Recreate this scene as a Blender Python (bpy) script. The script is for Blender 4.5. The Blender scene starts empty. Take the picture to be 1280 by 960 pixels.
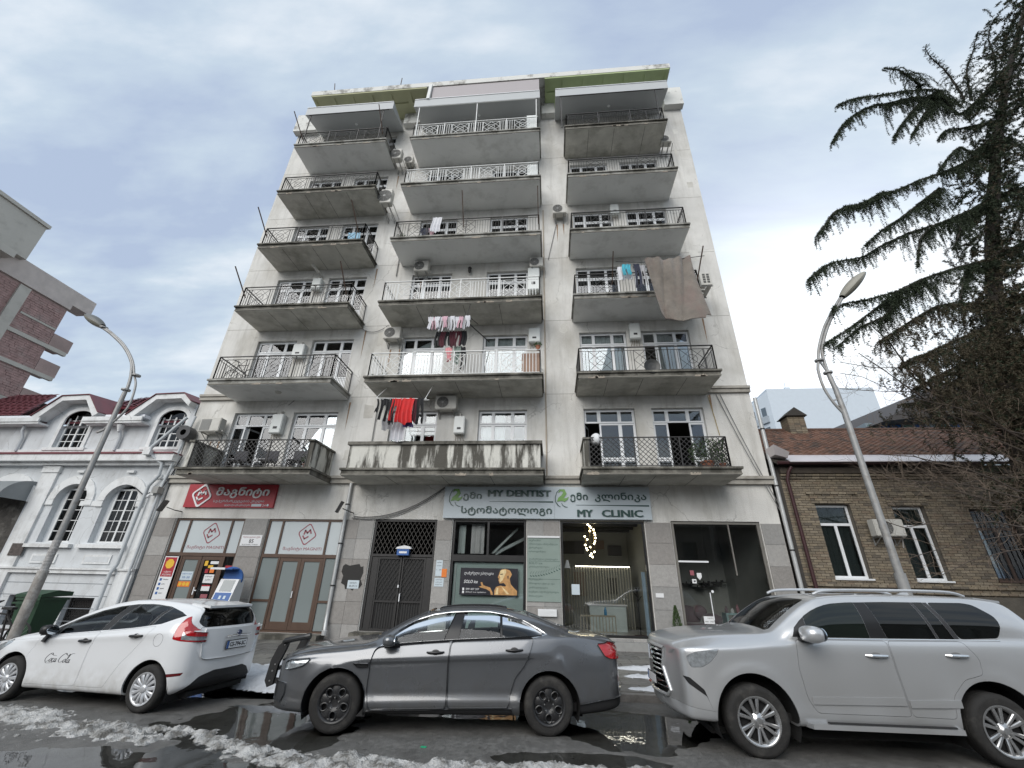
import bpy, bmesh, math, random
import numpy as np
from mathutils import Vector, Matrix, noise
from mathutils.bvhtree import BVHTree
R = math.radians
scene = bpy.context.scene
COL = scene.collection
random.seed(7)

# ------------------------------------------------------------------ camera
cam_d = bpy.data.cameras.new("camera")
cam = bpy.data.objects.new("camera", cam_d)
COL.objects.link(cam)
scene.camera = cam
cam_d.sensor_width = 36.0
cam_d.lens = 529.53 / 1280 * 36.0
cam_d.clip_start = 0.05
cam_d.clip_end = 2000
th, ya, ro = R(25.512), R(5.410), R(1.326)
_h = Vector((-math.sin(ya), math.cos(ya), 0)); _r = Vector((math.cos(ya), math.sin(ya), 0)); _z = Vector((0, 0, 1))
_f = _h * math.cos(th) + _z * math.sin(th); _u = -_h * math.sin(th) + _z * math.cos(th)
_r2 = _r * math.cos(ro) + _u * math.sin(ro); _u2 = -_r * math.sin(ro) + _u * math.cos(ro)
cam.matrix_world = Matrix(((_r2.x, _u2.x, -_f.x, 0), (_r2.y, _u2.y, -_f.y, 0), (_r2.z, _u2.z, -_f.z, 1.8), (0, 0, 0, 1)))

# ------------------------------------------------------------------ sky, fill light, exposure
LIGHT_EL, LIGHT_AZ = R(34), R(200)          # azimuth clockwise from +Y
world = bpy.data.worlds.new("World"); scene.world = world; world.use_nodes = True
wn = world.node_tree.nodes; wl = world.node_tree.links
for n in list(wn): wn.remove(n)
def W(t, **k):
 n = wn.new(t)
 for a, b in k.items(): setattr(n, a, b)
 return n
wout = W('ShaderNodeOutputWorld'); bg = W('ShaderNodeBackground')
sky = W('ShaderNodeTexSky', sky_type='NISHITA'); sky.sun_disc = False
sky.sun_elevation = LIGHT_EL; sky.sun_rotation = LIGHT_AZ; sky.air_density = 1.6; sky.dust_density = 3.0
tc = W('ShaderNodeTexCoord'); sep = W('ShaderNodeSeparateXYZ')
wl.new(tc.outputs['Generated'], sep.inputs[0])
def math_n(op, a, b=None, c=None, clamp=False):
 n = W('ShaderNodeMath', operation=op); n.use_clamp = clamp
 for i, v in enumerate((a, b, c)):
  if v is None: continue
  if isinstance(v, (int, float)): n.inputs[i].default_value = v
  else: wl.new(v, n.inputs[i])
 return n.outputs[0]
zc = math_n('MAXIMUM', sep.outputs[2], 0.0)
den = math_n('ADD', zc, 0.22)                       # cloud deck seen in perspective
px = math_n('DIVIDE', sep.outputs[0], den); py = math_n('DIVIDE', sep.outputs[1], den)
cmb = W('ShaderNodeCombineXYZ'); wl.new(px, cmb.inputs[0]); wl.new(py, cmb.inputs[1])
mp = W('ShaderNodeMapping'); mp.inputs['Rotation'].default_value = (0, 0, R(-28)); mp.inputs['Scale'].default_value = (0.75, 1.9, 1); mp.inputs['Location'].default_value = (3.1, 0.6, 0)
wl.new(cmb.outputs[0], mp.inputs[0])
n1 = W('ShaderNodeTexNoise'); n1.inputs['Scale'].default_value = 1.35; n1.inputs['Detail'].default_value = 7; n1.inputs['Roughness'].default_value = .52; n1.inputs['Distortion'].default_value = .45
wl.new(mp.outputs[0], n1.inputs[0])
n2 = W('ShaderNodeTexNoise'); n2.inputs['Scale'].default_value = 3.8; n2.inputs['Detail'].default_value = 8; n2.inputs['Roughness'].default_value = .55
wl.new(mp.outputs[0], n2.inputs[0])
dens = math_n('ADD', math_n('MULTIPLY', n1.outputs[0], .68), math_n('MULTIPLY', n2.outputs[0], .32))
cr = W('ShaderNodeValToRGB')
e = cr.color_ramp; e.elements[0].position = .41; e.elements[0].color = (3.5, 4.2, 5.5, 1)
e.elements[1].position = .60; e.elements[1].color = (6.7, 7.1, 7.5, 1)
m_ = e.elements.new(.50); m_.color = (4.55, 5.35, 6.2, 1)
wl.new(dens, cr.inputs[0])
# the thin bright place where the sun stands behind the cloud
gd = W('ShaderNodeVectorMath', operation='DOT_PRODUCT')
wl.new(tc.outputs['Generated'], gd.inputs[0])
gv = Vector((0.50, 0.76, 0.415)).normalized(); gd.inputs[1].default_value = gv
g1 = math_n('POWER', math_n('MAXIMUM', gd.outputs['Value'], 0.0), 27.0)
g1b = math_n('MULTIPLY', g1, math_n('MULTIPLY_ADD', dens, -3.2, 2.45, clamp=False))
g1c = math_n('MAXIMUM', g1b, 0.0)
gl = W('ShaderNodeMix', data_type='RGBA', blend_type='ADD'); gl.clamp_factor = False
wl.new(g1c, gl.inputs[0]); wl.new(cr.outputs[0], gl.inputs[6]); gl.inputs[7].default_value = (6.6, 6.3, 5.8, 1)
mx = W('ShaderNodeMix', data_type='RGBA'); mx.inputs[0].default_value = .88
wl.new(sky.outputs[0], mx.inputs[6]); wl.new(gl.outputs[2], mx.inputs[7])
wl.new(mx.outputs[2], bg.inputs[0]); bg.inputs[1].default_value = 0.093
wl.new(bg.outputs[0], wout.inputs[0])
fill_d = bpy.data.lights.new("sun", 'SUN'); fill_d.energy = 1.5; fill_d.angle = R(50); fill_d.color = (1, .97, .93)  # fill added behind the viewer to brighten the facade, opposite the bright cloud
sun = bpy.data.objects.new("sun", fill_d); COL.objects.link(sun)
sd = Vector((math.sin(LIGHT_AZ) * math.cos(LIGHT_EL), math.cos(LIGHT_AZ) * math.cos(LIGHT_EL), math.sin(LIGHT_EL)))
sun.rotation_euler = sd.to_track_quat('Z', 'Y').to_euler(); sun.location = sd * 60
scene.view_settings.view_transform = 'Standard'; scene.view_settings.look = 'None'
scene.view_settings.exposure = 0.6; scene.view_settings.gamma = 1.0
scene.cycles.max_bounces = 7; scene.cycles.transparent_max_bounces = 12
scene.cycles.caustics_reflective = False; scene.cycles.caustics_refractive = False
scene.cycles.use_denoising = True

# ------------------------------------------------------------------ materials
MATS = {}
def mat(name, col=(.5, .5, .5), rough=.6, metal=0.0, var=.12, vs=2.0, bump=0.0, bs=30.0, spec=.5, coat=0.0,
  dirt=None, ds=1.0, dmix=.6, dz=1.0, trans=0.0, emit=None, es=1.0, alpha=1.0, dthr=(.5, .68), sheen=0.0, rvar=0.1, dlow=None, streak=None, ddet=7):
 """colour with two octaves of mottling, fine bump, and optional second 'dirt' colour in patches (dz < 1 stretches them down)"""
 if name in MATS: return MATS[name]
 m = bpy.data.materials.new(name); m.use_nodes = True; MATS[name] = m
 nt = m.node_tree; N = nt.nodes; L = nt.links; b = N['Principled BSDF']
 geo = N.new('ShaderNodeNewGeometry')
 mpn = N.new('ShaderNodeMapping'); L.new(geo.outputs['Position'], mpn.inputs[0])
 nz = N.new('ShaderNodeTexNoise'); nz.inputs['Scale'].default_value = vs; nz.inputs['Detail'].default_value = 6; nz.inputs['Roughness'].default_value = .6
 L.new(mpn.outputs[0], nz.inputs[0])
 hs = N.new('ShaderNodeMapRange'); hs.inputs[1].default_value = .25; hs.inputs[2].default_value = .75
 hs.inputs[3].default_value = 1 - var; hs.inputs[4].default_value = 1 + var
 L.new(nz.outputs[0], hs.inputs[0])
 mu = N.new('ShaderNodeVectorMath'); mu.operation = 'SCALE'; mu.inputs[0].default_value = col
 L.new(hs.outputs[0], mu.inputs['Scale'])
 out = mu.outputs[0]
 if dirt:
  mp2 = N.new('ShaderNodeMapping'); mp2.inputs['Scale'].default_value = (1, 1, dz); L.new(geo.outputs['Position'], mp2.inputs[0])
  dn = N.new('ShaderNodeTexNoise'); dn.inputs['Scale'].default_value = ds; dn.inputs['Detail'].default_value = ddet; dn.inputs['Roughness'].default_value = .65
  L.new(mp2.outputs[0], dn.inputs[0])
  dr = N.new('ShaderNodeMapRange'); dr.inputs[1].default_value = dthr[0]; dr.inputs[2].default_value = dthr[1]
  dr.inputs[3].default_value = 0; dr.inputs[4].default_value = dmix
  L.new(dn.outputs[0], dr.inputs[0])
  if dlow:
   sp = N.new('ShaderNodeSeparateXYZ'); L.new(geo.outputs['Position'], sp.inputs[0]); zr = N.new('ShaderNodeMapRange'); zr.inputs[1].default_value = dlow[0]; zr.inputs[2].default_value = dlow[1]; zr.inputs[3].default_value = 1; zr.inputs[4].default_value = dlow[2]
   L.new(sp.outputs[2], zr.inputs[0]); ml = N.new('ShaderNodeMath'); ml.operation = 'MULTIPLY'; L.new(dr.outputs[0], ml.inputs[0]); L.new(zr.outputs[0], ml.inputs[1]); dr = ml
  mc = N.new('ShaderNodeMix'); mc.data_type = 'RGBA'; L.new(dr.outputs[0], mc.inputs[0]); L.new(out, mc.inputs[6]); mc.inputs[7].default_value = (*dirt, 1)
  out = mc.outputs[2]
 if streak:      # run-off marks, long and narrow
  mp3 = N.new('ShaderNodeMapping'); mp3.inputs['Scale'].default_value = (streak[1], streak[1], streak[1] * .09); L.new(geo.outputs['Position'], mp3.inputs[0])
  sn = N.new('ShaderNodeTexNoise'); sn.inputs['Scale'].default_value = 1; sn.inputs['Detail'].default_value = 6; sn.inputs['Roughness'].default_value = .7; L.new(mp3.outputs[0], sn.inputs[0])
  sr = N.new('ShaderNodeMapRange'); sr.inputs[1].default_value = .50; sr.inputs[2].default_value = .68; sr.inputs[3].default_value = 0; sr.inputs[4].default_value = streak[2]; L.new(sn.outputs[0], sr.inputs[0])
  ms = N.new('ShaderNodeMix'); ms.data_type = 'RGBA'; L.new(sr.outputs[0], ms.inputs[0]); L.new(out, ms.inputs[6]); ms.inputs[7].default_value = (*streak[0], 1); out = ms.outputs[2]
  wn2 = N.new('ShaderNodeTexNoise'); wn2.inputs['Scale'].default_value = 1.3; wn2.inputs['Detail'].default_value = 5; L.new(geo.outputs['Position'], wn2.inputs[0]); ad = N.new('ShaderNodeVectorMath'); ad.operation = 'MULTIPLY_ADD'; L.new(wn2.outputs['Color'], ad.inputs[0]); ad.inputs[1].default_value = (.9, .9, .9); L.new(geo.outputs['Position'], ad.inputs[2])
  vo = N.new('ShaderNodeTexVoronoi'); vo.feature = 'DISTANCE_TO_EDGE'; vo.inputs['Scale'].default_value = .55; L.new(ad.outputs[0], vo.inputs['Vector'])
  cv = N.new('ShaderNodeMapRange'); cv.inputs[1].default_value = .003; cv.inputs[2].default_value = .010; cv.inputs[3].default_value = .33; cv.inputs[4].default_value = 0; L.new(vo.outputs['Distance'], cv.inputs[0])
  cm = N.new('ShaderNodeMapRange'); cm.inputs[1].default_value = .48; cm.inputs[2].default_value = .56; L.new(nz.outputs[0], cm.inputs[0]); c2 = N.new('ShaderNodeMath'); c2.operation = 'MULTIPLY'; L.new(cv.outputs[0], c2.inputs[0]); L.new(cm.outputs[0], c2.inputs[1])
  mk = N.new('ShaderNodeMix'); mk.data_type = 'RGBA'; L.new(c2.outputs[0], mk.inputs[0]); L.new(out, mk.inputs[6]); mk.inputs[7].default_value = (.13, .12, .10, 1); out = mk.outputs[2]
 L.new(out, b.inputs['Base Color'])
 rr = N.new('ShaderNodeMapRange'); rr.inputs[1].default_value = .3; rr.inputs[2].default_value = .7
 rr.inputs[3].default_value = max(0.0, rough * (1 - rvar)); rr.inputs[4].default_value = min(1.0, rough * (1 + rvar))
 L.new(nz.outputs[0], rr.inputs[0]); L.new(rr.outputs[0], b.inputs['Roughness'])
 b.inputs['Metallic'].default_value = metal; b.inputs['Specular IOR Level'].default_value = spec
 b.inputs['Coat Weight'].default_value = coat; b.inputs['Coat Roughness'].default_value = .04
 if sheen: b.inputs['Sheen Weight'].default_value = sheen
 if alpha < 1: b.inputs['Alpha'].default_value = alpha
 if emit: b.inputs['Emission Color'].default_value = (*emit, 1); b.inputs['Emission Strength'].default_value = es
 if bump:
  bn = N.new('ShaderNodeTexNoise'); bn.inputs['Scale'].default_value = bs; bn.inputs['Detail'].default_value = 5; L.new(geo.outputs['Position'], bn.inputs[0])
  bp = N.new('ShaderNodeBump'); bp.inputs['Strength'].default_value = min(1, bump); bp.inputs['Distance'].default_value = .02 * max(1, bump)
  L.new(bn.outputs[0], bp.inputs['Height']); L.new(bp.outputs[0], b.inputs['Normal'])
 return m
def glass(name, tint=(.8, .85, .85), refl=1.45, rough=0.0, base=None, body=0.0):
 """thin pane: fresnel mix of clear and mirror, 'body' adds some tinted surface"""
 if name in MATS: return MATS[name]
 m = bpy.data.materials.new(name); m.use_nodes = True; MATS[name] = m
 nt = m.node_tree; N = nt.nodes; L = nt.links
 for n in list(N): N.remove(n)
 o = N.new('ShaderNodeOutputMaterial'); t = N.new('ShaderNodeBsdfTransparent'); t.inputs[0].default_value = (*tint, 1)
 g = N.new('ShaderNodeBsdfGlossy'); g.inputs['Roughness'].default_value = rough; g.inputs[0].default_value = (.95, .97, 1, 1)
 f = N.new('ShaderNodeFresnel'); f.inputs[0].default_value = refl
 mx = N.new('ShaderNodeMixShader'); src = t.outputs[0]
 if body:
  d = N.new('ShaderNodeBsdfDiffuse'); d.inputs[0].default_value = (*(base or (.05, .06, .06)), 1)
  m2 = N.new('ShaderNodeMixShader'); m2.inputs[0].default_value = body; L.new(t.outputs[0], m2.inputs[1]); L.new(d.outputs[0], m2.inputs[2]); src = m2.outputs[0]
 L.new(f.outputs[0], mx.inputs[0]); L.new(src, mx.inputs[1]); L.new(g.outputs[0], mx.inputs[2]); L.new(mx.outputs[0], o.inputs[0])
 return m

# ------------------------------------------------------------------ mesh helpers
def tag(o, label=None, cat=None, group=None, kind=None):
 if label: o['label'] = label
 if cat: o['category'] = cat
 if group: o['group'] = group
 if kind: o['kind'] = kind
 return o
ORG = {}
def empty(name, loc, label=None, cat=None, group=None):
 o = bpy.data.objects.new(name, None); COL.objects.link(o); o.location = loc; o.empty_display_size = .2
 ORG[o.name] = Vector(loc); tag(o, label, cat, group)
 return o
def org(parent):
 while parent.parent: parent = parent.parent
 return ORG.get(parent.name, parent.location)
class MB:
 def __init__(s): s.v = []; s.f = []; s.m = []; s.mi = 0; s.mats = []
 def use(s, m):
  if m not in s.mats: s.mats.append(m)
  s.mi = s.mats.index(m); return s
 def add(s, vs, fs):
  n = len(s.v); s.v += [tuple(v) for v in vs]; s.f += [tuple(i + n for i in f) for f in fs]; s.m += [s.mi] * len(fs); return s
 def box(s, x0, x1, y0, y1, z0, z1):
  if x0 > x1: x0, x1 = x1, x0
  if y0 > y1: y0, y1 = y1, y0
  if z0 > z1: z0, z1 = z1, z0
  v = [(x0, y0, z0), (x1, y0, z0), (x1, y1, z0), (x0, y1, z0), (x0, y0, z1), (x1, y0, z1), (x1, y1, z1), (x0, y1, z1)]
  return s.add(v, [(0, 3, 2, 1), (4, 5, 6, 7), (0, 1, 5, 4), (1, 2, 6, 5), (2, 3, 7, 6), (3, 0, 4, 7)])
 def bar(s, a, b, w=.02, h=None, up=(0, 0, 1)):
  """box section beam from a to b"""
  a = Vector(a); b = Vector(b); d = (b - a); 
  if d.length < 1e-6: return s
  d.normalize(); u = Vector(up)
  if abs(d.dot(u)) > .98: u = Vector((0, 1, 0))
  r = d.cross(u).normalized(); u = r.cross(d); h = w if h is None else h
  r = r * w / 2; u = u * h / 2
  v = [a - r - u, a + r - u, a + r + u, a - r + u, b - r - u, b + r - u, b + r + u, b - r + u]
  return s.add(v, [(0, 1, 2, 3), (7, 6, 5, 4), (0, 4, 5, 1), (1, 5, 6, 2), (2, 6, 7, 3), (3, 7, 4, 0)])
 def tube(s, pts, r=.02, n=8, caps=True):
  pts = [Vector(p) for p in pts]; rs = r if isinstance(r, (list, tuple)) else [r] * len(pts)
  rings = []; prev = None
  for i, p in enumerate(pts):
   d = (pts[min(i + 1, len(pts) - 1)] - pts[max(i - 1, 0)])
   if d.length < 1e-9: d = Vector((0, 0, 1))
   d.normalize()
   if prev is None:
    u = Vector((0, 0, 1)) if abs(d.z) < .9 else Vector((1, 0, 0))
    x = d.cross(u).normalized()
   else:
    x = (prev - d * prev.dot(d))
    x = x.normalized() if x.length > 1e-6 else d.orthogonal().normalized()
   prev = x; y = d.cross(x)
   rings.append([p + (x * math.cos(2 * math.pi * k / n) + y * math.sin(2 * math.pi * k / n)) * rs[i] for k in range(n)])
  v = [q for ring in rings for q in ring]; f = []
  for i in range(len(pts) - 1):
   for k in range(n):
    k2 = (k + 1) % n; f.append((i * n + k, i * n + k2, (i + 1) * n + k2, (i + 1) * n + k))
  if caps: f.append(tuple(range(n - 1, -1, -1))); f.append(tuple((len(pts) - 1) * n + k for k in range(n)))
  return s.add(v, f)
 def lathe(s, prof, axis='z', c=(0, 0, 0), n=24, close=False):
  """prof: list of (radius, height)"""
  c = Vector(c); v = []; f = []; m = len(prof)
  for k in range(n):
   a = 2 * math.pi * k / n; ca, sa = math.cos(a), math.sin(a)
   for r, h in prof:
    q = (r * ca, r * sa, h) if axis == 'z' else ((r * ca, h, r * sa) if axis == 'y' else (h, r * ca, r * sa))
    v.append(c + Vector(q))
  for k in range(n):
   k2 = (k + 1) % n
   for i in range(m - 1 if not close else m):
    i2 = (i + 1) % m; f.append((k * m + i, k2 * m + i, k2 * m + i2, k * m + i2))
  return s.add(v, f)
 def poly(s, pts, d=(0, .02, 0)):
  """extrude a planar polygon (list of 3d points) by vector d"""
  n = len(pts); d = Vector(d); v = [Vector(p) for p in pts] + [Vector(p) + d for p in pts]
  f = [tuple(range(n)), tuple(range(2 * n - 1, n - 1, -1))] + [(i, i + n, (i + 1) % n + n, (i + 1) % n) for i in range(n)]
  return s.add(v, f)
 def fpoly(s, pts, y, t=.02):
  """polygon given in facade coordinates (x, z), front at y, thickness t"""
  return s.poly([(a, y, b) for a, b in pts], (0, t, 0))
 def build(s, name, material=None, parent=None, origin=None, smooth=False, ang=35, label=None, cat=None, group=None, kind=None, fix=True, recalc=True):
  me = bpy.data.meshes.new(name)
  if parent is not None: o0 = org(parent)
  elif origin is not None: o0 = Vector(origin)
  else:
   a = np.array(s.v); o0 = Vector(((a[:, 0].min() + a[:, 0].max()) / 2, (a[:, 1].min() + a[:, 1].max()) / 2, a[:, 2].min()))
  me.from_pydata([(v[0] - o0[0], v[1] - o0[1], v[2] - o0[2]) for v in s.v], [], s.f)
  for m in (s.mats if s.mats else [material]):
   me.materials.append(m)
  if s.mats:
   me.polygons.foreach_set('material_index', s.m)
  me.update()
  if recalc:
   bm = bmesh.new(); bm.from_mesh(me); bmesh.ops.recalc_face_normals(bm, faces=bm.faces); bm.to_mesh(me); bm.free()
  if smooth:
   me.polygons.foreach_set('use_smooth', [True] * len(me.polygons)); me.set_sharp_from_angle(angle=R(ang))
  o = bpy.data.objects.new(name, me); COL.objects.link(o)
  if parent is not None: o.parent = parent
  else: o.location = o0; ORG[o.name] = o0
  return tag(o, label, cat, group, kind)
def box(name, m, x0, x1, y0, y1, z0, z1, parent=None, **k):
 return MB().box(x0, x1, y0, y1, z0, z1).build(name, m, parent, **k)
def text_mesh(txt, size=1.0, ext=.01, bold=0.0, shear=0.0, sp=1.0):
 """text as a mesh in the facade plane, x right, z up, centred; returns verts, faces, width, height"""
 c = bpy.data.curves.new("lettering", 'FONT'); c.body = txt; c.size = size; c.extrude = ext; c.offset = bold; c.shear = shear; c.space_character = sp
 c.resolution_u = 2
 t = bpy.data.objects.new("lettering", c); COL.objects.link(t)
 dg = bpy.context.evaluated_depsgraph_get(); dg.update()
 me = bpy.data.meshes.new_from_object(t.evaluated_get(dg))
 vs = [tuple(v.co) for v in me.vertices]; fs = [tuple(p.vertices) for p in me.polygons]
 bpy.data.objects.remove(t); bpy.data.curves.remove(c); bpy.data.meshes.remove(me)
 return vs, fs
def text(mb, txt, x0, x1, z0, z1, y, ext=.008, bold=0.0, shear=0.0, fn=None, sp=1.0):
 """fit lettering into the box x0..x1, z0..z1 standing at plane y facing -Y (or mapped by fn)"""
 vs, fs = text_mesh(txt, 1.0, 1.0, bold, shear, sp)
 if not vs: return mb
 a = np.array(vs); lo = a.min(0); hi = a.max(0)
 out = []
 for v in vs:
  X = x0 + (v[0] - lo[0]) / (hi[0] - lo[0]) * (x1 - x0); Z = z0 + (v[1] - lo[1]) / (hi[1] - lo[1]) * (z1 - z0); D = ext if v[2] > 0 else 0.0
  out.append(fn(X, Z, D) if fn else (X, y - D, Z))
 mb.add(out, fs); return mb
# ================================================================== THE APARTMENT BLOCK
F = 15.0                                     # street line of the facades
U = [5.02 + 3.38 * k for k in range(6)]      # undersides of the six balcony rows
ST = .25                                     # slab thickness
plaster = mat('plaster', (.70, .69, .66), .88, var=.12, vs=1.1, bump=.8, bs=38, dirt=(.40, .38, .33), ds=.7, dmix=.6, dz=.55, dthr=(.47, .70), streak=((.30, .285, .25), 2.2, .38))
plaster_w = mat('plaster_white', (.70, .70, .67), .85, var=.07, vs=1.2, bump=.4, bs=40, dirt=(.20, .19, .17), ds=1.6, dmix=.8, dz=.8, dthr=(.52, .64))
plaster_y = mat('plaster_cream', (.66, .62, .50), .85, var=.06, vs=1.0, bump=.3, bs=40)
concrete = mat('concrete', (.56, .55, .50), .9, var=.2, vs=1.6, bump=.8, bs=25, dirt=(.22, .21, .17), ds=1.1, dmix=.65, dthr=(.47, .68))
conc_dark = mat('concrete_weathered', (.20, .19, .165), .9, var=.35, vs=3, bump=1.2, bs=18, dirt=(.04, .038, .03), ds=1.6, dmix=.85, dz=.6, dthr=(.4, .6))
stained = mat('plaster_stained', (.60, .59, .54), .85, var=.1, vs=2, bump=.6, bs=25, dirt=(.055, .05, .04), ds=2.4, dmix=.95, dz=.16, dthr=(.47, .56))
soffit_g = mat('painted_soffit', (.80, .81, .80), .7, var=.05, vs=.8, bump=.2, dirt=(.38, .38, .36), ds=1.2, dmix=.4)
sheet_gray = mat('sheet_gray', (.46, .48, .49), .55, var=.05, vs=.8)
sheet_pink = mat('sheet_dull', (.40, .37, .38), .6, var=.06, vs=.8)
upvc = mat('upvc_white', (.80, .82, .84), .35, var=.03, vs=2)
iron_b = mat('black_iron', (.022, .021, .021), .5, var=.2, vs=8)
iron_w = mat('white_iron', (.72, .73, .72), .5, var=.08, vs=6, dirt=(.3, .2, .13), ds=5, dmix=.4, dthr=(.6, .7))
rust = mat('rusty_steel', (.10, .065, .05), .8, var=.3, vs=6)
granite_m = [mat('granite_%s' % n, c, .55, var=.16, vs=14, bump=.15, bs=120, dirt=d, ds=60, dmix=.45, dthr=(.5, .62)) for n, c, d in
    (('gray', (.30, .295, .285), (.14, .135, .13)), ('light', (.36, .35, .335), (.17, .16, .155)), ('warm', (.28, .265, .25), (.12, .115, .11)))]
pane_m = glass('window_glass', (.88, .92, .93), 1.75)
pane_d = glass('window_glass_dark', (.6, .65, .66), 1.5)
curtain_m = mat('net_curtain', (.70, .71, .70), .9, var=.1, vs=3)
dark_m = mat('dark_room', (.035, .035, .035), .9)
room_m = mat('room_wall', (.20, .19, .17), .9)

apt = empty('apartment_building', (-3.5, F, 0), 'tall cream apartment block with six rows of balconies above the clinic and shops', 'building')
X0, X1, TOP = -14.35, 7.42, 26.95

WINS = []   # (x0, x1, z0, z1, style)
for k in range(6):
 fl = U[k] + ST
 for (a, b) in ((-12.66, -10.86), (-10.15, -8.3)): WINS.append([a, b, fl, fl + 2.63, 'L', k])
 for (a, b) in ((-6.14, -4.28), (-2.68, -.82)): WINS.append([a, b, fl, fl + 2.63, 'M', k])
 for (a, b) in ((1.31, 3.19), (3.8, 5.67)): WINS.append([a, b, fl, fl + 2.63, 'R', k])
SHOPS = [(-13.6, -10.93, .3, 3.8), (-10.04, -7.26, .3, 3.8), (-6.12, -3.9, .42, 3.83), (-3.34, -.82, .5, 3.85), (.32, 3.09, .45, 3.84), (3.95, 6.76, .5, 3.86)]

def wall_grid(mb, x0, x1, z0, z1, y, holes, depth, back=None):
 """front skin with rectangular openings and their reveals"""
 xs = sorted({x0, x1, *[v for h in holes for v in h[:2] if x0 < v < x1]}); zs = sorted({z0, z1, *[v for h in holes for v in h[2:4] if z0 < v < z1]})
 for i in range(len(xs) - 1):
  run = None
  for j in range(len(zs) - 1):
   cx, cz = (xs[i] + xs[i + 1]) / 2, (zs[j] + zs[j + 1]) / 2
   hole = any(h[0] < cx < h[1] and h[2] < cz < h[3] for h in holes)
   if not hole and run is None: run = zs[j]
   if run is not None and (hole or j == len(zs) - 2):
    e = zs[j] if hole else zs[j + 1]
    mb.add([(xs[i], y, run), (xs[i + 1], y, run), (xs[i + 1], y, e), (xs[i], y, e)], [(0, 1, 2, 3)]); run = None
 for h in holes:
  a, b, c, d = h[:4]; e = y + depth
  mb.add([(a, y, c), (a, e, c), (a, e, d), (a, y, d)], [(0, 1, 2, 3)]); mb.add([(b, y, c), (b, y, d), (b, e, d), (b, e, c)], [(0, 1, 2, 3)])
  mb.add([(a, y, c), (b, y, c), (b, e, c), (a, e, c)], [(0, 1, 2, 3)]); mb.add([(a, y, d), (a, e, d), (b, e, d), (b, y, d)], [(0, 1, 2, 3)])
mb = MB()
wall_grid(mb, X0, X1, 0, TOP, F, [w[:4] for w in WINS] + SHOPS, .22)
mb.build('facade_wall', plaster, apt, recalc=False)
# side and back walls, inner floors
mb = MB(); D = F + 13
mb.box(X0, X0 + .2, F + .003, D, 0, TOP - .003).box(X1 - .2, X1, F + .003, D, 0, TOP - .003).box(X0, X1, D, D + .2, 0, TOP)
mb.build('side_walls', plaster, apt)
mb = MB()
for k in range(6): mb.box(X0 + .21, X1 - .21, F + .23, D - .01, U[k] - .02, U[k] + ST - .02)
mb.box(X0 + .21, X1 - .21, F + .23, D - .01, TOP - .3, TOP - .01)
mb.build('floor_slabs', room_m, apt)
mb = MB()
for x in (-14.1, -10.48, -7.3, -3.5, .25, 3.5, 7.2): mb.box(x - .06, x + .06, F + .24, D - .02, U[0] + ST, TOP - .35)
mb.build('inner_walls', room_m, apt)
box('roof_slab', concrete, X0, X1, F - .02, D + .2, TOP + .003, TOP + .2, apt)

# mouldings on the piers
mould_m = mat('moulding', (.40, .38, .34), .85, var=.2, vs=3, bump=.4, dirt=(.1, .09, .075), ds=1.5, dmix=.7)
for (a, b) in ((X0 - .02, -12.86), (-8.02, -7.0), (-.18, 1.04), (5.9, X1 + .06)):
 MB().box(a, b, F - .12, F - .002, 5.06, 5.22).box(a, b, F - .18, F - .002, 5.222, 5.32).build('string_course', mould_m, apt)
for (a, b) in ((X0 - .02, -12.87), (5.9, X1 + .02)):
 MB().box(a, b, F - .1, F - .002, 8.46, 8.6).box(a, b, F - .15, F - .002, 8.602, 8.7).build('string_course', mould_m, apt)


# dark strips for floor joints, mended places and rust runs on the piers
rp = random.Random(31); jm = mat('joint_dark', (.27, .26, .23), .9, var=.3, vs=4); pat = [mat('mended_%d' % i, c, .9, var=.1, vs=3, bump=.6, bs=35, dirt=(.35, .33, .29), ds=2, dmix=.4) for i, c in enumerate(((.60, .585, .54), (.70, .69, .65), (.56, .545, .51)))]; rs_ = mat('rust_run', (.30, .20, .13), .9, var=.3, vs=9)
PIERS = ((X0 + .03, -12.9), (-7.9, -6.8), (-.15, 1.0), (5.95, X1 - .04))
for k in range(1, 8):
 for a, b in PIERS:
  if k > 1 or a > -12: box('floor_joint', jm, a, b, F - .003, F - .0005, U[0] + 3.38 * k + .12, U[0] + 3.38 * k + .135, apt)
for i in range(16):
 a, b = PIERS[rp.randrange(4)]; w = rp.uniform(.15, .55); h = rp.uniform(.2, .9); x = rp.uniform(a + w / 2, max(a + w / 2 + .01, b - w / 2)); z = rp.uniform(5.7, 24.5); n = 11
 P = [(x + w / 2 * max(-.75, min(.75, math.cos(t) * 1.1)) * rp.uniform(.8, 1.2), z + h / 2 * max(-.75, min(.75, math.sin(t) * 1.1)) * rp.uniform(.85, 1.15)) for t in [2 * math.pi * q / n for q in range(n)]]
 MB().fpoly(P[::-1], F - .0045 - .00002 * i, .004).build('mended_patch', rp.choice(pat), apt)
for i, (x, z, l) in enumerate(((-6.6, 10.7, .9), (-6.2, 10.7, .5), (.55, 17.35, 1.1), (.85, 17.35, .7), (-13.3, 6.7, .6), (-12.95, 6.7, .8), (6.3, 11.8, 1.2), (-7.75, 21.4, 1.0), (-5.7, 14.2, .4), (5.98, 8.4, .9), (-7.9, 8.3, 1.2), (-7.85, 11.7, 1.4), (-7.9, 15.1, 1.1))):
 MB().fpoly([(x - .03, z), (x + .04, z), (x + .025, z - l * .6), (x + .005, z - l), (x - .015, z - l * .5)][::-1], F - .006, .003).build('rust_run', rs_, apt)

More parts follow.
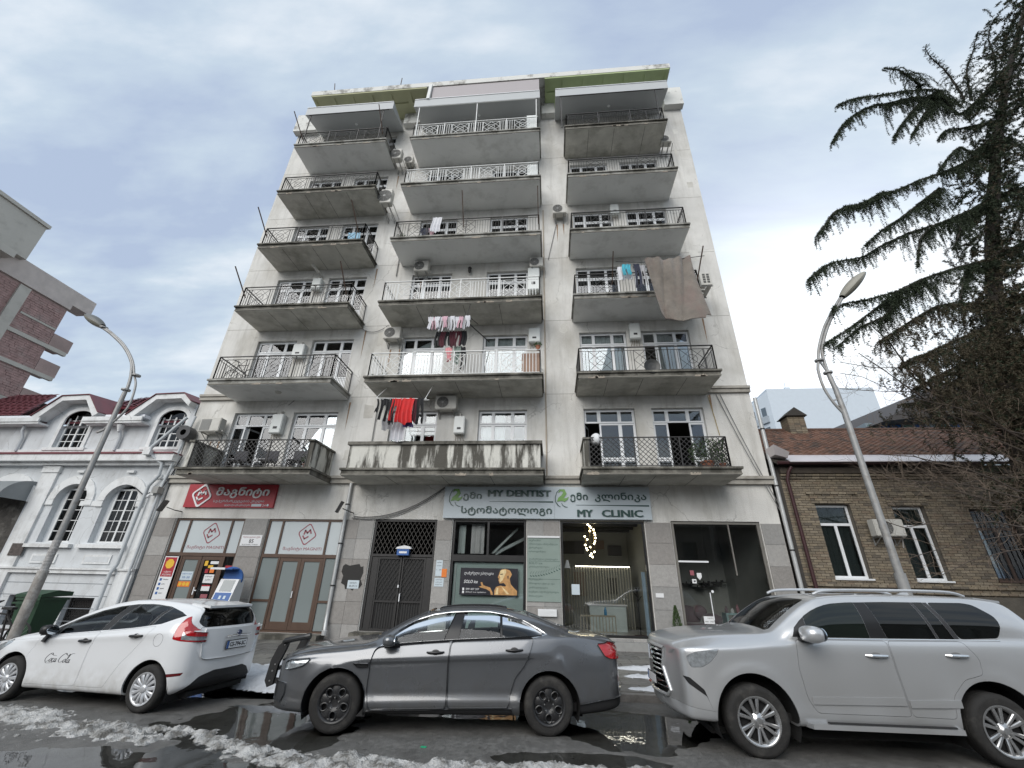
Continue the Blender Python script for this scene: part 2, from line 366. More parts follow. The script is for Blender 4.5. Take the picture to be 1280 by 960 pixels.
# ---- windows
def pane(mb_frame, x0, x1, z0, z1, y, parent, m, t=.05, glass_m=None, name='pane'):
 """sash frame ring + its pane"""
 mb_frame.box(x0, x0 + t, y, y + .06, z0, z1).box(x1 - t, x1, y, y + .06, z0, z1).box(x0 + t, x1 - t, y + .001, y + .059, z0, z0 + t).box(x0 + t, x1 - t, y + .001, y + .059, z1 - t, z1)
 parts = []
 return (x0 + t, x1 - t, z0 + t, z1 - t)
def curtain(x0, x1, z0, z1, y, parent, m=None):
 n = max(6, int((x1 - x0) / .05)); vs = []; fs = []
 ph = random.random() * 6
 for i in range(n + 1):
  x = x0 + (x1 - x0) * i / n; d = .03 * math.sin(i * 1.3 + ph) + .012 * math.sin(i * 2.9)
  vs += [(x, y + d, z0), (x, y + d * .6, z1)]
 for i in range(n): fs.append((2 * i, 2 * i + 2, 2 * i + 3, 2 * i + 1))
 o = MB().add(vs, fs).build('curtain', m or curtain_m, parent, recalc=False); 
 return o
def window(x0, x1, z0, z1, curt=0.0, open_cell=None, gm=None, low=.72, flip=False, solid=False):
 y = F + .13; w = x1 - x0; fr = MB().use(upvc); cells = []
 xs = [x0 + .03, x0 + w * .30, x0 + w * .70, x1 - .03]
 if flip: xs = [x0 + .03, x0 + w * .30, x0 + w * .68, x1 - .03]
 zt = z1 - .56
 for i in range(3):
  cells.append((xs[i], xs[i + 1], zt + .02, z1 - .03, 0, i)); cells.append((xs[i], xs[i + 1], z0 + low, zt, 1, i)); cells.append((xs[i], xs[i + 1], z0 + .04, z0 + low - .02, 2, i))
 fr.box(x0 + .004, x1 - .004, y + .01, y + .05, z1 - .03, z1 - .004).box(x0 + .004, x0 + .03, y + .01, y + .05, z0, z1 - .03).box(x1 - .03, x1 - .004, y + .01, y + .05, z0, z1 - .03)
 todo = []
 for c in cells:
  if open_cell and c[5] == open_cell[1] and c[4] in (1, 2): continue
  q = pane(fr, *c[:4], y, None, upvc, t=.062)
  if solid and c[4] == 2: fr.box(q[0], q[1], y + .015, y + .045, q[2], q[3])
  else: todo.append(q)
 f = fr.build('window', None, apt)
 for a, b, c, d in todo:
  MB().box(a - .005, b + .005, y + .025, y + .035, c - .005, d + .005).build('pane', gm or pane_m, f)
 if open_cell:      # leaf swung into the room
  i = open_cell[1]; a, b = xs[i], xs[i + 1]; lf = MB().use(upvc); L = (b - a) * .95; ang = R(open_cell[2])
  hx = a if ang > 0 else b; sgn = 1 if ang > 0 else -1
  def q(s, z, o=0): return (hx + sgn * s * math.cos(ang), y + .06 + abs(s * math.sin(ang)) + o, z)
  for s0, s1, za, zb in ((0, .06, z0 + .04, zt), (L - .06, L, z0 + .04, zt), (0, L, z0 + .04, z0 + .11), (0, L, zt - .07, zt), (0, L, z0 + low - .05, z0 + low + .03)):
   lf.add([q(s0, za), q(s1, za), q(s1, zb), q(s0, zb), q(s0, za, .05), q(s1, za, .05), q(s1, zb, .05), q(s0, zb, .05)], [(0, 1, 2, 3), (7, 6, 5, 4), (0, 4, 5, 1), (1, 5, 6, 2), (2, 6, 7, 3), (3, 7, 4, 0)])
  lo = lf.build('open_leaf', None, f)
 if curt:
  a, b = (x0 + .08, x0 + .08 + w * curt) if curt > 0 else (x1 - .08 + w * curt, x1 - .08)
  curtain(a, b, z0 + .1, z1 - .05, F + .28, f)
 return f
rnd = random.Random(3)
for w in WINS:
 x0, x1, z0, z1, c, k = w
 oc = None; gm = pane_m; cu = 0
 if c == 'L' and k == 0 and x0 < -12: oc = (1, 1, 75); cu = .3
 elif c == 'L' and k == 0: cu = .97
 elif c == 'L' and k == 1: cu = .6 if x0 < -12 else -.5
 elif c == 'R' and k == 0 and x0 > 3: oc = (1, 1, 80)
 elif c == 'R' and k == 0: oc = (1, 0, 70)
 elif c == 'R' and k == 1: cu = -.6 if x0 > 3 else .9
 elif c == 'M' and k == 1: cu = .95 if x0 > -3 else .7
 elif c == 'M' and k == 0: cu = .5
 elif c == 'M' and k == 2: cu = .6
 elif k >= 3: gm = pane_d; cu = rnd.choice((0, .5, .9, -.4))
 else: cu = rnd.choice((.97, .97, -.7))
 window(x0, x1, z0, z1, cu, oc, gm, low=.8 if k else .72, solid=k > 0)

conc_mid = mat('edge_painted', (.34, .335, .31), .9, var=.3, vs=3, bump=1, bs=20, dirt=(.08, .075, .06), ds=1.8, dmix=.8, dz=.7, dthr=(.45, .62)); rsp = random.Random(8); spall = mat('spalled_concrete', (.33, .29, .24), .95, var=.35, vs=9, bump=1.2, bs=30)
# ---- balconies: slab is the part; rails, parapets and posts are its sub-parts
def balcony(xa, xb, u, y0=13.42, under=concrete, left=True, right=True):
 mb = MB().use(conc_mid if under is soffit_g else conc_dark)
 mb.box(xa, xb, y0, F - .002, u + .02, u + ST - .07).box(xa - .05, xb + .05, y0 - .06, F - .003, u + ST - .068, u + ST)
 mb.use(under).box(xa + .015, xb - .015, y0 + .015, F - .004, u, u + .018)
 mb.use(mat('edge_drip', (.20, .19, .165), .9, var=.3, vs=6, bump=.5)).box(xa - .01, xb + .01, y0 - .012, y0 - .002, u + .015, u + .06)
 o = mb.build('balcony', None, apt); j = MB()
 if under is concrete:
  for k in range(1, 4): x = xa + (xb - xa) * k / 4 + rsp.uniform(-.25, .25); j.box(x - .008, x + .008, y0 + .1, F - .02, u - .004, u - .0005)
  j.build('soffit_joints', conc_dark, o)['kind'] = 'stuff'
 for k in range(rsp.randrange(2, 6)):     # spalled places along the edge
  x = rsp.uniform(xa + .1, xb - .4); w = rsp.uniform(.08, .4); n = 7; P = [(x + w * i / n, u + .01 + rsp.uniform(.02, .09)) for i in range(n + 1)] + [(x + w, u - .003), (x, u - .003)]
  MB().fpoly(P[::-1], y0 - .0135, .0125).build('spalled_patch', spall, o)
 return o
def ornament(mb, a, b, z0, z1, w):
 """one iron panel: crossed diagonals, a ring of short spokes and a lozenge"""
 a = Vector(a); b = Vector(b); m = (a + b) / 2; zc = (z0 + z1) / 2
 P = lambda t, z: (a.x + (b.x - a.x) * t, a.y + (b.y - a.y) * t, z0 + (z1 - z0) * z)
 for p, q in (((0, 0), (1, 1)), ((0, 1), (1, 0)), ((0, .5), (.5, 1)), ((.5, 1), (1, .5)), ((1, .5), (.5, 0)), ((.5, 0), (0, .5))):
  mb.bar(P(*p), P(*q), w)
 n = 12; r = .22; c = [P(.5 + r * math.cos(2 * math.pi * k / n) * (z1 - z0) / (b - a).length, .5 + r * math.sin(2 * math.pi * k / n)) for k in range(n)]
 for k in range(n): mb.bar(c[k], c[(k + 1) % n], w)
def rail_run(par, a, b, z0, h, m, pattern, w=.013):
 """rail along a-b: handrail and bottom rail as one sub-part, the bars as another"""
 a = Vector((*a, 0)); b = Vector((*b, 0)); L = (b - a).length; d = (b - a) / L
 hr = MB(); hr.bar((a.x, a.y, z0 + h), (b.x, b.y, z0 + h), .045, .03).bar((a.x, a.y, z0 + .07), (b.x, b.y, z0 + .07), .03, .02)
 if pattern != 'lattice': hr.bar((a.x, a.y, z0 + h - .13), (b.x, b.y, z0 + h - .13), .02, .015)
 n = max(1, round(L / 1.6))
 for k in range(n + 1):
  p = a + d * (L * k / n); hr.bar((p.x, p.y, z0), (p.x, p.y, z0 + h), .035)
 hr.build('handrail', m, par)
 if m is iron_w: w = .021
 bars = MB(); zt = z0 + h - .13; zb = z0 + .08
 if pattern == 'lattice':
  s = .165; H = h - .1; x = -H
  while x < L:
   for up in (0, 1):
    t0, t1 = max(0, x), min(L, x + H)
    if t1 > t0:
     za, zz = (z0 + .07 + (t0 - x), z0 + .07 + (t1 - x)) if up else (z0 + .07 + H - (t0 - x), z0 + .07 + H - (t1 - x))
     p = a + d * t0; q = a + d * t1; bars.bar((p.x, p.y + (.008 if up else 0), za), (q.x, q.y + (.008 if up else 0), zz), .017)
   x += s
 else:
  t = .11; panels = []
  if L > 2: 
   pw = .82; cs = {'two': (.26, .74), 'three': (.16, .5, .84), 'four': (.13, .38, .63, .88)}[pattern]
   panels = [(L * c - pw / 2, L * c + pw / 2) for c in cs]
  while t < L - .04:
   if not any(pa - .02 < t < pb + .02 for pa, pb in panels):
    p = a + d * t; bars.bar((p.x, p.y, zb), (p.x, p.y, zt if pattern != 'tall' else z0 + h), w)
   t += .115
  for pa, pb in panels:
   p = a + d * pa; q = a + d * pb; bars.bar((p.x, p.y, zb), (p.x, p.y, zt), .02).bar((q.x, q.y, zb), (q.x, q.y, zt), .02)
   ornament(bars, p, q, zb, zt, .018 if m is iron_w else .012)
 o = bars.build('balusters', m, par); o['kind'] = 'stuff'
def railing(par, xa, xb, u, m, pattern, y0=13.42, h=1.0, i=.07):
 z0 = u + ST
 rail_run(par, (xa + i, y0 + i), (xb - i, y0 + i), z0, h, m, pattern)
 for x in (xa + i, xb - i): rail_run(par, (x, y0 + i), (x, F - .02), z0, h, m, 'lattice' if pattern == 'lattice' else 'two')
BAL = {}
cols = {'L': (-12.82, -8.0), 'M': (-6.7, -.21), 'R': (1.06, 5.87)}
for c, (xa, xb) in cols.items():
 for k in range(6):
  und = soffit_g if (c, k) in (('L', 5), ('L', 1), ('M', 5), ('M', 4), ('M', 3), ('R', 2), ('R', 3), ('R', 4)) else concrete
  y0 = 13.42
  if (c, k) == ('M', 0): xa2, y0 = -6.98, 13.55
  else: xa2 = xa
  b = balcony(xa2, xb, U[k], y0, und)
  if c == 'M' and k in (1, 2, 4, 5): railing(b, xa2, xb, U[k], iron_w, 'four' if k > 3 else 'three')
  elif (c, k) == ('M', 0) or k == 0: pass
  else: railing(b, xa2, xb, U[k], iron_b, 'three' if c != 'R' or k == 1 else 'two')
  BAL[c, k] = b
# first-row parapets
z0 = U[0] + ST
b = BAL['M', 0]
mb = MB().use(stained).box(-6.86, -.3, 13.62, 13.74, z0, z0 + .82).box(-6.86, -6.74, 13.741, F - .01, z0, z0 + .82).box(-.42, -.3, 13.741, F - .01, z0, z0 + .82); mb.build('parapet', None, b)
MB().box(-6.93, -.23, 13.55, 13.80, z0 + .822, z0 + .93).box(-6.93, -6.67, 13.801, F - .01, z0 + .822, z0 + .93).box(-.48, -.23, 13.801, F - .01, z0 + .822, z0 + .93).build('coping', conc_dark, b)
b = BAL['L', 0]
for x in (-8.27, -12.72): box('parapet', stained, x, x + .14, 13.52, F - .01, z0, z0 + .93, b)
for x in (-8.30, -12.76): box('coping', conc_dark, x, x + .22, 13.46, F - .01, z0 + .932, z0 + 1.0, b)
rail_run(b, (-12.56, 13.52), (-8.28, 13.52), z0, 1.0, iron_b, 'lattice')
b = BAL['R', 0]
MB().box(1.14, 1.28, 13.52, F - .01, z0, z0 + .93).build('parapet', stained, b)
MB().box(1.1, 1.32, 13.46, F - .01, z0 + .932, z0 + 1.0).build('coping', conc_dark, b)
rail_run(b, (1.3, 13.52), (5.62, 13.52), z0, 1.0, iron_b, 'lattice'); rail_run(b, (5.62, 13.52), (5.62, F - .02), z0, 1.0, iron_b, 'lattice')

# washing-line arms leaning out from the rails
def arms(par, items, m=rust):
 for (x, z, dx, up) in items:
  MB().bar((x, 13.48, z - .55), (x + dx, 12.62, z + up), .035).build('line_arm', m, par)
z1_ = lambda k: U[k] + ST + 1.0
arms(BAL['L', 2], ((-12.6, z1_(2), -.15, .42), (-8.2, z1_(2), -.05, .45)))
arms(BAL['L', 3], ((-12.6, z1_(3), -.15, .42), (-8.3, z1_(3), -.15, .55)))
arms(BAL['L', 5], ((-12.55, z1_(5), -.25, .5), (-8.25, z1_(5), -.05, .55)))
arms(BAL['R', 2], ((2.55, z1_(2), 0, .35), (5.75, z1_(2), .12, .42)))
arms(BAL['M', 3], ((-3.55, z1_(3), 0, .75), (-.3, z1_(3), 0, .75)))

# ---- roof overhang with coffers, cornice blocks, canopies
oh = MB().use(plaster_w); oh.box(-12.9, 6.6, 13.36, F - .002, 26.26, 26.62)
oh.build('roof_overhang', None, apt)
for nm, xa, xb, m in (('olive', -12.85, -6.3, mat('olive_paint', (.47, .47, .30), .8, var=.1, vs=1.5, bump=.3)), ('green', .1, 6.55, mat('green_paint', (.42, .50, .27), .8, var=.12, vs=1.5, bump=.3))):
 mb = MB().use(m); n = 6; w = (xb - xa) / n
 mb.box(xa, xb, 13.38, 13.52, 26.16, 26.258).box(xa, xb, 14.1, 14.98, 26.16, 26.258)
 for i in range(n + 1): 
  x = xa + i * w; mb.box(max(xa, x - .13), min(xb, x + .13), 13.521, 14.099, 26.161, 26.257)
 mb.box(xa, xb, 13.521, 14.099, 26.24, 26.2585)
 mb.build('coffered_soffit', None, apt)
mb = MB().use(plaster_w)
for a, b in ((X0 - .12, -13.1), (-7.9, -6.95), (-.1, .62), (6.5, X1 + .08)):
 box('cornice_block', plaster_w, a, b, 14.66, F - .002, 25.3, 26.75, apt)
pass
def canopy(xa, xb, posts, pm, upper=None):
 mb = MB().use(sheet_gray).add([(xa, 13.34, 24.5), (xb, 13.34, 24.5), (xb, 13.34, 25.08), (xa, 13.34, 25.08), (xa, F - .01, 25.08), (xb, F - .01, 25.08), (xb, F - .01, 25.16), (xa, F - .01, 25.16)],
  [(0, 1, 2, 3), (0, 4, 5, 1), (3, 2, 6, 7)])
 mb.add([(xa, 13.34, 24.5), (xa, 13.34, 25.08), (xa, F - .01, 25.16), (xa, F - .01, 25.08)], [(0, 1, 2, 3)]).add([(xb, 13.34, 24.5), (xb, F - .01, 25.08), (xb, F - .01, 25.16), (xb, 13.34, 25.08)], [(0, 1, 2, 3)])
 c = mb.build('canopy', None, apt)
 MB().bar((xa, 13.33, 25.09), (xb, 13.33, 25.09), .035).build('flashing', upvc, c)
 MB().bar((xa + .2, 13.37, 24.49), (xb - .2, 13.37, 24.49), .03).build('beam', iron_b if pm is not iron_w else iron_w, c)
 for x in posts: MB().bar((x, 13.47, U[5] + ST), (x, 13.4, 24.5), .04).build('post', pm, c)
 for x in ((xa + xb) / 2,): MB().lathe([(.0, 0), (.09, 0), (.07, -.05), (0, -.06)], c=(x, 14.2, 24.82), n=12).build('ceiling_light', upvc, c)
canopy(-12.8, -7.95, (-12.5, -8.45), iron_b); canopy(-6.8, -.17, (-6.5, -3.42, -.36), iron_w); canopy(.63, 6.25, (.9, 5.6), iron_b)
MB().box(-5.95, -.2, 13.4, 13.44, 25.1, 26.2).build('fascia_panel', sheet_pink, apt)
MB().bar((-6.1, 13.35, 25.06), (-6.05, 13.35, 26.3), .16).build('white_duct', iron_w, apt)

# ---- granite cladding of the ground floor: every slab a piece
gi = 0
def clad(xa, xb, za, zb, skip_first=.0, n=None, hgt=.64, y=F):
 global gi
 w = xb - xa; n = n or max(1, round(w / .62)); z = zb
 while z > za + .05:
  zn = max(za, z - hgt)
  for i in range(n):
   t = .035 + rc.uniform(-.004, .004)
   box('granite_slab', rc.choice(granite_m), xa + w * i / n + .004, xa + w * (i + 1) / n - .004, y - t, y - .001, zn + .004, z - .004, apt); gi += 1
  z = zn
rc = random.Random(11)
for a, b in ((X0 + .02, -13.62), (-10.92, -10.05), (-7.24, -6.14), (-3.89, -3.36), (-.8, .3), (3.11, 3.93), (6.78, 7.4)):
 clad(a, b, .12, 3.8)
# strips under the shop glass
for a, b, z in ((-3.34, -.82, .5), (.32, 3.09, .45), (3.95, 6.76, .5)): clad(a, b, .1, z, hgt=.5)
# shallow door steps
for a, b, z in ((-13.7, -10.8, .3), (-10.1, -7.2, .3), (-6.2, -3.85, .42)):
 box('door_step', conc_dark, a, b, F - .55, F - .04, .0, z, apt); box('door_step', conc_dark, a - .15, b + .15, F - .9, F - .552, .0, z - .14, apt)
box('door_step', mat('stone_step', (.3, .3, .29), .6, var=.15, vs=6), .25, 6.8, F - .35, F - .04, .0, .38, apt)
# ================================================================== SHOP FRONTS
brown = mat('brown_frame', (.085, .05, .034), .45, var=.15, vs=3)
blackf = mat('black_frame', (.012, .012, .013), .35, var=.1)
frost = mat('frosted_film', (.52, .57, .59), .35, var=.04, vs=1.5, coat=.3)
frost2 = glass('frosted_glass', (.35, .42, .42), 1.5, rough=.05, base=(.35, .40, .40), body=.62)
shopg = glass('shop_glass', (.93, .94, .94), 1.6)
shopd = glass('shop_glass_dark', (.93, .94, .93), 1.6)
white_p = mat('white_print', (.75, .76, .77), .5, var=.04)
red_p = mat('red_print', (.36, .022, .035), .4, var=.08, vs=2)
redline = mat('red_line_print', (.30, .09, .11), .5, var=.05)
orange_p = mat('orange_print', (.75, .20, .03), .5, var=.1)
yellow_p = mat('yellow_print', (.75, .45, .04), .5, var=.1)
blue_p = mat('blue_print', (.03, .11, .34), .45, var=.08)
pale_p = mat('pale_print', (.55, .63, .68), .5, var=.05)
ink = mat('ink', (.02, .02, .025), .5)
dgreen = mat('letter_green', (.014, .055, .048), .35, var=.1)
signw = mat('sign_panel', (.47, .53, .57), .4, var=.03, vs=.7)

def logo_m(mb, cx, cz, s, y, d=.012, w=.1):
 """rounded square standing on its corner-ish side with a folded M inside"""
 def rr(S, r, n=6):
  o = []
  for q in range(4):
   a0 = q * math.pi / 2; px_, pz = (S - r) * (1 if q in (0, 3) else -1), (S - r) * (1 if q in (0, 1) else -1)
   for k in range(n + 1):
    a = a0 + k / n * math.pi / 2; o.append((px_ + r * math.cos(a), pz + r * math.sin(a)))
  return o
 t = R(38); rot = lambda p: (cx + s * (p[0] * math.cos(t) - p[1] * math.sin(t)), cz + s * 1.08 * (p[0] * math.sin(t) + p[1] * math.cos(t)))
 a = [rot(p) for p in rr(.72, .25)]; b = [rot(p) for p in rr(.72 - w, .2)]; n = len(a)
 for k in range(n):
  k2 = (k + 1) % n
  mb.add([(a[k][0], y, a[k][1]), (a[k2][0], y, a[k2][1]), (b[k2][0], y, b[k2][1]), (b[k][0], y, b[k][1]),
    (a[k][0], y - d, a[k][1]), (a[k2][0], y - d, a[k2][1]), (b[k2][0], y - d, b[k2][1]), (b[k][0], y - d, b[k][1])], [(4, 5, 6, 7), (0, 4, 7, 3), (1, 2, 6, 5), (0, 1, 5, 4), (3, 7, 6, 2)])
 L = lambda pts, ww: [mb.bar((cx + s * p[0], y - d / 2, cz + s * p[1]), (cx + s * q[0], y - d / 2, cz + s * q[1]), d, ww * s, up=(0, 0, 1)) if False else mb.poly(_st((cx + s * p[0], cz + s * p[1]), (cx + s * q[0], cz + s * q[1]), ww * s, y - d), (0, d, 0)) for p, q in zip(pts, pts[1:])]
 L([(-.33, .02), (-.26, .36), (-.02, .12), (.22, .40), (.36, .10)], .14); L([(-.42, -.16), (-.22, -.42), (.12, -.22)], .13)
def _st(p, q, w, y):
 dx, dz = q[0] - p[0], q[1] - p[1]; l = math.hypot(dx, dz) or 1; nx, nz = -dz / l * w / 2, dx / l * w / 2; ex, ez = dx / l * w * .35, dz / l * w * .35
 return [(p[0] - ex + nx, y, p[1] - ez + nz), (q[0] + ex + nx, y, q[1] + ez + nz), (q[0] + ex - nx, y, q[1] + ez - nz), (p[0] - ex - nx, y, p[1] - ez - nz)]

def frame_rect(mb, x0, x1, z0, z1, t=.07, y=F + .04, d=.09):
 mb.box(x0, x0 + t, y, y + d, z0, z1).box(x1 - t, x1, y, y + d, z0, z1).box(x0 + t, x1 - t, y + .002, y + d - .002, z0, z0 + t).box(x0 + t, x1 - t, y + .002, y + d - .002, z1 - t, z1)
def gpane(par, x0, x1, z0, z1, m, y=F + .075, name='pane'):
 return MB().box(x0, x1, y, y + .012, z0, z1).build(name, m, par)
def front(x0, x1, z0, ztr, ztop, vs):
 f = MB().use(brown); frame_rect(f, x0 + .01, x1 - .01, z0, ztop - .01, .06)
 f.box(x0 + .07, x1 - .07, F + .03, F + .14, ztr - .05, ztr + .06)
 for v in vs: f.box(v - .035, v + .035, F + .035, F + .135, ztr + .062, ztop - .07)
 o = f.build('shop_front', None, apt)
 e = [x0 + .07] + [c for v in vs for c in (v - .035, v + .035)] + [x1 - .07]
 for a, b in zip(e[::2], e[1::2]): gpane(o, a, b, ztr + .06, ztop - .07, frost)
 return o
s1 = front(-13.6, -10.93, .3, 2.58, 3.8, (-13.05, -11.43)); s2 = front(-10.04, -7.26, .3, 2.58, 3.8, (-9.5, -7.79))
for par, cx in ((s1, -12.2), (s2, -8.6)):
 mb = MB(); logo_m(mb, cx + .06, 3.3, .36, F + .074, .006, .09); mb.build('logo_print', redline, par)
 mb = MB(); text(mb, "მაგნიტი MAGNITI", cx - .72, cx + .68, 2.74, 2.88, F + .074, .004); mb.build('lettering', redline, par)
def door(x0, x1, z0, z1, par_m=brown, g=shopg, ang=0, name='door', t=.11, low=.12):
 f = MB().use(par_m); frame_rect(f, x0, x1, z0, z1, t, F + .05, .07); f.box(x0 + t, x1 - t, F + .055, F + .115, z0 + t, z0 + t + low)
 o = f.build(name, None, apt); gpane(o, x0 + t, x1 - t, z0 + t + low, z1 - t, g); return o
# first shop: poster, two door leaves, end light
for x in (-12.99, -11.40): box('door_post', brown, x, x + .06, F + .04, F + .13, .36, 2.53, apt)
d1 = door(-12.92, -12.20, .37, 2.52, g=frost2, name='door'); d2 = door(-12.18, -11.41, .37, 2.52, g=shopd, name='door')
gpane(s1, -13.53, -13.0, .37, 2.53, shopd); gpane(s1, -11.33, -11.0, .37, 2.53, shopd)
MB().bar((-12.1, F + .0, 1.55), (-12.1, F + .0, 1.32), .03).bar((-12.1, F + .0, 1.45), (-12.0, F + .0, 1.45), .03).bar((-12.1, F, 1.45), (-12.1, F + .06, 1.45), .03).build('handle', upvc, d2)
# second shop
for x in (-9.38, -7.75): box('door_post', brown, x, x + .07, F + .04, F + .13, .36, 2.53, apt)
for x, x_ in ((-9.97, -9.38), (-7.68, -7.33)): box('crossbar', brown, x, x_, F + .045, F + .125, 1.17, 1.24, apt)
for a, b, c, d in ((-9.97, -9.38, .37, 1.17), (-9.97, -9.38, 1.24, 2.53), (-7.68, -7.33, .37, 1.17), (-7.68, -7.33, 1.24, 2.53)): gpane(s2, a, b, c, d, frost2)
d3 = door(-9.30, -8.54, .37, 2.52, g=frost2); d4 = door(-8.53, -7.76, .37, 2.52, g=frost2)
MB().bar((-8.6, F + .02, 1.5), (-8.6, F + .02, 1.3), .025).build('handle', upvc, d3)
# floors and rooms behind the glass
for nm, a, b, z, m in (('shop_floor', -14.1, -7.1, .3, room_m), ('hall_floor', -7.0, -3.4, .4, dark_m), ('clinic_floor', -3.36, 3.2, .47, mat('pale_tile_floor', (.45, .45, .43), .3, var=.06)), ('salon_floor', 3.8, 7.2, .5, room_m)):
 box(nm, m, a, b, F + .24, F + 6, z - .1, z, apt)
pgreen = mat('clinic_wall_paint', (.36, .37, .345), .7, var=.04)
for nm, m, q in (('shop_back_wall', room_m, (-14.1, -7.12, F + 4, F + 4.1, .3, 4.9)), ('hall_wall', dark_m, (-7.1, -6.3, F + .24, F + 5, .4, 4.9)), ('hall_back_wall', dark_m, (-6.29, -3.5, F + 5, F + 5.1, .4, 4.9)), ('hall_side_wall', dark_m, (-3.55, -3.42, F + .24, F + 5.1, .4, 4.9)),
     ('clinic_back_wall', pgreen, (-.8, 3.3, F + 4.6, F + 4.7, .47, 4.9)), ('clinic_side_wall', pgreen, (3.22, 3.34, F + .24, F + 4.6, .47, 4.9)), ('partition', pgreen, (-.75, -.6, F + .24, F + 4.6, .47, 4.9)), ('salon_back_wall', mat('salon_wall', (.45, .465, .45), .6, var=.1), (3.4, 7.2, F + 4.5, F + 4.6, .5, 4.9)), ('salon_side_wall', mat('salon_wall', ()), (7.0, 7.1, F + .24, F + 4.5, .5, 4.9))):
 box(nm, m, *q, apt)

def flat(name, cx0, cx1, z0, z1, y, m, label, cat, t=.01, group=None, extra=None):
 """a flat printed thing fixed to a face at y: own mesh, print as sub-parts"""
 o = MB().box(cx0, cx1, y - t, y, z0, z1).build(name, m, None, origin=((cx0 + cx1) / 2, y, z0), label=label, cat=cat, group=group)
 if extra:
  for nm, mm, fn in extra:
   mb = MB(); fn(mb, y - t - .001); mb.build(nm, mm, o)
 return o
# poster left of the door
def tlines(x0, x1, zs, h, words):
 def f(mb, y):
  for z, w in zip(zs, words): text(mb, w, x0, x0 + (x1 - x0) * min(1, len(w) / 14), z, z + h, y, .002)
 return f
flat('poster', -13.52, -13.02, 1.15, 2.5, F - .002, white_p, 'tall red and white poster left of the first shop door', 'poster', extra=[
 ('red_field', red_p, lambda mb, y: mb.box(-13.49, -13.05, y - .001, y, 1.85, 2.47)),
 ('yellow_badge', yellow_p, lambda mb, y: mb.poly([(-13.27 + .16 * math.cos(k * math.pi / 4 + .39), y - .003, 2.26 + .16 * math.sin(k * math.pi / 4 + .39)) for k in range(8)][::-1], (0, .002, 0))),
 ('lettering', white_p, lambda mb, y: text(text(mb, "აქცია", -13.4, -13.12, 1.97, 2.04, y - .001, .002), "ყოველდღე", -13.43, -13.1, 1.88, 1.94, y - .001, .002)),
 ('icons', blue_p, lambda mb, y: [mb.box(-13.45, -13.37, y - .001, y, z, z + .08) for z in (1.72, 1.58, 1.44, 1.30)]),
 ('small_lettering', ink, tlines(-13.33, -13.08, (1.74, 1.6, 1.46, 1.32), .04, ("მომსახურება", "გადახდა", "ტელეფონი", "სერვისი")))])
flat('notice', -12.79, -12.36, 1.76, 2.03, F + .07, pale_p, 'pale blue notice taped on the left shop door leaf', 'notice', .004, extra=[('lettering', blue_p, lambda mb, y: text(text(mb, "სამუშაო საათები", -12.75, -12.4, 1.93, 1.98, y, .001), "10:00 - 20:00", -12.72, -12.44, 1.81, 1.88, y, .001))])
flat('sticker', -12.82, -12.36, 1.55, 1.72, F + .07, orange_p, 'orange sticker with round yellow marks under the pale notice', 'sticker', .004, extra=[('marks', yellow_p, lambda mb, y: [mb.lathe([(.0, y - .002), (.06, y - .002), (.06, y)], 'y', (cx, 0, 1.635), 10) for cx in (-12.72, -12.58, -12.45)])])
flat('sticker', -12.04, -11.92, 2.22, 2.38, F + .07, yellow_p, 'small yellow sticker at the top of the dark door leaf', 'sticker', .004)
flat('sticker', -11.83, -11.5, 2.28, 2.37, F + .07, white_p, 'white strip sticker at the top of the dark door leaf', 'sticker', .004)
flat('sticker', -11.88, -11.7, 2.15, 2.24, F + .07, yellow_p, 'wide yellow sticker just under the white strip on the dark door leaf', 'sticker', .004)
flat('sticker', -11.95, -11.83, 1.99, 2.12, F + .07, red_p, 'small dark red sticker above the white sheets on the dark door leaf', 'sticker', .004)
flat('sticker', -11.78, -11.62, 2.0, 2.12, F + .07, orange_p, 'orange red sticker above the white sheets on the dark door leaf', 'sticker', .004)
flat('notice', -11.92, -11.56, 1.68, 1.95, F + .07, white_p, 'large white sheet on the dark shop door leaf', 'notice', .004, extra=[('lettering', ink, lambda mb, y: text(text(mb, "განცხადება", -11.87, -11.62, 1.86, 1.91, y, .001), "ვაკანსია", -11.85, -11.65, 1.75, 1.81, y, .001))])
flat('notice', -11.9, -11.6, 1.44, 1.62, F + .07, white_p, 'smaller white sheet low on the dark shop door leaf', 'notice', .004, extra=[('red_band', red_p, lambda mb, y: mb.box(-11.9, -11.6, y - .001, y, 1.58, 1.62))])
flat('sticker', -11.85, -11.6, 1.22, 1.34, F + .07, redline, 'dull red sticker at the bottom of the dark door leaf', 'sticker', .004)
flat('sticker', -11.25, -11.0, 2.16, 2.24, F + .07, red_p, 'red and white strip sticker on the end pane beside the kiosk', 'sticker', .004)

# signs above
box('sign_board', red_p, -13.45, -9.98, F - .1, F - .003, 4.17, 5.0, None, label='red sign board with white rounded emblem above the brown shop doors', cat='sign')
sg = bpy.data.objects['sign_board']
mb = MB(); logo_m(mb, -12.83, 4.59, .42, F - .101, .03, .13); mb.build('emblem', white_p, sg)
mb = MB(); text(mb, "მაგნიტი", -12.28, -10.22, 4.50, 4.90, F - .101, .03, .025, .08); mb.build('lettering', white_p, sg)
mb = MB(); text(mb, "სუპერმარკეტების ქსელი", -12.32, -10.35, 4.33, 4.44, F - .101, .004, 0, .1); text(mb, "ფულადი გზავნილები", -11.85, -10.85, 4.21, 4.29, F - .101, .004, 0, .1); mb.box(-10.8, -10.42, F - .104, F - .101, 4.21, 4.30); text(mb, "24", -10.38, -10.25, 4.21, 4.29, F - .101, .004); mb.lathe([(0, F - .104), (.045, F - .104), (.045, F - .101)], 'y', (-10.18, 0, 4.255), 12); mb.build('small_lettering', pale_p, sg)
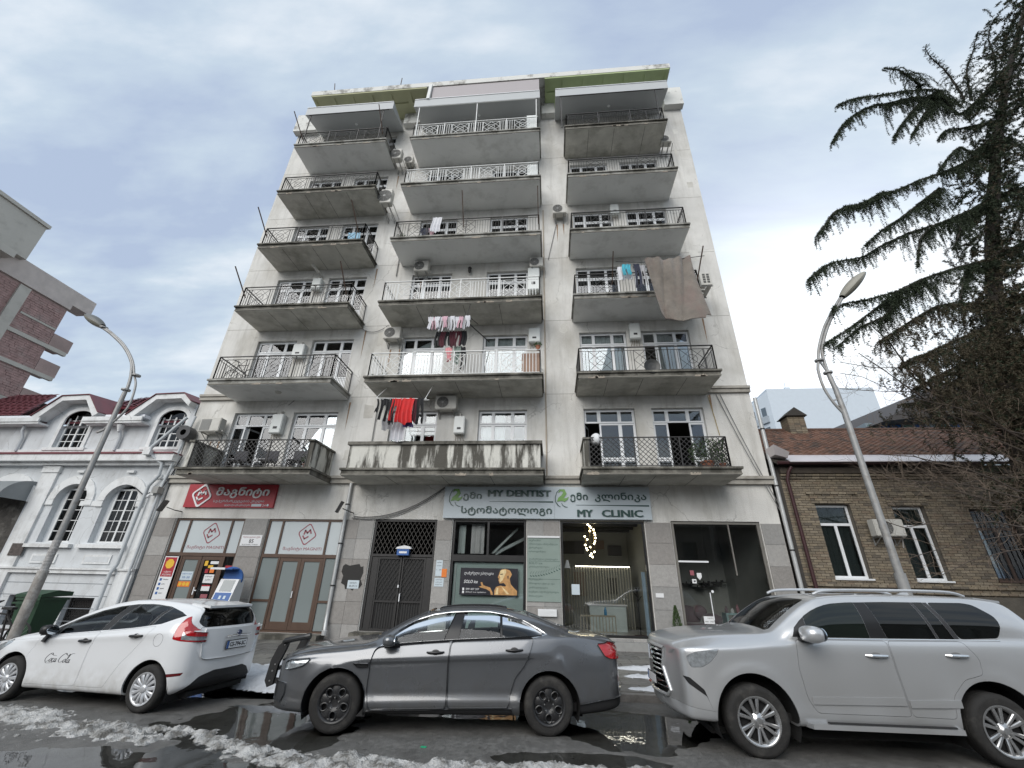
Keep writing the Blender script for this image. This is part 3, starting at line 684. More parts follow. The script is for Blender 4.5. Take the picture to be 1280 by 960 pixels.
flat('house_number_plaque', -10.86, -10.1, 2.88, 3.24, F - .04, white_p, 'white house number plaque on granite between the two shop doors', 'plaque', .015, extra=[
 ('lettering', redline, lambda mb, y: text(mb, "რუსთაველის ქუჩა", -10.8, -10.16, 3.13, 3.20, y, .002)), ('number', ink, lambda mb, y: text(mb, "85", -10.55, -10.38, 2.97, 3.10, y, .002, .01)), ('small_lettering', ink, lambda mb, y: text(mb, "RUSTAVELI STREET", -10.78, -10.18, 2.905, 2.94, y, .002))])
sc_ = MB().use(signw).box(-3.69, .13, F - .16, F - .003, 3.87, 4.93).box(.136, 3.34, F - .16, F - .003, 3.87, 4.93)
sb = sc_.build('clinic_sign', None, origin=(-.2, F, 3.87), label='long pale sign board with dark green lettering above the clinic windows', cat='sign')
for i, (t_, a, b, c, d, bo) in enumerate((("ემი", -3.02, -2.37, 4.45, 4.74, .012), ("MY DENTIST", -2.14, .02, 4.60, 4.81, 0), ("სტომატოლოგი", -3.06, .05, 3.96, 4.27, .012),
      ("ემი", .68, 1.27, 4.43, 4.74, .012), ("კლინიკა", 1.51, 3.22, 4.43, 4.74, .012), ("MY", .91, 1.40, 3.95, 4.17, 0), ("CLINIC", 1.72, 3.04, 3.95, 4.17, 0))):
 mb = MB()
 for q in ((0,) if bo else (-.018, -.006, .006, .018)): text(mb, t_, a + q, b + q, c, d, F - .16, .035 + abs(q) * .1 + q * .03, bo)
 mb.build('lettering', dgreen, sb)
MB().poly([(-2.09, F - .175, 4.425), (.1, F - .175, 4.40), (.1, F - .175, 4.445), (-2.09, F - .175, 4.43)], (0, .014, 0)).build('underline', dgreen, sb)
MB().poly([(.87, F - .175, 4.325), (3.28, F - .175, 4.29), (3.28, F - .175, 4.335), (.87, F - .175, 4.33)], (0, .014, 0)).build('underline', dgreen, sb)
lgreen = mat('leaf_green_print', (.16, .33, .08), .4, var=.1)
for cx in (-3.3, .38):
 def ribbon(pts, ws, m, yy, nm):
  mb = MB(); L_, R_ = [], []
  for i, (x, z) in enumerate(pts):
   a = pts[max(0, i - 1)]; b = pts[min(len(pts) - 1, i + 1)]; dx, dz = b[0] - a[0], b[1] - a[1]; l = math.hypot(dx, dz); w = ws[i] / 2
   L_.append((cx + x - dz / l * w, 4.55 + z + dx / l * w)); R_.append((cx + x + dz / l * w, 4.55 + z - dx / l * w))
  for i in range(len(pts) - 1): mb.poly([(L_[i][0], yy, L_[i][1]), (L_[i + 1][0], yy, L_[i + 1][1]), (R_[i + 1][0], yy, R_[i + 1][1]), (R_[i][0], yy, R_[i][1])], (0, .012, 0))
  mb.build(nm, m, sb)
 S = [(-.1, .18), (-.02, .27), (.08, .26), (.12, .16), (.04, .05), (-.08, -.02), (-.15, -.12)]
 ribbon(S, [.01, .06, .11, .13, .12, .08, .01], lgreen, F - .18, 'logo_swan')
 ribbon([(-.12, -.1), (0, -.04), (.1, -.06), (.2, -.02), (.24, .04)], [.02, .1, .12, .06, .01], lgreen, F - .183, 'logo_leaf')
 ribbon([(-.04, .3), (-.15, .2), (-.2, .05), (-.2, -.12), (-.12, -.24), (-.04, -.29)], [.015, .02, .025, .03, .03, .015], dgreen, F - .177, 'logo_outline')
 ribbon([(.0, -.16), (.04, -.24), (.12, -.29), (.2, -.3)], [.015, .02, .025, .015], dgreen, F - .177, 'logo_outline')

# gate of the stair hall: leaves with diagonal bars above and upright bars below
gate = MB().use(iron_b); frame_rect(gate, -6.1, -3.92, .43, 3.81, .06, F + .03, .07); gate.box(-6.04, -3.98, F + .03, F + .1, 2.62, 2.7)
go = gate.build('gate_frame', None, apt)
def diag(mb, x0, x1, z0, z1, s, y, w=.014):
 H = z1 - z0; x = x0 - H * .6
 while x < x1:
  for up in (0, 1):
   a, b = max(x0, x), min(x1, x + H * .6)
   if b > a:
    za, zb = (a - x) / .6, (b - x) / .6
    if up: mb.bar((a, y, z0 + za), (b, y, z0 + zb), w)
    else: mb.bar((a, y + .01, z1 - za), (b, y + .01, z1 - zb), w)
  x += s
mb = MB(); diag(mb, -6.04, -3.98, 2.7, 3.75, .15, F + .06); mb.build('transom_grille', mat('iron_grey', (.06, .055, .05), .6, var=.2), go)
for i, (a, b) in enumerate(((-5.80, -5.0), (-4.97, -4.18))):
 mb = MB().use(iron_b); frame_rect(mb, a, b, .45, 2.60, .05, F + .035, .05); mb.box(a + .05, b - .05, F + .04, F + .08, 1.24, 1.30)
 g = mb.build('gate_leaf', None, apt)
 mb = MB(); diag(mb, a + .05, b - .05, 1.3, 2.55, .13, F + .05)
 for k in range(9): mb.bar((a + .08 + k * .082, F + .06, .5), (a + .08 + k * .082, F + .06, 1.24), .014)
 mb.build('bars', iron_b, g)['kind'] = 'stuff'
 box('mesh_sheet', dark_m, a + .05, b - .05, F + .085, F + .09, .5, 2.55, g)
 if i == 0: MB().box(-5.03, -4.99, F - .02, F + .034, 1.68, 1.76).build('lock', upvc, g)
 else: MB().bar((-4.92, F - .03, 1.5), (-4.92, F - .03, 1.28), .03).bar((-4.92, F - .03, 1.5), (-4.92, F + .035, 1.5), .02).bar((-4.92, F - .03, 1.28), (-4.92, F + .035, 1.28), .02).build('handle', upvc, g)
for x, x_ in ((-6.02, -5.81), (-4.17, -3.98)): box('side_panel', iron_b, x, x_, F + .035, F + .085, .45, 2.6, apt)
hb = MB().use(blue_p).box(-5.16, -4.75, F - .12, F + .02, 2.66, 2.86).use(white_p).poly([(-5.22, F - .13, 2.86), (-4.68, F - .13, 2.86), (-4.72, F - .13, 2.93), (-4.92, F - .13, 2.97), (-5.16, F - .13, 2.92)], (0, .16, 0)).box(-5.08, -4.82, F - .121, F - .119, 2.72, 2.78)
hb.build('number_box', None, origin=(-4.95, F - .1, 2.66), label='small blue house-shaped number box with white roof on top of the gate', cat='sign')
flat('notice', -6.72, -6.33, 1.62, 1.87, F - .041, pale_p, 'white sheet pasted on the burnt black patch of the granite pier', 'notice', .004, extra=[('lettering', ink, lambda mb, y: text(text(mb, "იყიდება", -6.65, -6.4, 1.76, 1.82, y, .001), "ბინა 599 12 34", -6.66, -6.38, 1.67, 1.73, y, .001))])
mb = MB(); mb.fpoly([(-6.98, 2.3), (-6.9, 2.36), (-6.75, 2.31), (-6.6, 2.34), (-6.42, 2.37), (-6.36, 2.28), (-6.27, 2.3), (-6.24, 2.1), (-6.3, 1.9), (-6.22, 1.75), (-6.3, 1.64), (-6.45, 1.66), (-6.52, 1.56), (-6.62, 1.62), (-6.78, 1.6), (-6.82, 1.72), (-6.95, 1.78), (-6.92, 2.0), (-7.0, 2.12)][::-1], F - .0405, .002)
mb.build('glue_patch', mat('black_glue', (.02, .019, .018), .7, var=.4, vs=8), apt)
flat('notice', -3.8, -3.58, 2.05, 2.53, F - .041, pale_p, 'narrow pale notice on the granite pier right of the gate', 'notice', .004, extra=[('lettering', ink, lambda mb, y: [text(mb, w, -3.77, -3.61, z, z + .04, y, .001) for w, z in (("სადარბაზო", 2.44), ("ბინები", 2.34), ("1 - 24", 2.22))])])
flat('notice', -3.59, -3.42, 2.02, 2.27, F - .046, orange_p, 'small orange leaflet on the granite pier right of the gate', 'notice', .004)
flat('notice', -3.81, -3.5, 1.74, 1.99, F - .041, pale_p, 'square white notice under the orange leaflet', 'notice', .004, extra=[('lettering', ink, lambda mb, y: [text(mb, w, -3.77, -3.55, z, z + .04, y, .001) for w, z in (("გთხოვთ", 1.92), ("დახუროთ კარი", 1.85), ("მადლობა", 1.78))])])

# dentist window
f = MB().use(blackf); frame_rect(f, -3.32, -.84, .52, 3.83, .06); f.box(-3.26, -.9, F + .03, F + .12, 2.52, 2.72).box(-2.15, -2.08, F + .04, F + .12, 2.72, 3.77)
dw = f.build('display_window', None, apt)
gpane(dw, -3.26, -2.15, 2.72, 3.77, shopg); gpane(dw, -2.08, -.9, 2.72, 3.77, shopg); gpane(dw, -3.26, -.9, .58, 2.52, shopg)
box('backing_panel', mat('mint_panel', (.55, .70, .66), .6, var=.05, vs=1), -3.24, -.92, F + .2, F + .23, .55, 2.5, dw)
box('inner_frame', mat('pale_frame', (.6, .68, .66), .5), -3.2, -3.15, F + .17, F + .2, .55, 2.45, dw)
MB().poly([(-2.05, F + .5, 2.8), (-1.2, F + .9, 3.7), (-1.1, F + .9, 3.7), (-1.95, F + .5, 2.8)], (0, .05, 0)).poly([(-1.9, F + .6, 2.75), (-.95, F + 1.1, 3.3), (-.95, F + 1.1, 3.4), (-1.95, F + .6, 2.85)], (0, .05, 0)).build('stair_stringer', mat('pale_frame', ()), apt)
curtain(-2.75, -2.3, 2.78, 3.75, F + .4, dw); curtain(-3.2, -2.95, 2.78, 3.7, F + .4, dw, mat('pale_frame', ()))
# gold-woman advertisement
ad = MB().box(-2.98, -1.09, F + .045, F + .06, 1.52, 2.32).build('advert_panel', mat('advert_black', (.012, .012, .02), .35, var=.2, vs=5), None, origin=(-2.03, F + .05, 1.52), label='black beauty advert with a gilded woman behind the dentist window glass', cat='poster')
skin_g = mat('gilded_skin_print', (.50, .27, .10), .45, var=.35, vs=14); skin_l = mat('gilded_light_print', (.72, .56, .30), .4, var=.2, vs=10)
ya_ = F + .040
ax = lambda u, v: (-2.98 + u * 1.89, 1.52 + v * .80)
def adp(m, pts, lift, nm): MB().fpoly([ax(*p) for p in pts][::-1], ya_ - lift, .003).build(nm, m, ad)
adp(skin_g, [(.60, .02), (.99, .02), (.99, .18), (.93, .30), (.88, .42), (.86, .62), (.90, .78), (.86, .93), (.78, .985), (.71, .95), (.685, .86), (.675, .78), (.655, .66), (.675, .62), (.67, .55), (.69, .44), (.76, .46), (.80, .38), (.79, .33), (.70, .36), (.63, .31), (.60, .18)], 0, 'figure')
adp(skin_l, [(.69, .90), (.73, .95), (.79, .96), (.80, .86), (.77, .72), (.74, .56), (.70, .48), (.685, .56), (.70, .66), (.68, .74), (.695, .82)], .002, 'face')
adp(skin_l, [(.62, .04), (.67, .04), (.67, .28), (.64, .28)], .002, 'shoulder_light'); adp(skin_l, [(.72, .34), (.80, .2), (.86, .06), (.82, .05), (.76, .2)], .002, 'collar_light')
adp(skin_g, [(.33, .31), (.38, .33), (.36, .47), (.39, .47), (.41, .36), (.46, .33), (.53, .28), (.575, .1), (.58, .02), (.545, .02), (.53, .14), (.47, .22), (.38, .27)], 0, 'hand')
adp(mat('advert_black', ()), [(.69, .79), (.745, .80), (.74, .77), (.70, .76)], .004, 'eye'); adp(mat('advert_black', ()), [(.82, .72), (.84, .74), (.84, .62), (.825, .62)], .003, 'ear')
mb = MB(); text(mb, "ლაზერული ეპილაცია", *[ax(.07, 0)[0], ax(.58, 0)[0], ax(0, .72)[1], ax(0, .86)[1]], ya_, .002, 0, .25); text(mb, "SOLO ice", ax(.07, 0)[0], ax(.31, 0)[0], ax(0, .43)[1], ax(0, .55)[1], ya_, .002, .01, .25)
text(mb, "599 407 207", ax(.11, 0)[0], ax(.34, 0)[0], ax(0, .18)[1], ax(0, .25)[1], ya_, .002); text(mb, "SOLO ice epilation", ax(.11, 0)[0], ax(.46, 0)[0], ax(0, .07)[1], ax(0, .13)[1], ya_, .002)
for v in (.17, .06): a, b = ax(.05, v); mb.box(a, a + .06, ya_ - .002, ya_, b, b + .07)
mb.build('lettering', white_p, ad)
# glass price panel on the pier
gp = MB().box(-.78, .29, F - .06, F - .042, 1.38, 3.27).build('glass_panel', mat('etched_glass', (.27, .33, .30), .15, var=.06, vs=3, coat=.5), None, origin=(-.25, F, 1.38), label='grey green glass panel of clinic services fixed to the granite pier', cat='sign')
MB().box(-.78, .29, F - .09, F - .042, 3.272, 3.33).build('top_rail', white_p, gp)
mb = MB(); zz = 3.15
for w in ("თერაპია", "ორთოპედია იმპლანტაცია", "ქირურგია", "ორთოდონტია", "", "ლაზერული ეპილაცია", "SOLO ice", "კოსმეტოლოგია"):
 if w: text(mb, w, -.73, -.73 + min(.95, .055 * len(w)), zz, zz + .07, F - .06, .002)
 zz -= .115
zz = 1.98
for w in ("რენტგენი", "პროფილაქტიკა და", "კონსულტაცია", "ბავშვთა სტომატოლოგია", "მისაღები"):
 text(mb, w, -.73, -.73 + min(.95, .055 * len(w)), zz, zz + .065, F - .06, .002); zz -= .12
for z in (2.55, 2.02): mb.box(-.76, .27, F - .062, F - .06, z, z + .008)
for k in range(12):
 t = k / 11; x = -.7 + t * .92; z = 2.14 + .22 * t * t
 for s in (-1, 1): mb.fpoly([(x, z), (x + .05, z + .05 * s + .03), (x + .08, z + .09 * s + .04), (x + .03, z + .06 * s + .01)][::s], F - .062, .002)
mb.build('lettering', dgreen, gp)
bx = MB().use(white_p).box(-.44, .14, F - .12, F - .04, .98, 1.18); 
for k in range(5): bx.box(-.40, .10, F - .126, F - .12, 1.0 + k * .033, 1.015 + k * .033)
bx.build('wall_vent', None, origin=(-.15, F, .98), label='white louvred wall box low on the pier beneath the glass panel', cat='vent')

# clinic window
f = MB().use(blackf); frame_rect(f, .34, 3.07, .47, 3.82, .055); cw = f.build('display_window', None, apt); gpane(cw, .395, 3.015, .525, 3.765, shopg)
flat('notice', .63, .88, 1.6, 1.9, F + .07, pale_p, 'pale green paper taped inside the clinic window', 'notice', .004)
mb = MB().use(white_p); mb.poly([(.42, F + .3, 2.38), (.62, F + .3, 2.38), (.56, F + .3, 2.62), (.50, F + .3, 2.62)], (0, .12, 0)); mb.build('wall_lamp_shade', None, origin=(.5, F + .3, 2.4), label='small white cone lamp shade inside the left edge of clinic window', cat='lamp')
ch = empty('chandelier', (1.42, F + 1.5, 4.1), 'cluster chandelier of small lit globes hanging in the clinic window', 'chandelier')
rr_ = random.Random(5); glow = mat('lamp_globe', (1, .95, .8), .3, emit=(1, .85, .55), es=10.0)
mb = MB(); gb = []
for k in range(20):
 a = rr_.random() * 6.28; t = k / 19; r = .2 * math.sin(math.pi * (.15 + .75 * t)); z = 3.9 - t * 1.1
 x, y = 1.42 + r * math.cos(a), F + 1.5 + r * math.sin(a); mb.bar((x, y, z), (x, y, 4.12), .006); gb.append((x, y, z))
mb.lathe([(0, 4.1), (.15, 4.1), (.15, 4.14), (0, 4.14)], c=(1.42, F + 1.5, 0), n=16); mb.build('canopy_and_cords', mat('brass', (.4, .3, .12), .3, metal=1), ch)
for p_ in gb:
 MB().lathe([(0, -.032), (.022, -.022), (.032, 0), (.022, .022), (0, .032)], c=p_, n=8).build('globe', glow, ch, smooth=True)
box('strip_light', mat('strip_lamp', (1, .95, .85), .3, emit=(1, .92, .75), es=6), .9, 2.9, F + 2.5, F + 2.53, 2.52, 2.545, None, label='thin warm strip light across the back of the clinic', cat='lamp')
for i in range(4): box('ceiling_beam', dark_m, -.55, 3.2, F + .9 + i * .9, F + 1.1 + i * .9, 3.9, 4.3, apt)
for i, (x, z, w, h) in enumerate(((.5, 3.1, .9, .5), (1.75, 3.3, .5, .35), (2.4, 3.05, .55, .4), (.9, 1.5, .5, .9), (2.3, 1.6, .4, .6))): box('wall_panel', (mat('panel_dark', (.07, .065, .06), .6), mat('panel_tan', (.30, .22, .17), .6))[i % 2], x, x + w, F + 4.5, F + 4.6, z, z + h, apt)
mb = MB()
for k in range(24): mb.box(.6 + k * .1, .64 + k * .1, F + 2.55, F + 2.6, .5, 2.5)
tag(mb.build('slat_screen', mat('pale_slats', (.34, .33, .27), .6, var=.1), apt), kind='stuff')
mb = MB().use(mat('pale_frame', ())).box(1.3, 2.55, F + 1.9, F + 2.5, .47, 1.25).use(white_p).box(1.25, 2.6, F + 1.85, F + 2.52, 1.25, 1.29)
mb.build('reception_desk', None, label='pale reception desk inside the clinic window', cat='desk')
mb = MB().use(mat('pale_wood', (.42, .38, .28), .5))
mb.bar((.9, F + .6, 1.0), (2.0, F + .6, 1.0), .05).bar((.9, F + .6, .55), (2.0, F + .6, .55), .04)
for k in range(12): mb.bar((.9 + k * .1, F + .6, .47), (.9 + k * .1, F + .6, 1.0), .025)
mb.build('low_railing', None, label='low slatted rail at the foot of the clinic window', cat='railing')
MB().lathe([(0, 0), (.045, 0), (.045, .14), (.02, .19), (.02, .23), (0, .23)], c=(1.7, F + .6, 1.026), n=12).build('spray_bottle', mat('blue_bottle', (.10, .35, .6), .2), None, label='small blue bottle standing on the low slatted rail', cat='bottle')
mb = MB(); mb.tube([(2.75, F + .6, .47), (2.75, F + .6, 1.85)], .018)
for k in range(6): a = k * 1.05; mb.tube([(2.75, F + .6, 1.45 + .05 * k), (2.75 + .14 * math.cos(a), F + .6 + .14 * math.sin(a), 1.6 + .05 * k)], .01, 5)
mb.lathe([(0, .47), (.2, .47), (.2, .5), (0, .52)], c=(2.75, F + .6, 0), n=12); mb.build('coat_stand', blackf, None, label='black coat stand near the right edge of the clinic window', cat='coat stand')
curtain(2.88, 3.0, .5, 2.3, F + .3, cw, mat('blue_white_drape', (.45, .58, .68), .8))
# salon
f = MB().use(mat('steel_frame', (.2, .19, .17), .5, metal=.3, var=.1)); frame_rect(f, 3.97, 6.74, .52, 3.84, .07); f.box(5.76, 5.80, F + .05, F + .11, 2.25, 3.77)
sw = f.build('display_window', None, apt)
gpane(sw, 4.04, 4.93, 2.66, 3.77, shopd); gpane(sw, 4.95, 6.67, .59, 3.77, shopd)
gd_ = MB().use(shopd).box(4.045, 4.925, F + .075, F + .087, .59, 2.60).build('glass_door', None, apt)
MB().box(4.04, 4.98, F + .06, F + .10, 2.605, 2.655).build('door_rail', upvc, gd_); MB().tube([(4.86, F + .03, 1.0), (4.86, F + .03, 1.75)], .015).build('handle', upvc, gd_); MB().lathe([(0, F + .05), (.04, F + .05), (.04, F + .075)], 'y', (4.95, 0, 1.78), 12).build('hinge', upvc, gd_)
flat('sticker', 4.36, 4.48, 2.23, 2.37, F + .07, redline, 'small dark red shield sticker on the salon door', 'sticker', .003)
mb = MB(); mb.fpoly([(4.56, 2.3), (4.70, 2.3), (4.70, 2.18), (4.63, 2.1), (4.56, 2.18)][::-1], F + .067, .003); tag(mb.build('sticker', white_p), 'white shield shaped sticker on the salon door', 'sticker')
flat('sticker', 4.39, 4.52, 2.0, 2.12, F + .07, white_p, 'square white sticker with a dark mark on the salon door', 'sticker', .003, extra=[('mark', ink, lambda mb, y: mb.fpoly([(4.42, 2.07), (4.49, 2.09), (4.5, 2.06), (4.46, 2.03)][::-1], y - .002, .002))])
flat('notice', 4.57, 4.87, .9, 1.1, F + .07, white_p, 'white opening hours notice low on the salon door', 'notice', .003, extra=[('lettering', ink, lambda mb, y: text(text(mb, "სალონი", 4.68, 4.84, 1.03, 1.07, y, .001), "10:00 - 19:00", 4.6, 4.84, .94, .98, y, .001))])
flat('socket_cover', 3.2, 3.44, 1.58, 1.70, F - .041, white_p, 'small white plate on the granite pier left of the salon', 'plate', .012)
for i, (x, z) in enumerate(((5.45, 2.02), (5.85, 1.90), (6.3, 1.96), (6.1, 2.06), (6.6, 2.1))):
 MB().box(x - .2, x + .2, F + 3.9, F + 4.48, z, z + .03).box(x - .17, x - .13, F + 3.95, F + 4.0, z + .03, z + .1).box(x + .02, x + .1, F + 3.95, F + 4.02, z + .03, z + .09).build('wall_shelf', dark_m, apt)
def blob(mb, c, r, n=10, sq=(1, 1, 1), seed=0):
 rq = random.Random(seed); v = []; f = []
 for i in range(n + 1):
  p = math.pi * i / n
  for k in range(n): a = 2 * math.pi * k / n; q = 1 + .12 * math.sin(3 * a + seed) * math.sin(p); v.append((c[0] + r * sq[0] * q * math.sin(p) * math.cos(a), c[1] + r * sq[1] * q * math.sin(p) * math.sin(a), c[2] + r * sq[2] * math.cos(p)))
 for i in range(n):
  for k in range(n): f.append((i * n + k, (i + 1) * n + k, (i + 1) * n + (k + 1) % n, i * n + (k + 1) % n))
 return mb.add(v, f)
mb = MB(); mb.box(4.15, 5.4, F + .9, F + 1.6, .55, .85); blob(mb, (4.5, F + 1.55, 1.0), .35, sq=(1.2, .4, 1)); blob(mb, (5.15, F + 1.2, .95), .28, sq=(1.2, .9, .7), seed=2); blob(mb, (4.9, F + 1.5, 1.15), .22, seed=3)
mb.build('salon_sofa', mat('dark_velvet', (.22, .17, .19), .7, var=.2, sheen=.5), None, smooth=True, label='dark mauve upholstered sofa inside the salon window', cat='sofa')
mb = MB().box(5.5, 6.15, F + .8, F + 1.2, 1.12, 1.17).box(5.5, 5.56, F + .8, F + 1.2, .5, 1.12).box(6.09, 6.15, F + .8, F + 1.2, .5, 1.12); mb.build('side_table', mat('pale_turquoise', (.40, .58, .60), .5), None, label='small pale turquoise table inside the salon window', cat='table')
for i, (x, h, m, nm) in enumerate(((5.6, .2, mat('dark_velvet', ()), 'dark pointed'), (5.78, .14, white_p, 'low white'), (5.95, .24, mat('pink_cap', (.4, .22, .25), .4), 'dull pink'))):
 MB().lathe([(0, 0), (.05, 0), (.055, h * .6), (.03, h * .8), (.03, h), (0, h)], c=(x, F + 1.0, 1.171), n=10).build('salon_bottle', m, None, label='%s bottle standing on the turquoise salon table' % nm, cat='bottle')
# conical evergreen in the corner
pot = MB().lathe([(0, .38), (.13, .38), (.16, .62), (.14, .62), (.13, .6), (0, .6)], c=(3.62, F - .5, 0), n=16).build('pot', mat('grey_pot', (.2, .2, .2), .7), None)
cy_root = empty('potted_cypress', (3.62, F - .5, .38), 'small conical evergreen in a pot against the granite pier beside the salon', 'plant')
pot.data.transform(Matrix.Translation((pot.location - Vector(cy_root.location)))); pot.parent = cy_root; pot.location = (0, 0, 0)
cyp = mat('cypress_green', (.055, .095, .03), .8, var=.5, vs=12)
mb = MB(); rq = random.Random(2)
for k in range(1500):
 t = rq.random() ** 1.1; z = .62 + t * .75; r = .17 * (1 - t) ** .7 * (.5 + .5 * rq.random()) + .005; a = rq.random() * 6.28
 x, y = 3.62 + r * math.cos(a), F - .5 + r * math.sin(a); s = .02
 d = Vector((math.cos(a) * .5, math.sin(a) * .5, 1)).normalized(); e_ = d.cross(Vector((rq.random() - .5, rq.random() - .5, .1))).normalized() * s * .5
 p = Vector((x, y, z)); mb.add([p - e_, p + e_, p + d * s * 2.2], [(0, 1, 2)])
mb.build('foliage', cyp, cy_root, recalc=False)
box('step_block', mat('stone_step', ()), 3.35, 3.9, F - .75, F - .352, .0, .38, apt)

# ---- payment kiosk
kx = -10.35; ky = F - .75
ks = empty('payment_kiosk', (kx, ky, .2), 'blue and white payment kiosk with sloping screen beside the first shop', 'kiosk')
mb = MB().use(white_p); mb.poly([(kx - .32, ky - .18, .2), (kx - .32, ky - .22, 1.1), (kx - .32, ky + .02, 1.82), (kx - .32, ky + .3, 1.82), (kx - .32, ky + .3, .2)], (.62, 0, 0)); mb.build('cabinet', None, ks)
def kp(u, v, o): # on the sloping face
 a = Vector((kx - .32 + .62 * u, ky - .22, 1.1)); b = Vector((0, .24, .72)); n = Vector((0, -.72, .24)).normalized(); return a + b * v + n * o
def kq(u0, u1, v0, v1, o, m, nm): MB().add([kp(u0, v0, o), kp(u1, v0, o), kp(u1, v1, o), kp(u0, v1, o), kp(u0, v0, 0), kp(u1, v0, 0), kp(u1, v1, 0), kp(u0, v1, 0)], [(0, 1, 2, 3), (0, 4, 5, 1), (1, 5, 6, 2), (2, 6, 7, 3), (3, 7, 4, 0)]).build(nm, m, ks)
kq(.06, .94, .02, .45, .006, blue_p, 'blue_panel'); kq(.2, .84, .5, .95, .008, mat('screen_off', (.16, .19, .2), .15, coat=.5), 'screen')
mb = MB(); 
for u in (.35, .6): mb.add([kp(u, .2, .01), kp(u + .12, .2, .01), kp(u + .12, .33, .01), kp(u, .33, .01)], [(0, 1, 2, 3)])
mb.build('keypad', pale_p, ks)
MB().box(kx - .28, kx + .26, ky - .21, ky - .185, .3, 1.0).build('lower_door', blue_p, ks)
pts = []; 
for k in range(13): a = R(-20 + 110 * k / 12); pts.append((ky + .05 - .45 * math.cos(a) * .5 + .1, 1.8 + .36 * math.sin(a)))
mb = MB(); pf = [(kx - .1 + .42 * math.cos(R(a)), 1.83 + .36 * math.sin(R(a))) for a in range(-35, 130, 12)]
mb.poly([(x, ky + .12, z) for x, z in pf] + [(kx - .35, ky + .12, 1.85)], (0, .06, 0)); mb.build('back_shield', blue_p, ks)
MB().box(kx - .58, kx + .14, ky - .22, ky + .12, 2.1, 2.13).build('hood', blue_p, ks); MB().box(kx - .6, kx - .1, ky - .24, ky - .222, 2.09, 2.15).build('hood_edge', white_p, ks)

# ---- floodlights on the shop fascia
def flood(x, s, label):
 e_ = empty('floodlight', (x, F, 4.0), label, 'lamp', 'floodlights over the first shops')
 MB().bar((x, F - .0, 4.02), (x, F - .32, 4.02), .03).bar((x, F - .32, 4.02), (x - .2 * s, F - .5, 4.1), .025).build('bracket', iron_b, e_)
 mb = MB(); c = Vector((x - .25 * s, F - .62, 4.13)); d = Vector((-.8 * s, -.3, .35)).normalized(); u = Vector((0, -1, 0)).cross(d).normalized(); v = u.cross(d)
 a, b, t = u * .2, v * .13, d * .04
 q = [c - a - b, c + a - b, c + a + b, c - a + b]; mb.add([p - t for p in q] + [p + t for p in q], [(0, 1, 2, 3), (4, 7, 6, 5), (0, 4, 5, 1), (1, 5, 6, 2), (2, 6, 7, 3), (3, 7, 4, 0)])
 mb.build('lamp_head', iron_b, e_)
flood(-13.5, 1, 'black floodlight on the fascia at the far left above the first shop'); flood(-6.95, 1, 'black floodlight on the fascia beside the white downpipe')
# ================================================================== THINGS FIXED TO OR HUNG ON THE BLOCK
acw = mat('ac_casing', (.56, .55, .51), .5, var=.08, vs=3, dirt=(.35, .33, .28), ds=4, dmix=.4)
acd = mat('ac_grille', (.09, .09, .085), .6, var=.2)
acg = mat('ac_louvre', (.3, .3, .29), .6, var=.1)
def ac(x, z, label, y=F - .02, w=.82, h=.56, d=.32, fan=.5, louvre=False, gap=.12, turn=0):
 e_ = empty('air_conditioner', (x + w / 2, y, z), label, 'air conditioner', 'air conditioner units on the facade')
 y1 = y - gap; y0 = y1 - d
 mb = MB().use(acw).box(x, x + w, y0, y1, z, z + h); bmx = mb.build('casing', None, e_)
 bm = bmesh.new(); bm.from_mesh(bmx.data); bmesh.ops.bevel(bm, geom=bm.edges[:], offset=.02, segments=2, affect='EDGES'); bm.to_mesh(bmx.data); bm.free()
 if louvre:
  g = MB()
  for k in range(13): g.box(x + .05, x + w * .55, y0 - .012, y0 - .001, z + .05 + k * (h - .1) / 13, z + .072 + k * (h - .1) / 13)
  g.build('louvres', acg, e_)
 else:
  cx = x + w * .36; r = h * .40
  MB().lathe([(0, y0 - .004), (r, y0 - .004), (r, y0 + .001)], 'y', (cx, 0, z + h / 2), 24).build('fan_opening', acd, e_)
  g = MB()
  for k in range(1, 6): g.lathe([(r * k / 5 - .006, y0 - .02), (r * k / 5 + .004, y0 - .02), (r * k / 5 + .004, y0 - .012), (r * k / 5 - .006, y0 - .012)], 'y', (cx, 0, z + h / 2), 24, close=True)
  for k in range(8): a = k * math.pi / 4; g.bar((cx, y0 - .016, z + h / 2), (cx + r * math.cos(a), y0 - .016, z + h / 2 + r * math.sin(a)), .008)
  g.lathe([(0, y0 - .025), (r * .2, y0 - .025), (r * .2, y0 - .01)], 'y', (cx, 0, z + h / 2), 12)
  g.build('fan_guard', acg, e_)
 b = MB()
 for xx in (x + .12, x + w - .12): b.bar((xx, y, z - .02), (xx, y0 + .02, z - .02), .03).bar((xx, y, z - .02), (xx, y, z - .25), .03).bar((xx, y, z - .25), (xx, y0 + .08, z - .03), .02)
 b.build('bracket', acg, e_)
 MB().tube([(x + w, y0 + .15, z + .1), (x + w + .08, y0 + .15, z + .05), (x + w + .1, y - .02, z - .05), (x + w + .05, y - .02, z - .3)], .018, 6).build('pipe', mat('pipe_lagging', (.5, .49, .46), .8), e_)
ac(-13.62, 6.98, 'beige air conditioner with louvred front at the far left of the lowest row', h=.55, w=.85, louvre=True)
ac(-4.3, 7.78, 'air conditioner over the stained parapet beside the black laundry')
ac(-6.82, 10.98, 'air conditioner left of the window behind the lower white railing', w=.72)
ac(-5.95, 14.5, 'air conditioner above the left window of the upper white railing', w=.66, h=.58)
ac(-.72, 14.48, 'air conditioner at the right end of the middle column near the pipe', w=.58, h=.5)
ac(.36, 17.62, 'air conditioner alone on the pier between middle and right balconies', w=.62, h=.56)
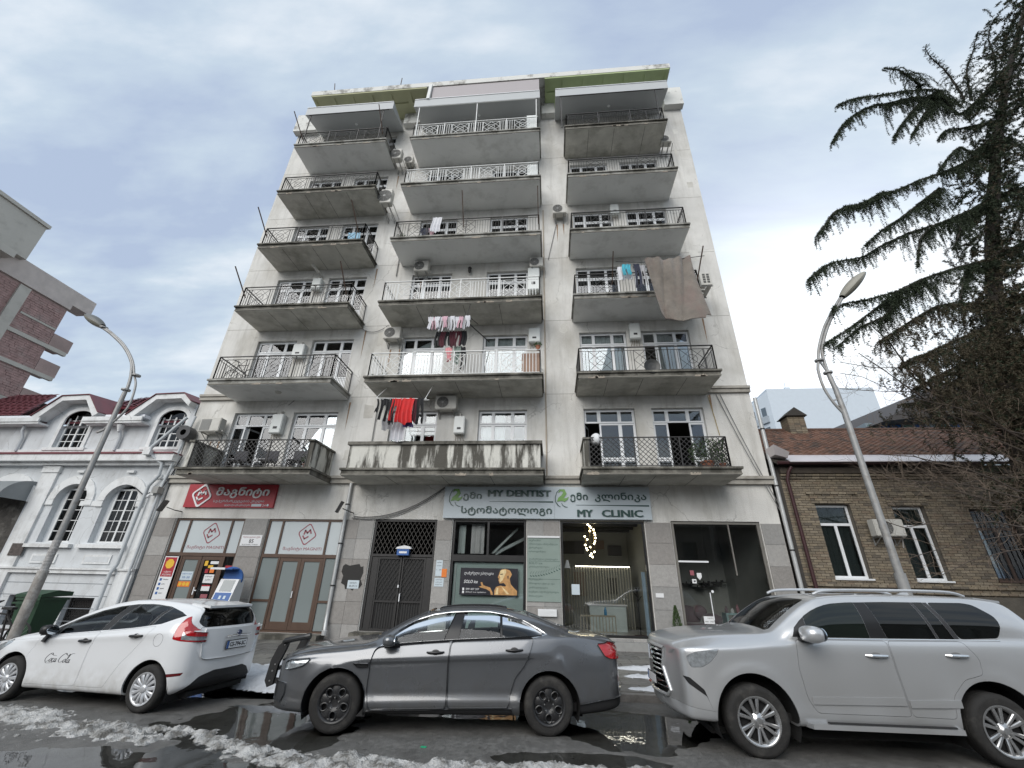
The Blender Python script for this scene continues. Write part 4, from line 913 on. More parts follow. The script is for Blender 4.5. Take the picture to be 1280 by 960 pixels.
ac(-7.9, 18.2, 'air conditioner standing beside the second balcony from top left', w=.55, h=.9, gap=.75)
ac(-7.9, 21.7, 'air conditioner beside the top left balcony under the canopy', w=.48, h=.7, gap=.5)
ac(-7.35, 21.9, 'small dark air conditioner on the pier right of the top left balcony', w=.4, h=.5, gap=.05)
ac(5.78, 21.75, 'air conditioner beyond the right end of the top right balcony', w=.5, h=.5, gap=.4)
# unit seen end-on beside the blanket
e_ = empty('air_conditioner', (6.25, 13.95, 12.5), 'air conditioner with gridded end beside the hanging brown blanket', 'air conditioner', 'air conditioner units on the facade')
MB().box(6.0, 6.42, 13.75, F - .4, 12.52, 13.1).build('casing', acw, e_)
g = MB()
for i in range(2):
 for j in range(4): g.box(6.1 + i * .15, 6.2 + i * .15, 13.738, 13.749, 12.62 + j * .115, 12.7 + j * .115)
g.build('vent_slots', acd, e_); MB().bar((6.0, 13.8, 12.49), (6.45, 13.8, 12.49), .03).bar((6.2, 13.8, 12.49), (5.95, 13.8, 12.1), .03).bar((6.0, F - .45, 12.49), (6.45, F - .45, 12.49), .03).bar((5.95, 13.8, 12.1), (5.95, F, 12.1), .03).build('bracket', acg, e_)

boil_m = mat('boiler_enamel', (.66, .69, .68), .3, var=.04)
def boiler(x, z, label, w=.44, h=.72, d=.26, dark=False):
 e_ = empty('gas_boiler', (x + w / 2, F - .02, z), label, 'boiler', 'gas boilers on the balconies')
 o = MB().box(x, x + w, F - .02 - d, F - .02, z, z + h).build('casing', boil_m, e_)
 bm = bmesh.new(); bm.from_mesh(o.data); bmesh.ops.bevel(bm, geom=bm.edges[:], offset=.025, segments=2, affect='EDGES'); bm.to_mesh(o.data); bm.free()
 MB().box(x + w * .33, x + w * .68, F - .026 - d, F - .021 - d, z + h * .22, z + h * .34).build('display', ink, e_)
 MB().tube([(x + w / 2, F - .15, z + h), (x + w / 2, F - .15, z + h + .12), (x + w / 2, F - .01, z + h + .18)], .035, 8).build('flue', acw, e_)
 p = MB()
 for k, xx in enumerate((x + .08, x + w * .4, x + w * .62, x + w - .07)): p.tube([(xx, F - .12, z), (xx, F - .12, z - .12), (xx + .02 * (k - 1.5), F - .02, z - .22)], .012, 5)
 p.build('pipes', mat('copper_pipe', (.35, .3, .25), .4), e_)
boiler(-10.83, 6.95, 'pale blue boiler between the two windows of the lattice balcony, lower left', h=.78, w=.46)
boiler(-10.78, 10.32, 'grey green boiler on the second left balcony from below', h=.62, w=.5)
boiler(-10.75, 13.85, 'white boiler on the third left balcony from below', h=.62, w=.42)
boiler(-3.55, 6.88, 'white boiler with small display above the stained parapet', h=.68, w=.4)
boiler(-.76, 10.75, 'white boiler above the terracotta pot at right end of the lower white railing', h=.66, w=.46)
boiler(-.8, 13.3, 'tall white boiler at the right end of the upper white railing', h=1.2, w=.5, d=.35)
boiler(3.29, 10.78, 'white boiler between the windows over the black satellite dish', h=.72, w=.42)
boiler(3.05, 17.6, 'white boiler with round flue on the green-windowed right balcony', h=.6, w=.4)
boiler(-9.9, 17.55, 'white box boiler on the fourth left balcony from below', h=.6, w=.3) if False else None
MB().box(-.85, -.35, 13.6, 14.1, 22.17, 23.5).build('cabinet', boil_m, None, label='white cabinet standing at the right end of the top middle balcony', cat='cabinet')
MB().box(-.8, -.32, 13.62, 14.2, U[4] + ST, U[4] + ST + 1.0).build('cabinet', boil_m, None, label='low white cabinet at the right end of the second middle balcony from top', cat='cabinet')

# pipes down the front
MB().tube([(-.1, F - .03, 5.35), (-.1, F - .03, 18.3)], .025, 8).build('pipe', mat('pipe_tan', (.42, .36, .29), .7), None, origin=(-.1, F, 5.35), label='thin tan pipe running up the pier right of the middle balconies', cat='pipe')
def pipe(label, pts, r, m, clamps=(), cat='downpipe'):
 e_ = empty('downpipe' if cat == 'downpipe' else 'pipe', pts[-1], label, cat); MB().tube(pts, r, 12).build('pipe_run', m, e_, smooth=True)
 for c in clamps: MB().lathe([(r + .005, c[2] - .02), (r + .018, c[2] - .02), (r + .018, c[2] + .02), (r + .005, c[2] + .02)], c=(c[0], c[1], 0), n=12, close=True).build('clamp', iron_b, e_)
 return e_
zinc = mat('zinc_pipe', (.52, .53, .53), .4, metal=.3, var=.12, vs=4)
dp = pipe('white downpipe between the second shop and the gate pier', [(-7.18, F - .12, 5.05), (-7.18, F - .12, .95), (-7.18, F - .12, .75), (-7.14, F - .2, .6), (-7.1, F - .26, .32)], .06, zinc, [(-7.18, F - .12, z) for z in (4.3, 3.0, 1.7)])
MB().lathe([(.055, .3), (.085, .3), (.085, .42), (.055, .44)], c=(-7.1, F - .26, 0), n=12).build('shoe', zinc, dp)
pipe('thick white pipe at the right corner of the block beside the brick house', [(7.52, F - .1, 8.2), (7.52, F - .1, .3)], .065, zinc, [(7.52, F - .1, z) for z in (7, 5, 3)])
pipe('thin pipe left of the washing above the stained parapet', [(-6.72, F - .05, 8.3), (-6.72, F - .05, 6.1)], .02, acg, cat='pipe')
pipe('short pipe on the pier above the middle column balconies', [(-6.9, F - .05, 16.6), (-6.9, F - .05, 14.9), (-6.9, F - .05, 14.6)], .025, acg, cat='pipe')
for i, (a, b, sag) in enumerate((((6.2, F - .05, 8.4), (7.45, F - .1, 4.2), .15), ((6.35, F - .05, 8.4), (7.6, F - .1, 4.0), .2), ((-6.9, F - .06, 3.9), (-3.7, F - .06, 4.95), .35), ((-6.95, F - .06, 3.85), (-3.72, F - .06, 4.9), .4), ((-8.0, F - .05, 11.75), (-6.85, F - .05, 11.9), .25), ((.55, F - .03, 17.5), (.1, F - .03, 15.2), .0), ((-10.45, F - .04, 8.2), (-10.25, F - .04, 8.4), 0), ((5.9, F - .04, 8.35), (6.05, F - .04, 6.8), -.1))):
 a = Vector(a); b = Vector(b); pts = [a.lerp(b, t / 10) - Vector((0, 0, sag * 4 * (t / 10) * (1 - t / 10))) for t in range(11)]
 lab = ('cable sagging down the right corner of the block', 'lower cable sagging beside its twin down the right corner', 'grey cable drooping above the gate towards the clinic sign', 'lower grey cable drooping above the gate', 'thin cable from the left balconies to the air conditioner', 'thin cable below the lone air conditioner on the pier', 'short wire above the lowest left windows', 'yellowish wire above the right end of the lattice balcony')[i]
 MB().tube(pts, .013 if i not in (2, 3) else .018, 5).build('cable', mat('cable_yellow', (.4, .3, .12), .7) if i == 7 else mat('cable_grey', (.16, .16, .16), .7), None, origin=tuple(b), label=lab, cat='cable')
# small fixtures
for i, (x, z, l) in enumerate(((-3.45, 14.5, 'small black wall lantern between the windows of the upper white railing'),)):
 MB().lathe([(0, 0), (.04, .03), (.07, .1), (.075, .26), (.1, .28), (.03, .36), (0, .4)], c=(x, F - .15, z), n=10).bar((x, F - .15, z + .38), (x, F, z + .42), .02).build('wall_lantern', iron_b, None, label=l, cat='lantern')
for x, k, l in ((-11.2, 0, 'camera-like fitting under the second left balcony'), ):
 MB().lathe([(0, -.08), (.1, -.06), (.12, 0)], c=(-10.4, 14.1, U[1] - .002), n=12).build('ceiling_lamp', acw, None, label='round lamp under the second left balcony from below', cat='lamp')
MB().bar((-10.75, 14.4, 15.0), (-10.5, 14.7, 14.75), .09).bar((-10.5, 14.7, 14.75), (-10.4, F, 14.6), .03).build('security_camera', acw, None, label='white tube camera under the fourth left balcony', cat='camera')

# ---- washing
def garment(x, y, ztop, w, h, m, kind, label, group=None, flare=.1, seed=0, yaw=0.0):
 """hanging cloth: folded surface with a cut-out outline for shirts, trousers or a plain sheet"""
 rq = random.Random(seed * 7 + 1); nx, nz = 12, 14; th_ = .012
 fold = rq.uniform(3, 6); ph = rq.random() * 6
 def outline(t):           # half width at fraction t from the top, and inner gap
  if kind == 'shirt': return (1.0 if t < .38 else .62 + .05 * math.sin(9 * t), 0)
  if kind == 'trousers': return (.82 + .1 * t, .0 if t < .3 else .16 + .25 * (t - .3))
  if kind == 'shorts': return (.9, .0 if t < .5 else .12)
  if kind == 'sock': return (.6 + .3 * (t > .7), 0)
  return (1.0 + flare * (t - .5), 0)
 grids = []
 sides = ((-1, 0), (0, 1)) if kind in ('trousers', 'shorts') else ((-1, 1),)
 mb = MB(); cy_, sy_ = math.cos(yaw), math.sin(yaw)
 for s0, s1 in sides:
  fr, bk = [], []
  for j in range(nz + 1):
   t = j / nz; hw, gap = outline(t)
   for i in range(nx + 1):
    u = s0 + (s1 - s0) * i / nx
    if gap and u == 0: uu = gap * (1 if s0 == 0 else -1)
    elif gap: uu = math.copysign(gap + (abs(u)) * (hw - gap), u)
    else: uu = u * hw
    px_ = uu * w / 2 + .02 * math.sin(t * 5 + ph); dy = (.012 + .04 * t) * math.sin(uu * fold * 2 + ph) * min(1, w * 2.2) + .02 * math.sin(3 * t + ph)
    zz = ztop - t * h * (1 + .05 * math.sin(uu * 4 + ph)) - .03 * abs(math.sin(uu * 3.1 + ph)) * (t < .1)
    for arr, o in ((fr, 0), (bk, th_)): arr.append((x + px_ * cy_ - (dy + o) * sy_, y + px_ * sy_ + (dy + o) * cy_, zz))
  n = len(fr); fs = []
  for j in range(nz):
   for i in range(nx):
    a = j * (nx + 1) + i; fs += [(a, a + 1, a + nx + 2, a + nx + 1), (n + a + nx + 1, n + a + nx + 2, n + a + 1, n + a)]
  rim = [i for i in range(nx)] ; 
  for i in range(nx): fs += [(i + 1, i, n + i, n + i + 1)]; b = nz * (nx + 1) + i; fs += [(b, b + 1, n + b + 1, n + b)]
  for j in range(nz): a = j * (nx + 1); fs += [(a, a + nx + 1, n + a + nx + 1, n + a)]; a += nx; fs += [(a + nx + 1, a, n + a, n + a + nx + 1)]
  mb.add(fr + bk, fs)
 return mb.build(kind if kind != 'sheet' else 'cloth', m, None, origin=(x, y, ztop - h), smooth=True, ang=60, label=label, cat={'sheet': 'cloth'}.get(kind, kind), group=group, recalc=False)
cl = lambda n, c, v=.12: mat('cloth_' + n, c, .9, var=v, vs=6, bump=.2, bs=60, sheen=.2)
blk, redc, wht, pnk, wine, nav, gry = cl('black', (.012, .012, .014)), cl('red', (.58, .022, .022)), cl('white', (.66, .66, .69)), cl('pink', (.62, .40, .46)), cl('wine', (.085, .012, .022)), cl('navy', (.025, .03, .055)), cl('grey', (.42, .42, .44))
yl = 13.15; zt = 7.63
line = empty('clothes_rack', (-5.15, 13.4, 7.6), 'thin rail of washing hanging under the middle balcony at left', 'clothes rail')
MB().bar((-6.02, yl, zt + .02), (-4.2, yl, zt - .03), .02).bar((-6.02, yl, zt + .02), (-6.02, yl + .8, U[1] + .02), .015).bar((-4.25, yl, zt - .03), (-4.25, yl + .7, U[1] + .02), .015).bar((-6.02, yl + .3, zt + .1), (-4.2, yl + .3, zt + .05), .02).build('rail', iron_w, line)
garment(-5.93, yl, zt, .12, .5, blk, 'sock', 'black sock hanging at the left end of the washing rail', seed=1)
garment(-5.68, yl, zt, .38, .82, blk, 'trousers', 'black trousers at the left of the red washing', seed=2)
garment(-5.38, yl - .03, zt, .18, .95, blk, 'sheet', 'narrow black garment touching the left red one', seed=22)
garment(-5.25, yl - .06, zt - .01, .40, .88, redc, 'trousers', 'bright red leggings, left one of the two red garments', seed=3)
garment(-4.85, yl - .04, zt, .46, .95, redc, 'sheet', 'bright red shirt, right one of the two red garments', seed=4)
garment(-4.56, yl, zt, .2, .9, wine, 'sheet', 'dark wine garment right of the red shirt', seed=5)
garment(-4.38, yl - .02, zt, .28, .93, blk, 'trousers', 'black trousers at the right end of the washing rail', seed=6)
garment(-5.15, yl + .3, zt - .65, .45, .8, wht, 'sheet', 'off-white cloth hanging below the red washing', seed=7)
garment(-5.6, yl + .3, zt - .6, .36, .45, gry, 'sheet', 'grey white cloth behind the black trousers', seed=8)
garment(-4.8, yl + .1, zt - .8, .36, .22, cl('violet', (.12, .09, .25)), 'sheet', 'small violet garment showing under the red shirt', seed=9)
line2 = empty('clothes_rack', (-3.7, 13.4, 10.9), 'drying rail of small pink and white clothes under the third middle balcony', 'clothes rail')
yl = 13.1; zt = 10.98
MB().bar((-4.5, yl, zt), (-2.95, yl, zt - .04), .02).bar((-4.5, yl + .35, zt + .02), (-2.9, yl + .35, zt - .02), .02).bar((-2.95, yl, zt - .03), (-2.75, yl + 1, zt + .25), .02).bar((-4.45, yl, zt), (-4.45, yl + .4, U[2] + .02), .015).bar((-3.0, yl, zt), (-3.0, yl + .4, U[2] + .02), .015).bar((-2.95, yl + .05, zt - .3), (-2.4, F - .02, zt - .05), .03).build('rail', iron_b, line2)
rq = random.Random(9); ORD = 'leftmost|second|third|fourth|fifth|sixth|seventh|eighth|ninth|tenth|rightmost'.split('|')
for k in range(11):
 m = (wht, pnk, wht, wht, pnk, gry, wht, wht, pnk, gry, wht)[k]; kd = ('shirt', 'trousers', 'shirt', 'trousers', 'shirt')[k % 5]
 garment(-4.4 + k * .145, yl + (.02 if k % 2 else -.02), zt - .01, .2, .5 + .12 * rq.random(), m, kd, '%s of the small pale baby clothes on the drying rail, %s' % (ORD[k] + ('' if k in (0, 10) else ' from left'), {wht: 'white', pnk: 'pink', gry: 'grey'}[m]), group='small washing on the drying rail', seed=20 + k)
for k in range(6):
 m = (blk, wine, blk, wine, wine, blk)[k]
 garment(-4.15 + k * .2, yl + .33, zt - .45, .24, .62 + .1 * rq.random(), m, 'sheet' if k % 2 else 'trousers', '%s of the dark garments hanging behind the baby clothes, %s' % ((ORD[k] + ('' if k == 0 else ' from left')) if k < 5 else 'rightmost', 'black' if m is blk else 'wine red'), group='dark washing behind the pale clothes', seed=40 + k)
garment(-3.66, 13.5, 9.85, .26, .6, cl('rose', (.7, .3, .32)), 'shirt', 'pink child garment hanging just above the lower white railing', seed=60)
garment(-3.35, 13.5, 9.9, .3, .75, cl('grey_green', (.2, .25, .22)), 'shirt', 'grey green garment beside the pink one above the railing', seed=61)
garment(-3.12, 13.5, 9.85, .22, .95, blk, 'trousers', 'black trousers right of the grey green garment above the railing', seed=62)
# third row washing, towels, the big blanket
garment(3.0, 12.75, 12.86, .34, .55, cl('turquoise', (.06, .38, .48)), 'shorts', 'turquoise child shorts on the line beside the blanket', seed=70)
garment(2.95, 12.9, 12.86, .5, .62, wht, 'sheet', 'white towel behind the turquoise shorts', seed=71)
garment(3.38, 12.75, 12.83, .26, 1.05, nav, 'trousers', 'dark blue trousers left of the brown blanket', seed=72)
garment(3.6, 12.8, 12.82, .24, .95, gry, 'trousers', 'grey trousers between dark trousers and brown blanket', seed=73)
MB().tube([(2.62, 12.72, 12.95), (3.6, 12.68, 12.82), (4.6, 12.66, 12.86), (5.85, 12.66, 13.0)], .012, 5).build('washing_line', blk, None, label='washing line carrying the brown blanket and towels', cat='washing line')
vs = []; fs = []; nx, nz = 60, 50
for j in range(nz + 1):
 t = j / nz
 for i in range(nx + 1):
  u = i / nx
  zt_ = 12.80 + .14 * u + (.04 * math.sin(u * 9)) - .10 * math.sin(math.pi * u) * (1 - u)
  bot = 10.12 + .34 * (1 - u) ** 3 + (.12 if u > .93 else 0) - .05 * math.sin(u * 3.1)
  x = 3.62 + u * 1.68 + t * (.40 * (1 - u) * .9 + .26 * max(0, u - .75) / .25 * t - .12 * math.sin(math.pi * u) * t)
  w1_ = abs(math.sin(u * 7 + 1.9 * t + .3)) ** .6; dr = .15 * w1_ * (.35 + .65 * abs(u - .45) * 1.8) + .10 * math.sin(u * 4 - 2.5 * t + .5) + .05 * math.sin(u * 27 + 5 * t) * (1 - t) ** 2 + .045 * math.sin(9 * t * (1 - .5 * u) + 5 * abs(u - .5)) * math.sin(math.pi * u) + .012 * noise.noise(Vector((u * 14, t * 14, 0)))
  vs.append((x, 12.62 - dr, zt_ + (bot - zt_) * t))
n = len(vs); vs += [(a, b + .03, c) for a, b, c in vs]
for j in range(nz):
 for i in range(nx):
  a = j * (nx + 1) + i; fs += [(a, a + nx + 1, a + nx + 2, a + 1), (n + a, n + a + 1, n + a + nx + 2, n + a + nx + 1)]
for i in range(nx): fs.append((nz * (nx + 1) + i, nz * (nx + 1) + i + n, nz * (nx + 1) + i + 1 + n, nz * (nx + 1) + i + 1))
for j in range(nz): a = j * (nx + 1); fs += [(a, n + a, n + a + nx + 1, a + nx + 1), (a + nx, a + 2 * nx + 1, n + a + 2 * nx + 1, n + a + nx)]
MB().add(vs, fs).build('blanket', mat('cloth_blanket', (.20, .175, .15), .95, var=.25, vs=3.5, bump=1, bs=40, sheen=.3, dirt=(.21, .145, .13), ds=1.3, dmix=.6), None, smooth=True, ang=80, label='large grey brown blanket hanging over the right balcony rail', cat='blanket', recalc=False)
garment(-4.75, 13.35, 16.45, .42, .9, wht, 'sheet', 'white sheet over the black railing in the middle column', seed=80)
garment(-5.35, 13.7, 16.2, .4, .8, nav, 'shirt', 'dark blue shirt drying behind the black middle railing', seed=81)
garment(-5.05, 13.7, 16.15, .25, .7, pnk, 'shirt', 'pink shirt drying behind the black middle railing', seed=82)
garment(-9.0, 14.3, U[3] + 1.6, .6, 1.2, cl('pale_blue', (.3, .5, .65)), 'sheet', 'pale blue cloth in the fourth left balcony', seed=83)
# pots, dish, plants
terra = mat('terracotta', (.30, .12, .07), .8, var=.15, vs=6); leafm = mat('pot_leaf', (.05, .09, .03), .7, var=.4, vs=9)
def potplant(x, y, z, r, h, label, leaves=120, spread=.25, up=.4, pm=terra, seed=0, lm=leafm):
 e_ = empty('potted_plant', (x, y, z), label, 'plant'); MB().lathe([(0, 0), (r * .75, 0), (r, h), (r * 1.1, h), (r * 1.1, h * .85), (r * .9, h * .85), (0, h * .85)], c=(x, y, z), n=14).build('pot', pm, e_)
 rq = random.Random(seed); mb = MB()
 for k in range(leaves):
  a = rq.random() * 6.28; rr = spread * rq.random() ** .6; zz = z + h + up * rq.random() * (1 - .4 * rr / spread); p = Vector((x + rr * math.cos(a), y + rr * math.sin(a), zz))
  d = Vector((math.cos(a) * rq.random(), math.sin(a) * rq.random(), rq.random() * 1.2 - .3)).normalized() * rq.uniform(.05, .1); s = d.cross(Vector((rq.random() - .5, rq.random() - .5, rq.random() - .5))).normalized() * .018
  mb.add([p, p + d * .5 + s, p + d, p + d * .5 - s], [(0, 1, 2, 3)])
 mb.build('leaves', lm, e_, recalc=False)
 s = MB()
 for k in range(7): a = rq.random() * 6.28; s.tube([(x, y, z + h * .8), (x + spread * .4 * math.cos(a), y + spread * .4 * math.sin(a), z + h + up * .5), (x + spread * .8 * math.cos(a), y + spread * .8 * math.sin(a), z + h + up * .85)], .007, 4)
 s.build('stems', leafm, e_)
potplant(5.1, 13.95, U[0] + ST, .2, .3, 'leafy bush in a terracotta pot on the lower right lattice balcony', 700, .5, .85, seed=1)
potplant(5.5, 13.8, U[0] + ST, .1, .2, 'small thin plant at the right end of the lower right lattice balcony', 90, .2, .95, seed=2)
potplant(-.35, 13.52, U[1] + ST + 1.0, .09, .16, 'terracotta pot with a small plant on top of the lower white railing', 60, .12, .12, seed=3)
potplant(-8.4, 13.8, U[0] + ST, .13, .2, 'dark plant at the right end of the lower left lattice balcony', 150, .2, .4, seed=4)
potplant(-6.5, 13.75, U[1] + ST, .08, .12, 'tiny plant at the left end of the lower white railing', 40, .12, .1, seed=5)
potplant(-6.2, 13.75, U[1] + ST, .08, .12, 'second tiny plant along the lower white railing', 40, .12, .12, seed=6)
potplant(-6.4, 13.8, U[3] + ST, .1, .2, 'green plant at the left end of the black middle railing', 120, .25, .3, seed=7)
box('cupboard', mat('plywood', (.36, .24, .18), .7, var=.15), -.95, -.3, 13.62, 13.95, U[1] + ST, U[1] + ST + .92, None, label='brown plywood box behind the right end of the lower white railing', cat='box')
MB().lathe([(0, .04), (.15, .03), (.27, .0), (.28, .01), (.16, .05), (0, .07)], 'y', (3.62, 13.38, U[1] + ST + .17), 24).build('satellite_dish', mat('dish_black', (.02, .02, .02), .4), None, label='black dish lying at the foot of the second right balcony railing', cat='dish')
mb = MB(); blob(mb, (1.55, 13.6, U[0] + ST + .98), .18, sq=(1, .7, 1.1)); mb.build('plastic_bag', mat('white_plastic', (.7, .71, .72), .35), None, smooth=True, label='white plastic bag hooked on the left end of the right lattice balcony', cat='bag')
for i, (x, k, c) in enumerate(((-11.6, 0, 'black'), (-9.3, 0, 'dark'), (-10.4, 0, 'dark grey'))):
 mb = MB().box(x, x + .5, 14.0, 14.4, U[k] + ST + .4, U[k] + ST + .45).box(x, x + .5, 14.36, 14.4, U[k] + ST + .45, U[k] + ST + .85)
 for a in (x + .02, x + .45):
  for b in (14.02, 14.36): mb.bar((a, b, U[k] + ST), (a, b, U[k] + ST + .4), .03)
 mb.build('chair', mat('chair_dark', (.05, .05, .06), .6), None, label='%s chair %s behind the lower left lattice railing' % (c, ('left of the open door', 'at the right', 'in the middle')[i]), cat='chair')
# bicycle leaning on the second left balcony: shown only by its dark bars
mb = MB(); zb = U[1] + ST
for cx in (-12.3, -11.55):
 mb.lathe([(.26, -.012), (.28, -.012), (.28, .012), (.26, .012)], 'y', (cx, 13.75, zb + .3), 20, close=True)
mb.bar((-12.3, 13.75, zb + .3), (-12.1, 13.75, zb + .8), .025).bar((-12.1, 13.75, zb + .75), (-11.75, 13.75, zb + .35), .025).bar((-11.75, 13.75, zb + .35), (-11.55, 13.75, zb + .3), .02).bar((-12.1, 13.75, zb + .75), (-11.7, 13.75, zb + .75), .02).bar((-11.7, 13.75, zb + .85), (-11.75, 13.75, zb + .35), .02).bar((-12.2, 13.75, zb + .95), (-12.1, 13.75, zb + .75), .02).bar((-12.3, 13.6, zb + .95), (-12.2, 13.9, zb + .95), .02)
mb.build('bicycle', iron_b, None, label='black bicycle leaning inside the second left balcony', cat='bicycle')
# thin roof aerials
for i, (x, dx, l) in enumerate(((-11.3, -.1, 'thin rod at the left of the roof edge'), (-7.6, 0, 'thin rod at the roof edge near the middle column'))):
 MB().bar((x, 13.0, 25.98), (x + dx, 13.0, 26.55), .03).build('aerial', rust, None, label=l, cat='aerial')
# ================================================================== WHITE HOUSE ON THE LEFT
wh = empty('white_house', (-19, F, 0), 'white ornate two-storey house with arched windows and red roof on the left', 'house')
wpl = mat('house_render', (.62, .645, .665), .8, var=.07, vs=1.2, bump=.5, bs=40, dirt=(.40, .41, .41), ds=.8, dmix=.5, streak=((.36, .36, .35), 3, .3))
wtr = mat('house_trim', (.74, .755, .76), .75, var=.06, vs=1.5, bump=.3, dirt=(.40, .40, .39), ds=1.8, dmix=.55, streak=((.38, .37, .35), 4, .3))
redm = mat('red_roof_sheet', (.17, .045, .055), .45, var=.15, vs=2, dirt=(.10, .04, .045), ds=3, dmix=.4)
snowm = mat('snow_clean', (.80, .82, .86), .7, var=.05, vs=4, bump=.6, bs=14)
HX0, HX1 = -27.5, -14.42
arch_win = [(-18.86, -17.55, 2.9, 4.45, 5.02), (-16.78, -15.42, 2.9, 4.4, 5.0), (-21.9, -20.05, .4, 4.4, 5.3), (-24.8, -23.2, 2.9, 4.45, 5.02)]
dorm = [(-20.25, -18.98, 6.5, 7.7, 8.12), (-15.95, -14.75, 6.5, 7.7, 8.1)]
base_win = [(-18.8, -17.9, .25, 1.17), (-16.6, -15.55, .25, 1.14), (-24.6, -23.4, .25, 1.17)]
def arch_pts(x0, x1, zs, zt, n=12):
 cx = (x0 + x1) / 2; w = (x1 - x0) / 2
 return [(cx + w * math.cos(math.pi * k / n), zs + (zt - zs) * math.sin(math.pi * k / n)) for k in range(n + 1)]   # right to left
def wall_arched(mb, X0_, X1_, Z0, Z1, y, wins, depth, rects=()):
 wins = sorted([w for w in wins if w[0] > X0_ and w[1] < X1_]); x = X0_
 for (a, b, c, s, t) in wins:
  wall_grid(mb, x, a, Z0, Z1, y, [r for r in rects if x < r[0] < a], depth)
  rr2 = [r for r in rects if a - .01 <= r[0] and r[1] <= b + .01]
  if c > Z0: wall_grid(mb, a, b, Z0, c, y, rr2, depth)
  A = arch_pts(a, b, s, t)
  for p, q in zip(A, A[1:]):
   mb.add([(q[0], y, q[1]), (p[0], y, p[1]), (p[0], y, Z1), (q[0], y, Z1)], [(0, 1, 2, 3)]); mb.add([(q[0], y, q[1]), (q[0], y + depth, q[1]), (p[0], y + depth, p[1]), (p[0], y, p[1])], [(0, 1, 2, 3)])
  mb.add([(a, y, c), (a, y + depth, c), (a, y + depth, s), (a, y, s)], [(0, 1, 2, 3)]).add([(b, y, c), (b, y, s), (b, y + depth, s), (b, y + depth, c)], [(0, 1, 2, 3)]).add([(a, y, c), (b, y, c), (b, y + depth, c), (a, y + depth, c)], [(0, 1, 2, 3)])
  x = b
 wall_grid(mb, x, X1_, Z0, Z1, y, [r for r in rects if r[0] >= x], depth)
mb = MB(); wall_arched(mb, HX0, HX1, 1.95, 6.0, F, arch_win[:2] + arch_win[3:] , .3); mb.build('upper_wall', wpl, wh, recalc=False)
mb = MB(); wall_grid(mb, HX0, HX1, 0, 1.95, F - .06, [b for b in base_win], .36); mb.build('base_wall', wpl, wh, recalc=False)
mb = MB().box(HX0, HX0 + .2, F + .01, F + 9, 0, 8.0).box(HX1 - .2, HX1 - .003, F + .01, F + 9, 0, 8.3).box(HX0, HX1, F + 9, F + 9.2, 0, 8.4).box(HX0 + .21, HX1 - .21, F + .35, F + 9, 5.8, 5.95); mb.build('rear_walls', wpl, wh)
mb = MB(); wall_arched(mb, HX0, HX1, 6.28, 7.45, F + .1, [(a, b, c, 7.44, 7.449) for a, b, c, s, t in dorm], .25); mb.build('attic_wall', wpl, wh, recalc=False)
mb = MB()
for z in (.42, .80, 1.18, 1.56): mb.box(HX0, -14.9, F - .064, F - .0605, z, z + .02)
mb.build('base_grooves', mat('groove_grey', (.2, .22, .24), .8), wh)['kind'] = 'stuff'
# mouldings
def mould(nm, m, *bs):
 mb = MB()
 for b in bs: mb.box(*b)
 return mb.build(nm, m, wh)
mould('plinth_band', wtr, (HX0, HX1, F - .16, F - .062, 1.88, 2.0)); mould('plinth_band_lip', wtr, (HX0, HX1, F - .21, F - .062, 2.002, 2.06))
mould('cornice', wtr, (HX0, HX1 + .1, F - .22, F - .002, 5.72, 5.84)); mould('cornice_shelf', wtr, (HX0, HX1 + .15, F - .42, F - .002, 5.842, 6.1)); mould('cornice_flashing', redm, (HX0, HX1 + .12, F - .46, F + .1, 6.102, 6.17)); mould('attic_base', wtr, (HX0, HX1, F + .02, F + .099, 6.172, 6.42))
for a, b in ((-19.85, -19.2), (-26.2, -25.5)):
 mould('pilaster', wtr, (a, b, F - .09, F - .002, 2.062, 5.45)); mould('capital', wtr, (a - .05, b + .05, F - .13, F - .002, 5.452, 5.70)); mould('pilaster_base', wtr, (a - .03, b + .03, F - .17, F - .064, .05, 1.878))
mould('corner_pilaster', wtr, (-14.95, HX1 + .02, F - .10, F - .002, 2.062, 5.2)); mould('corner_pilaster_cap', wtr, (-15.0, HX1 + .04, F - .16, F - .002, 5.202, 5.35)); mould('corner_base', wtr, (-15.0, HX1 + .03, F - .17, F - .064, .05, 1.878))
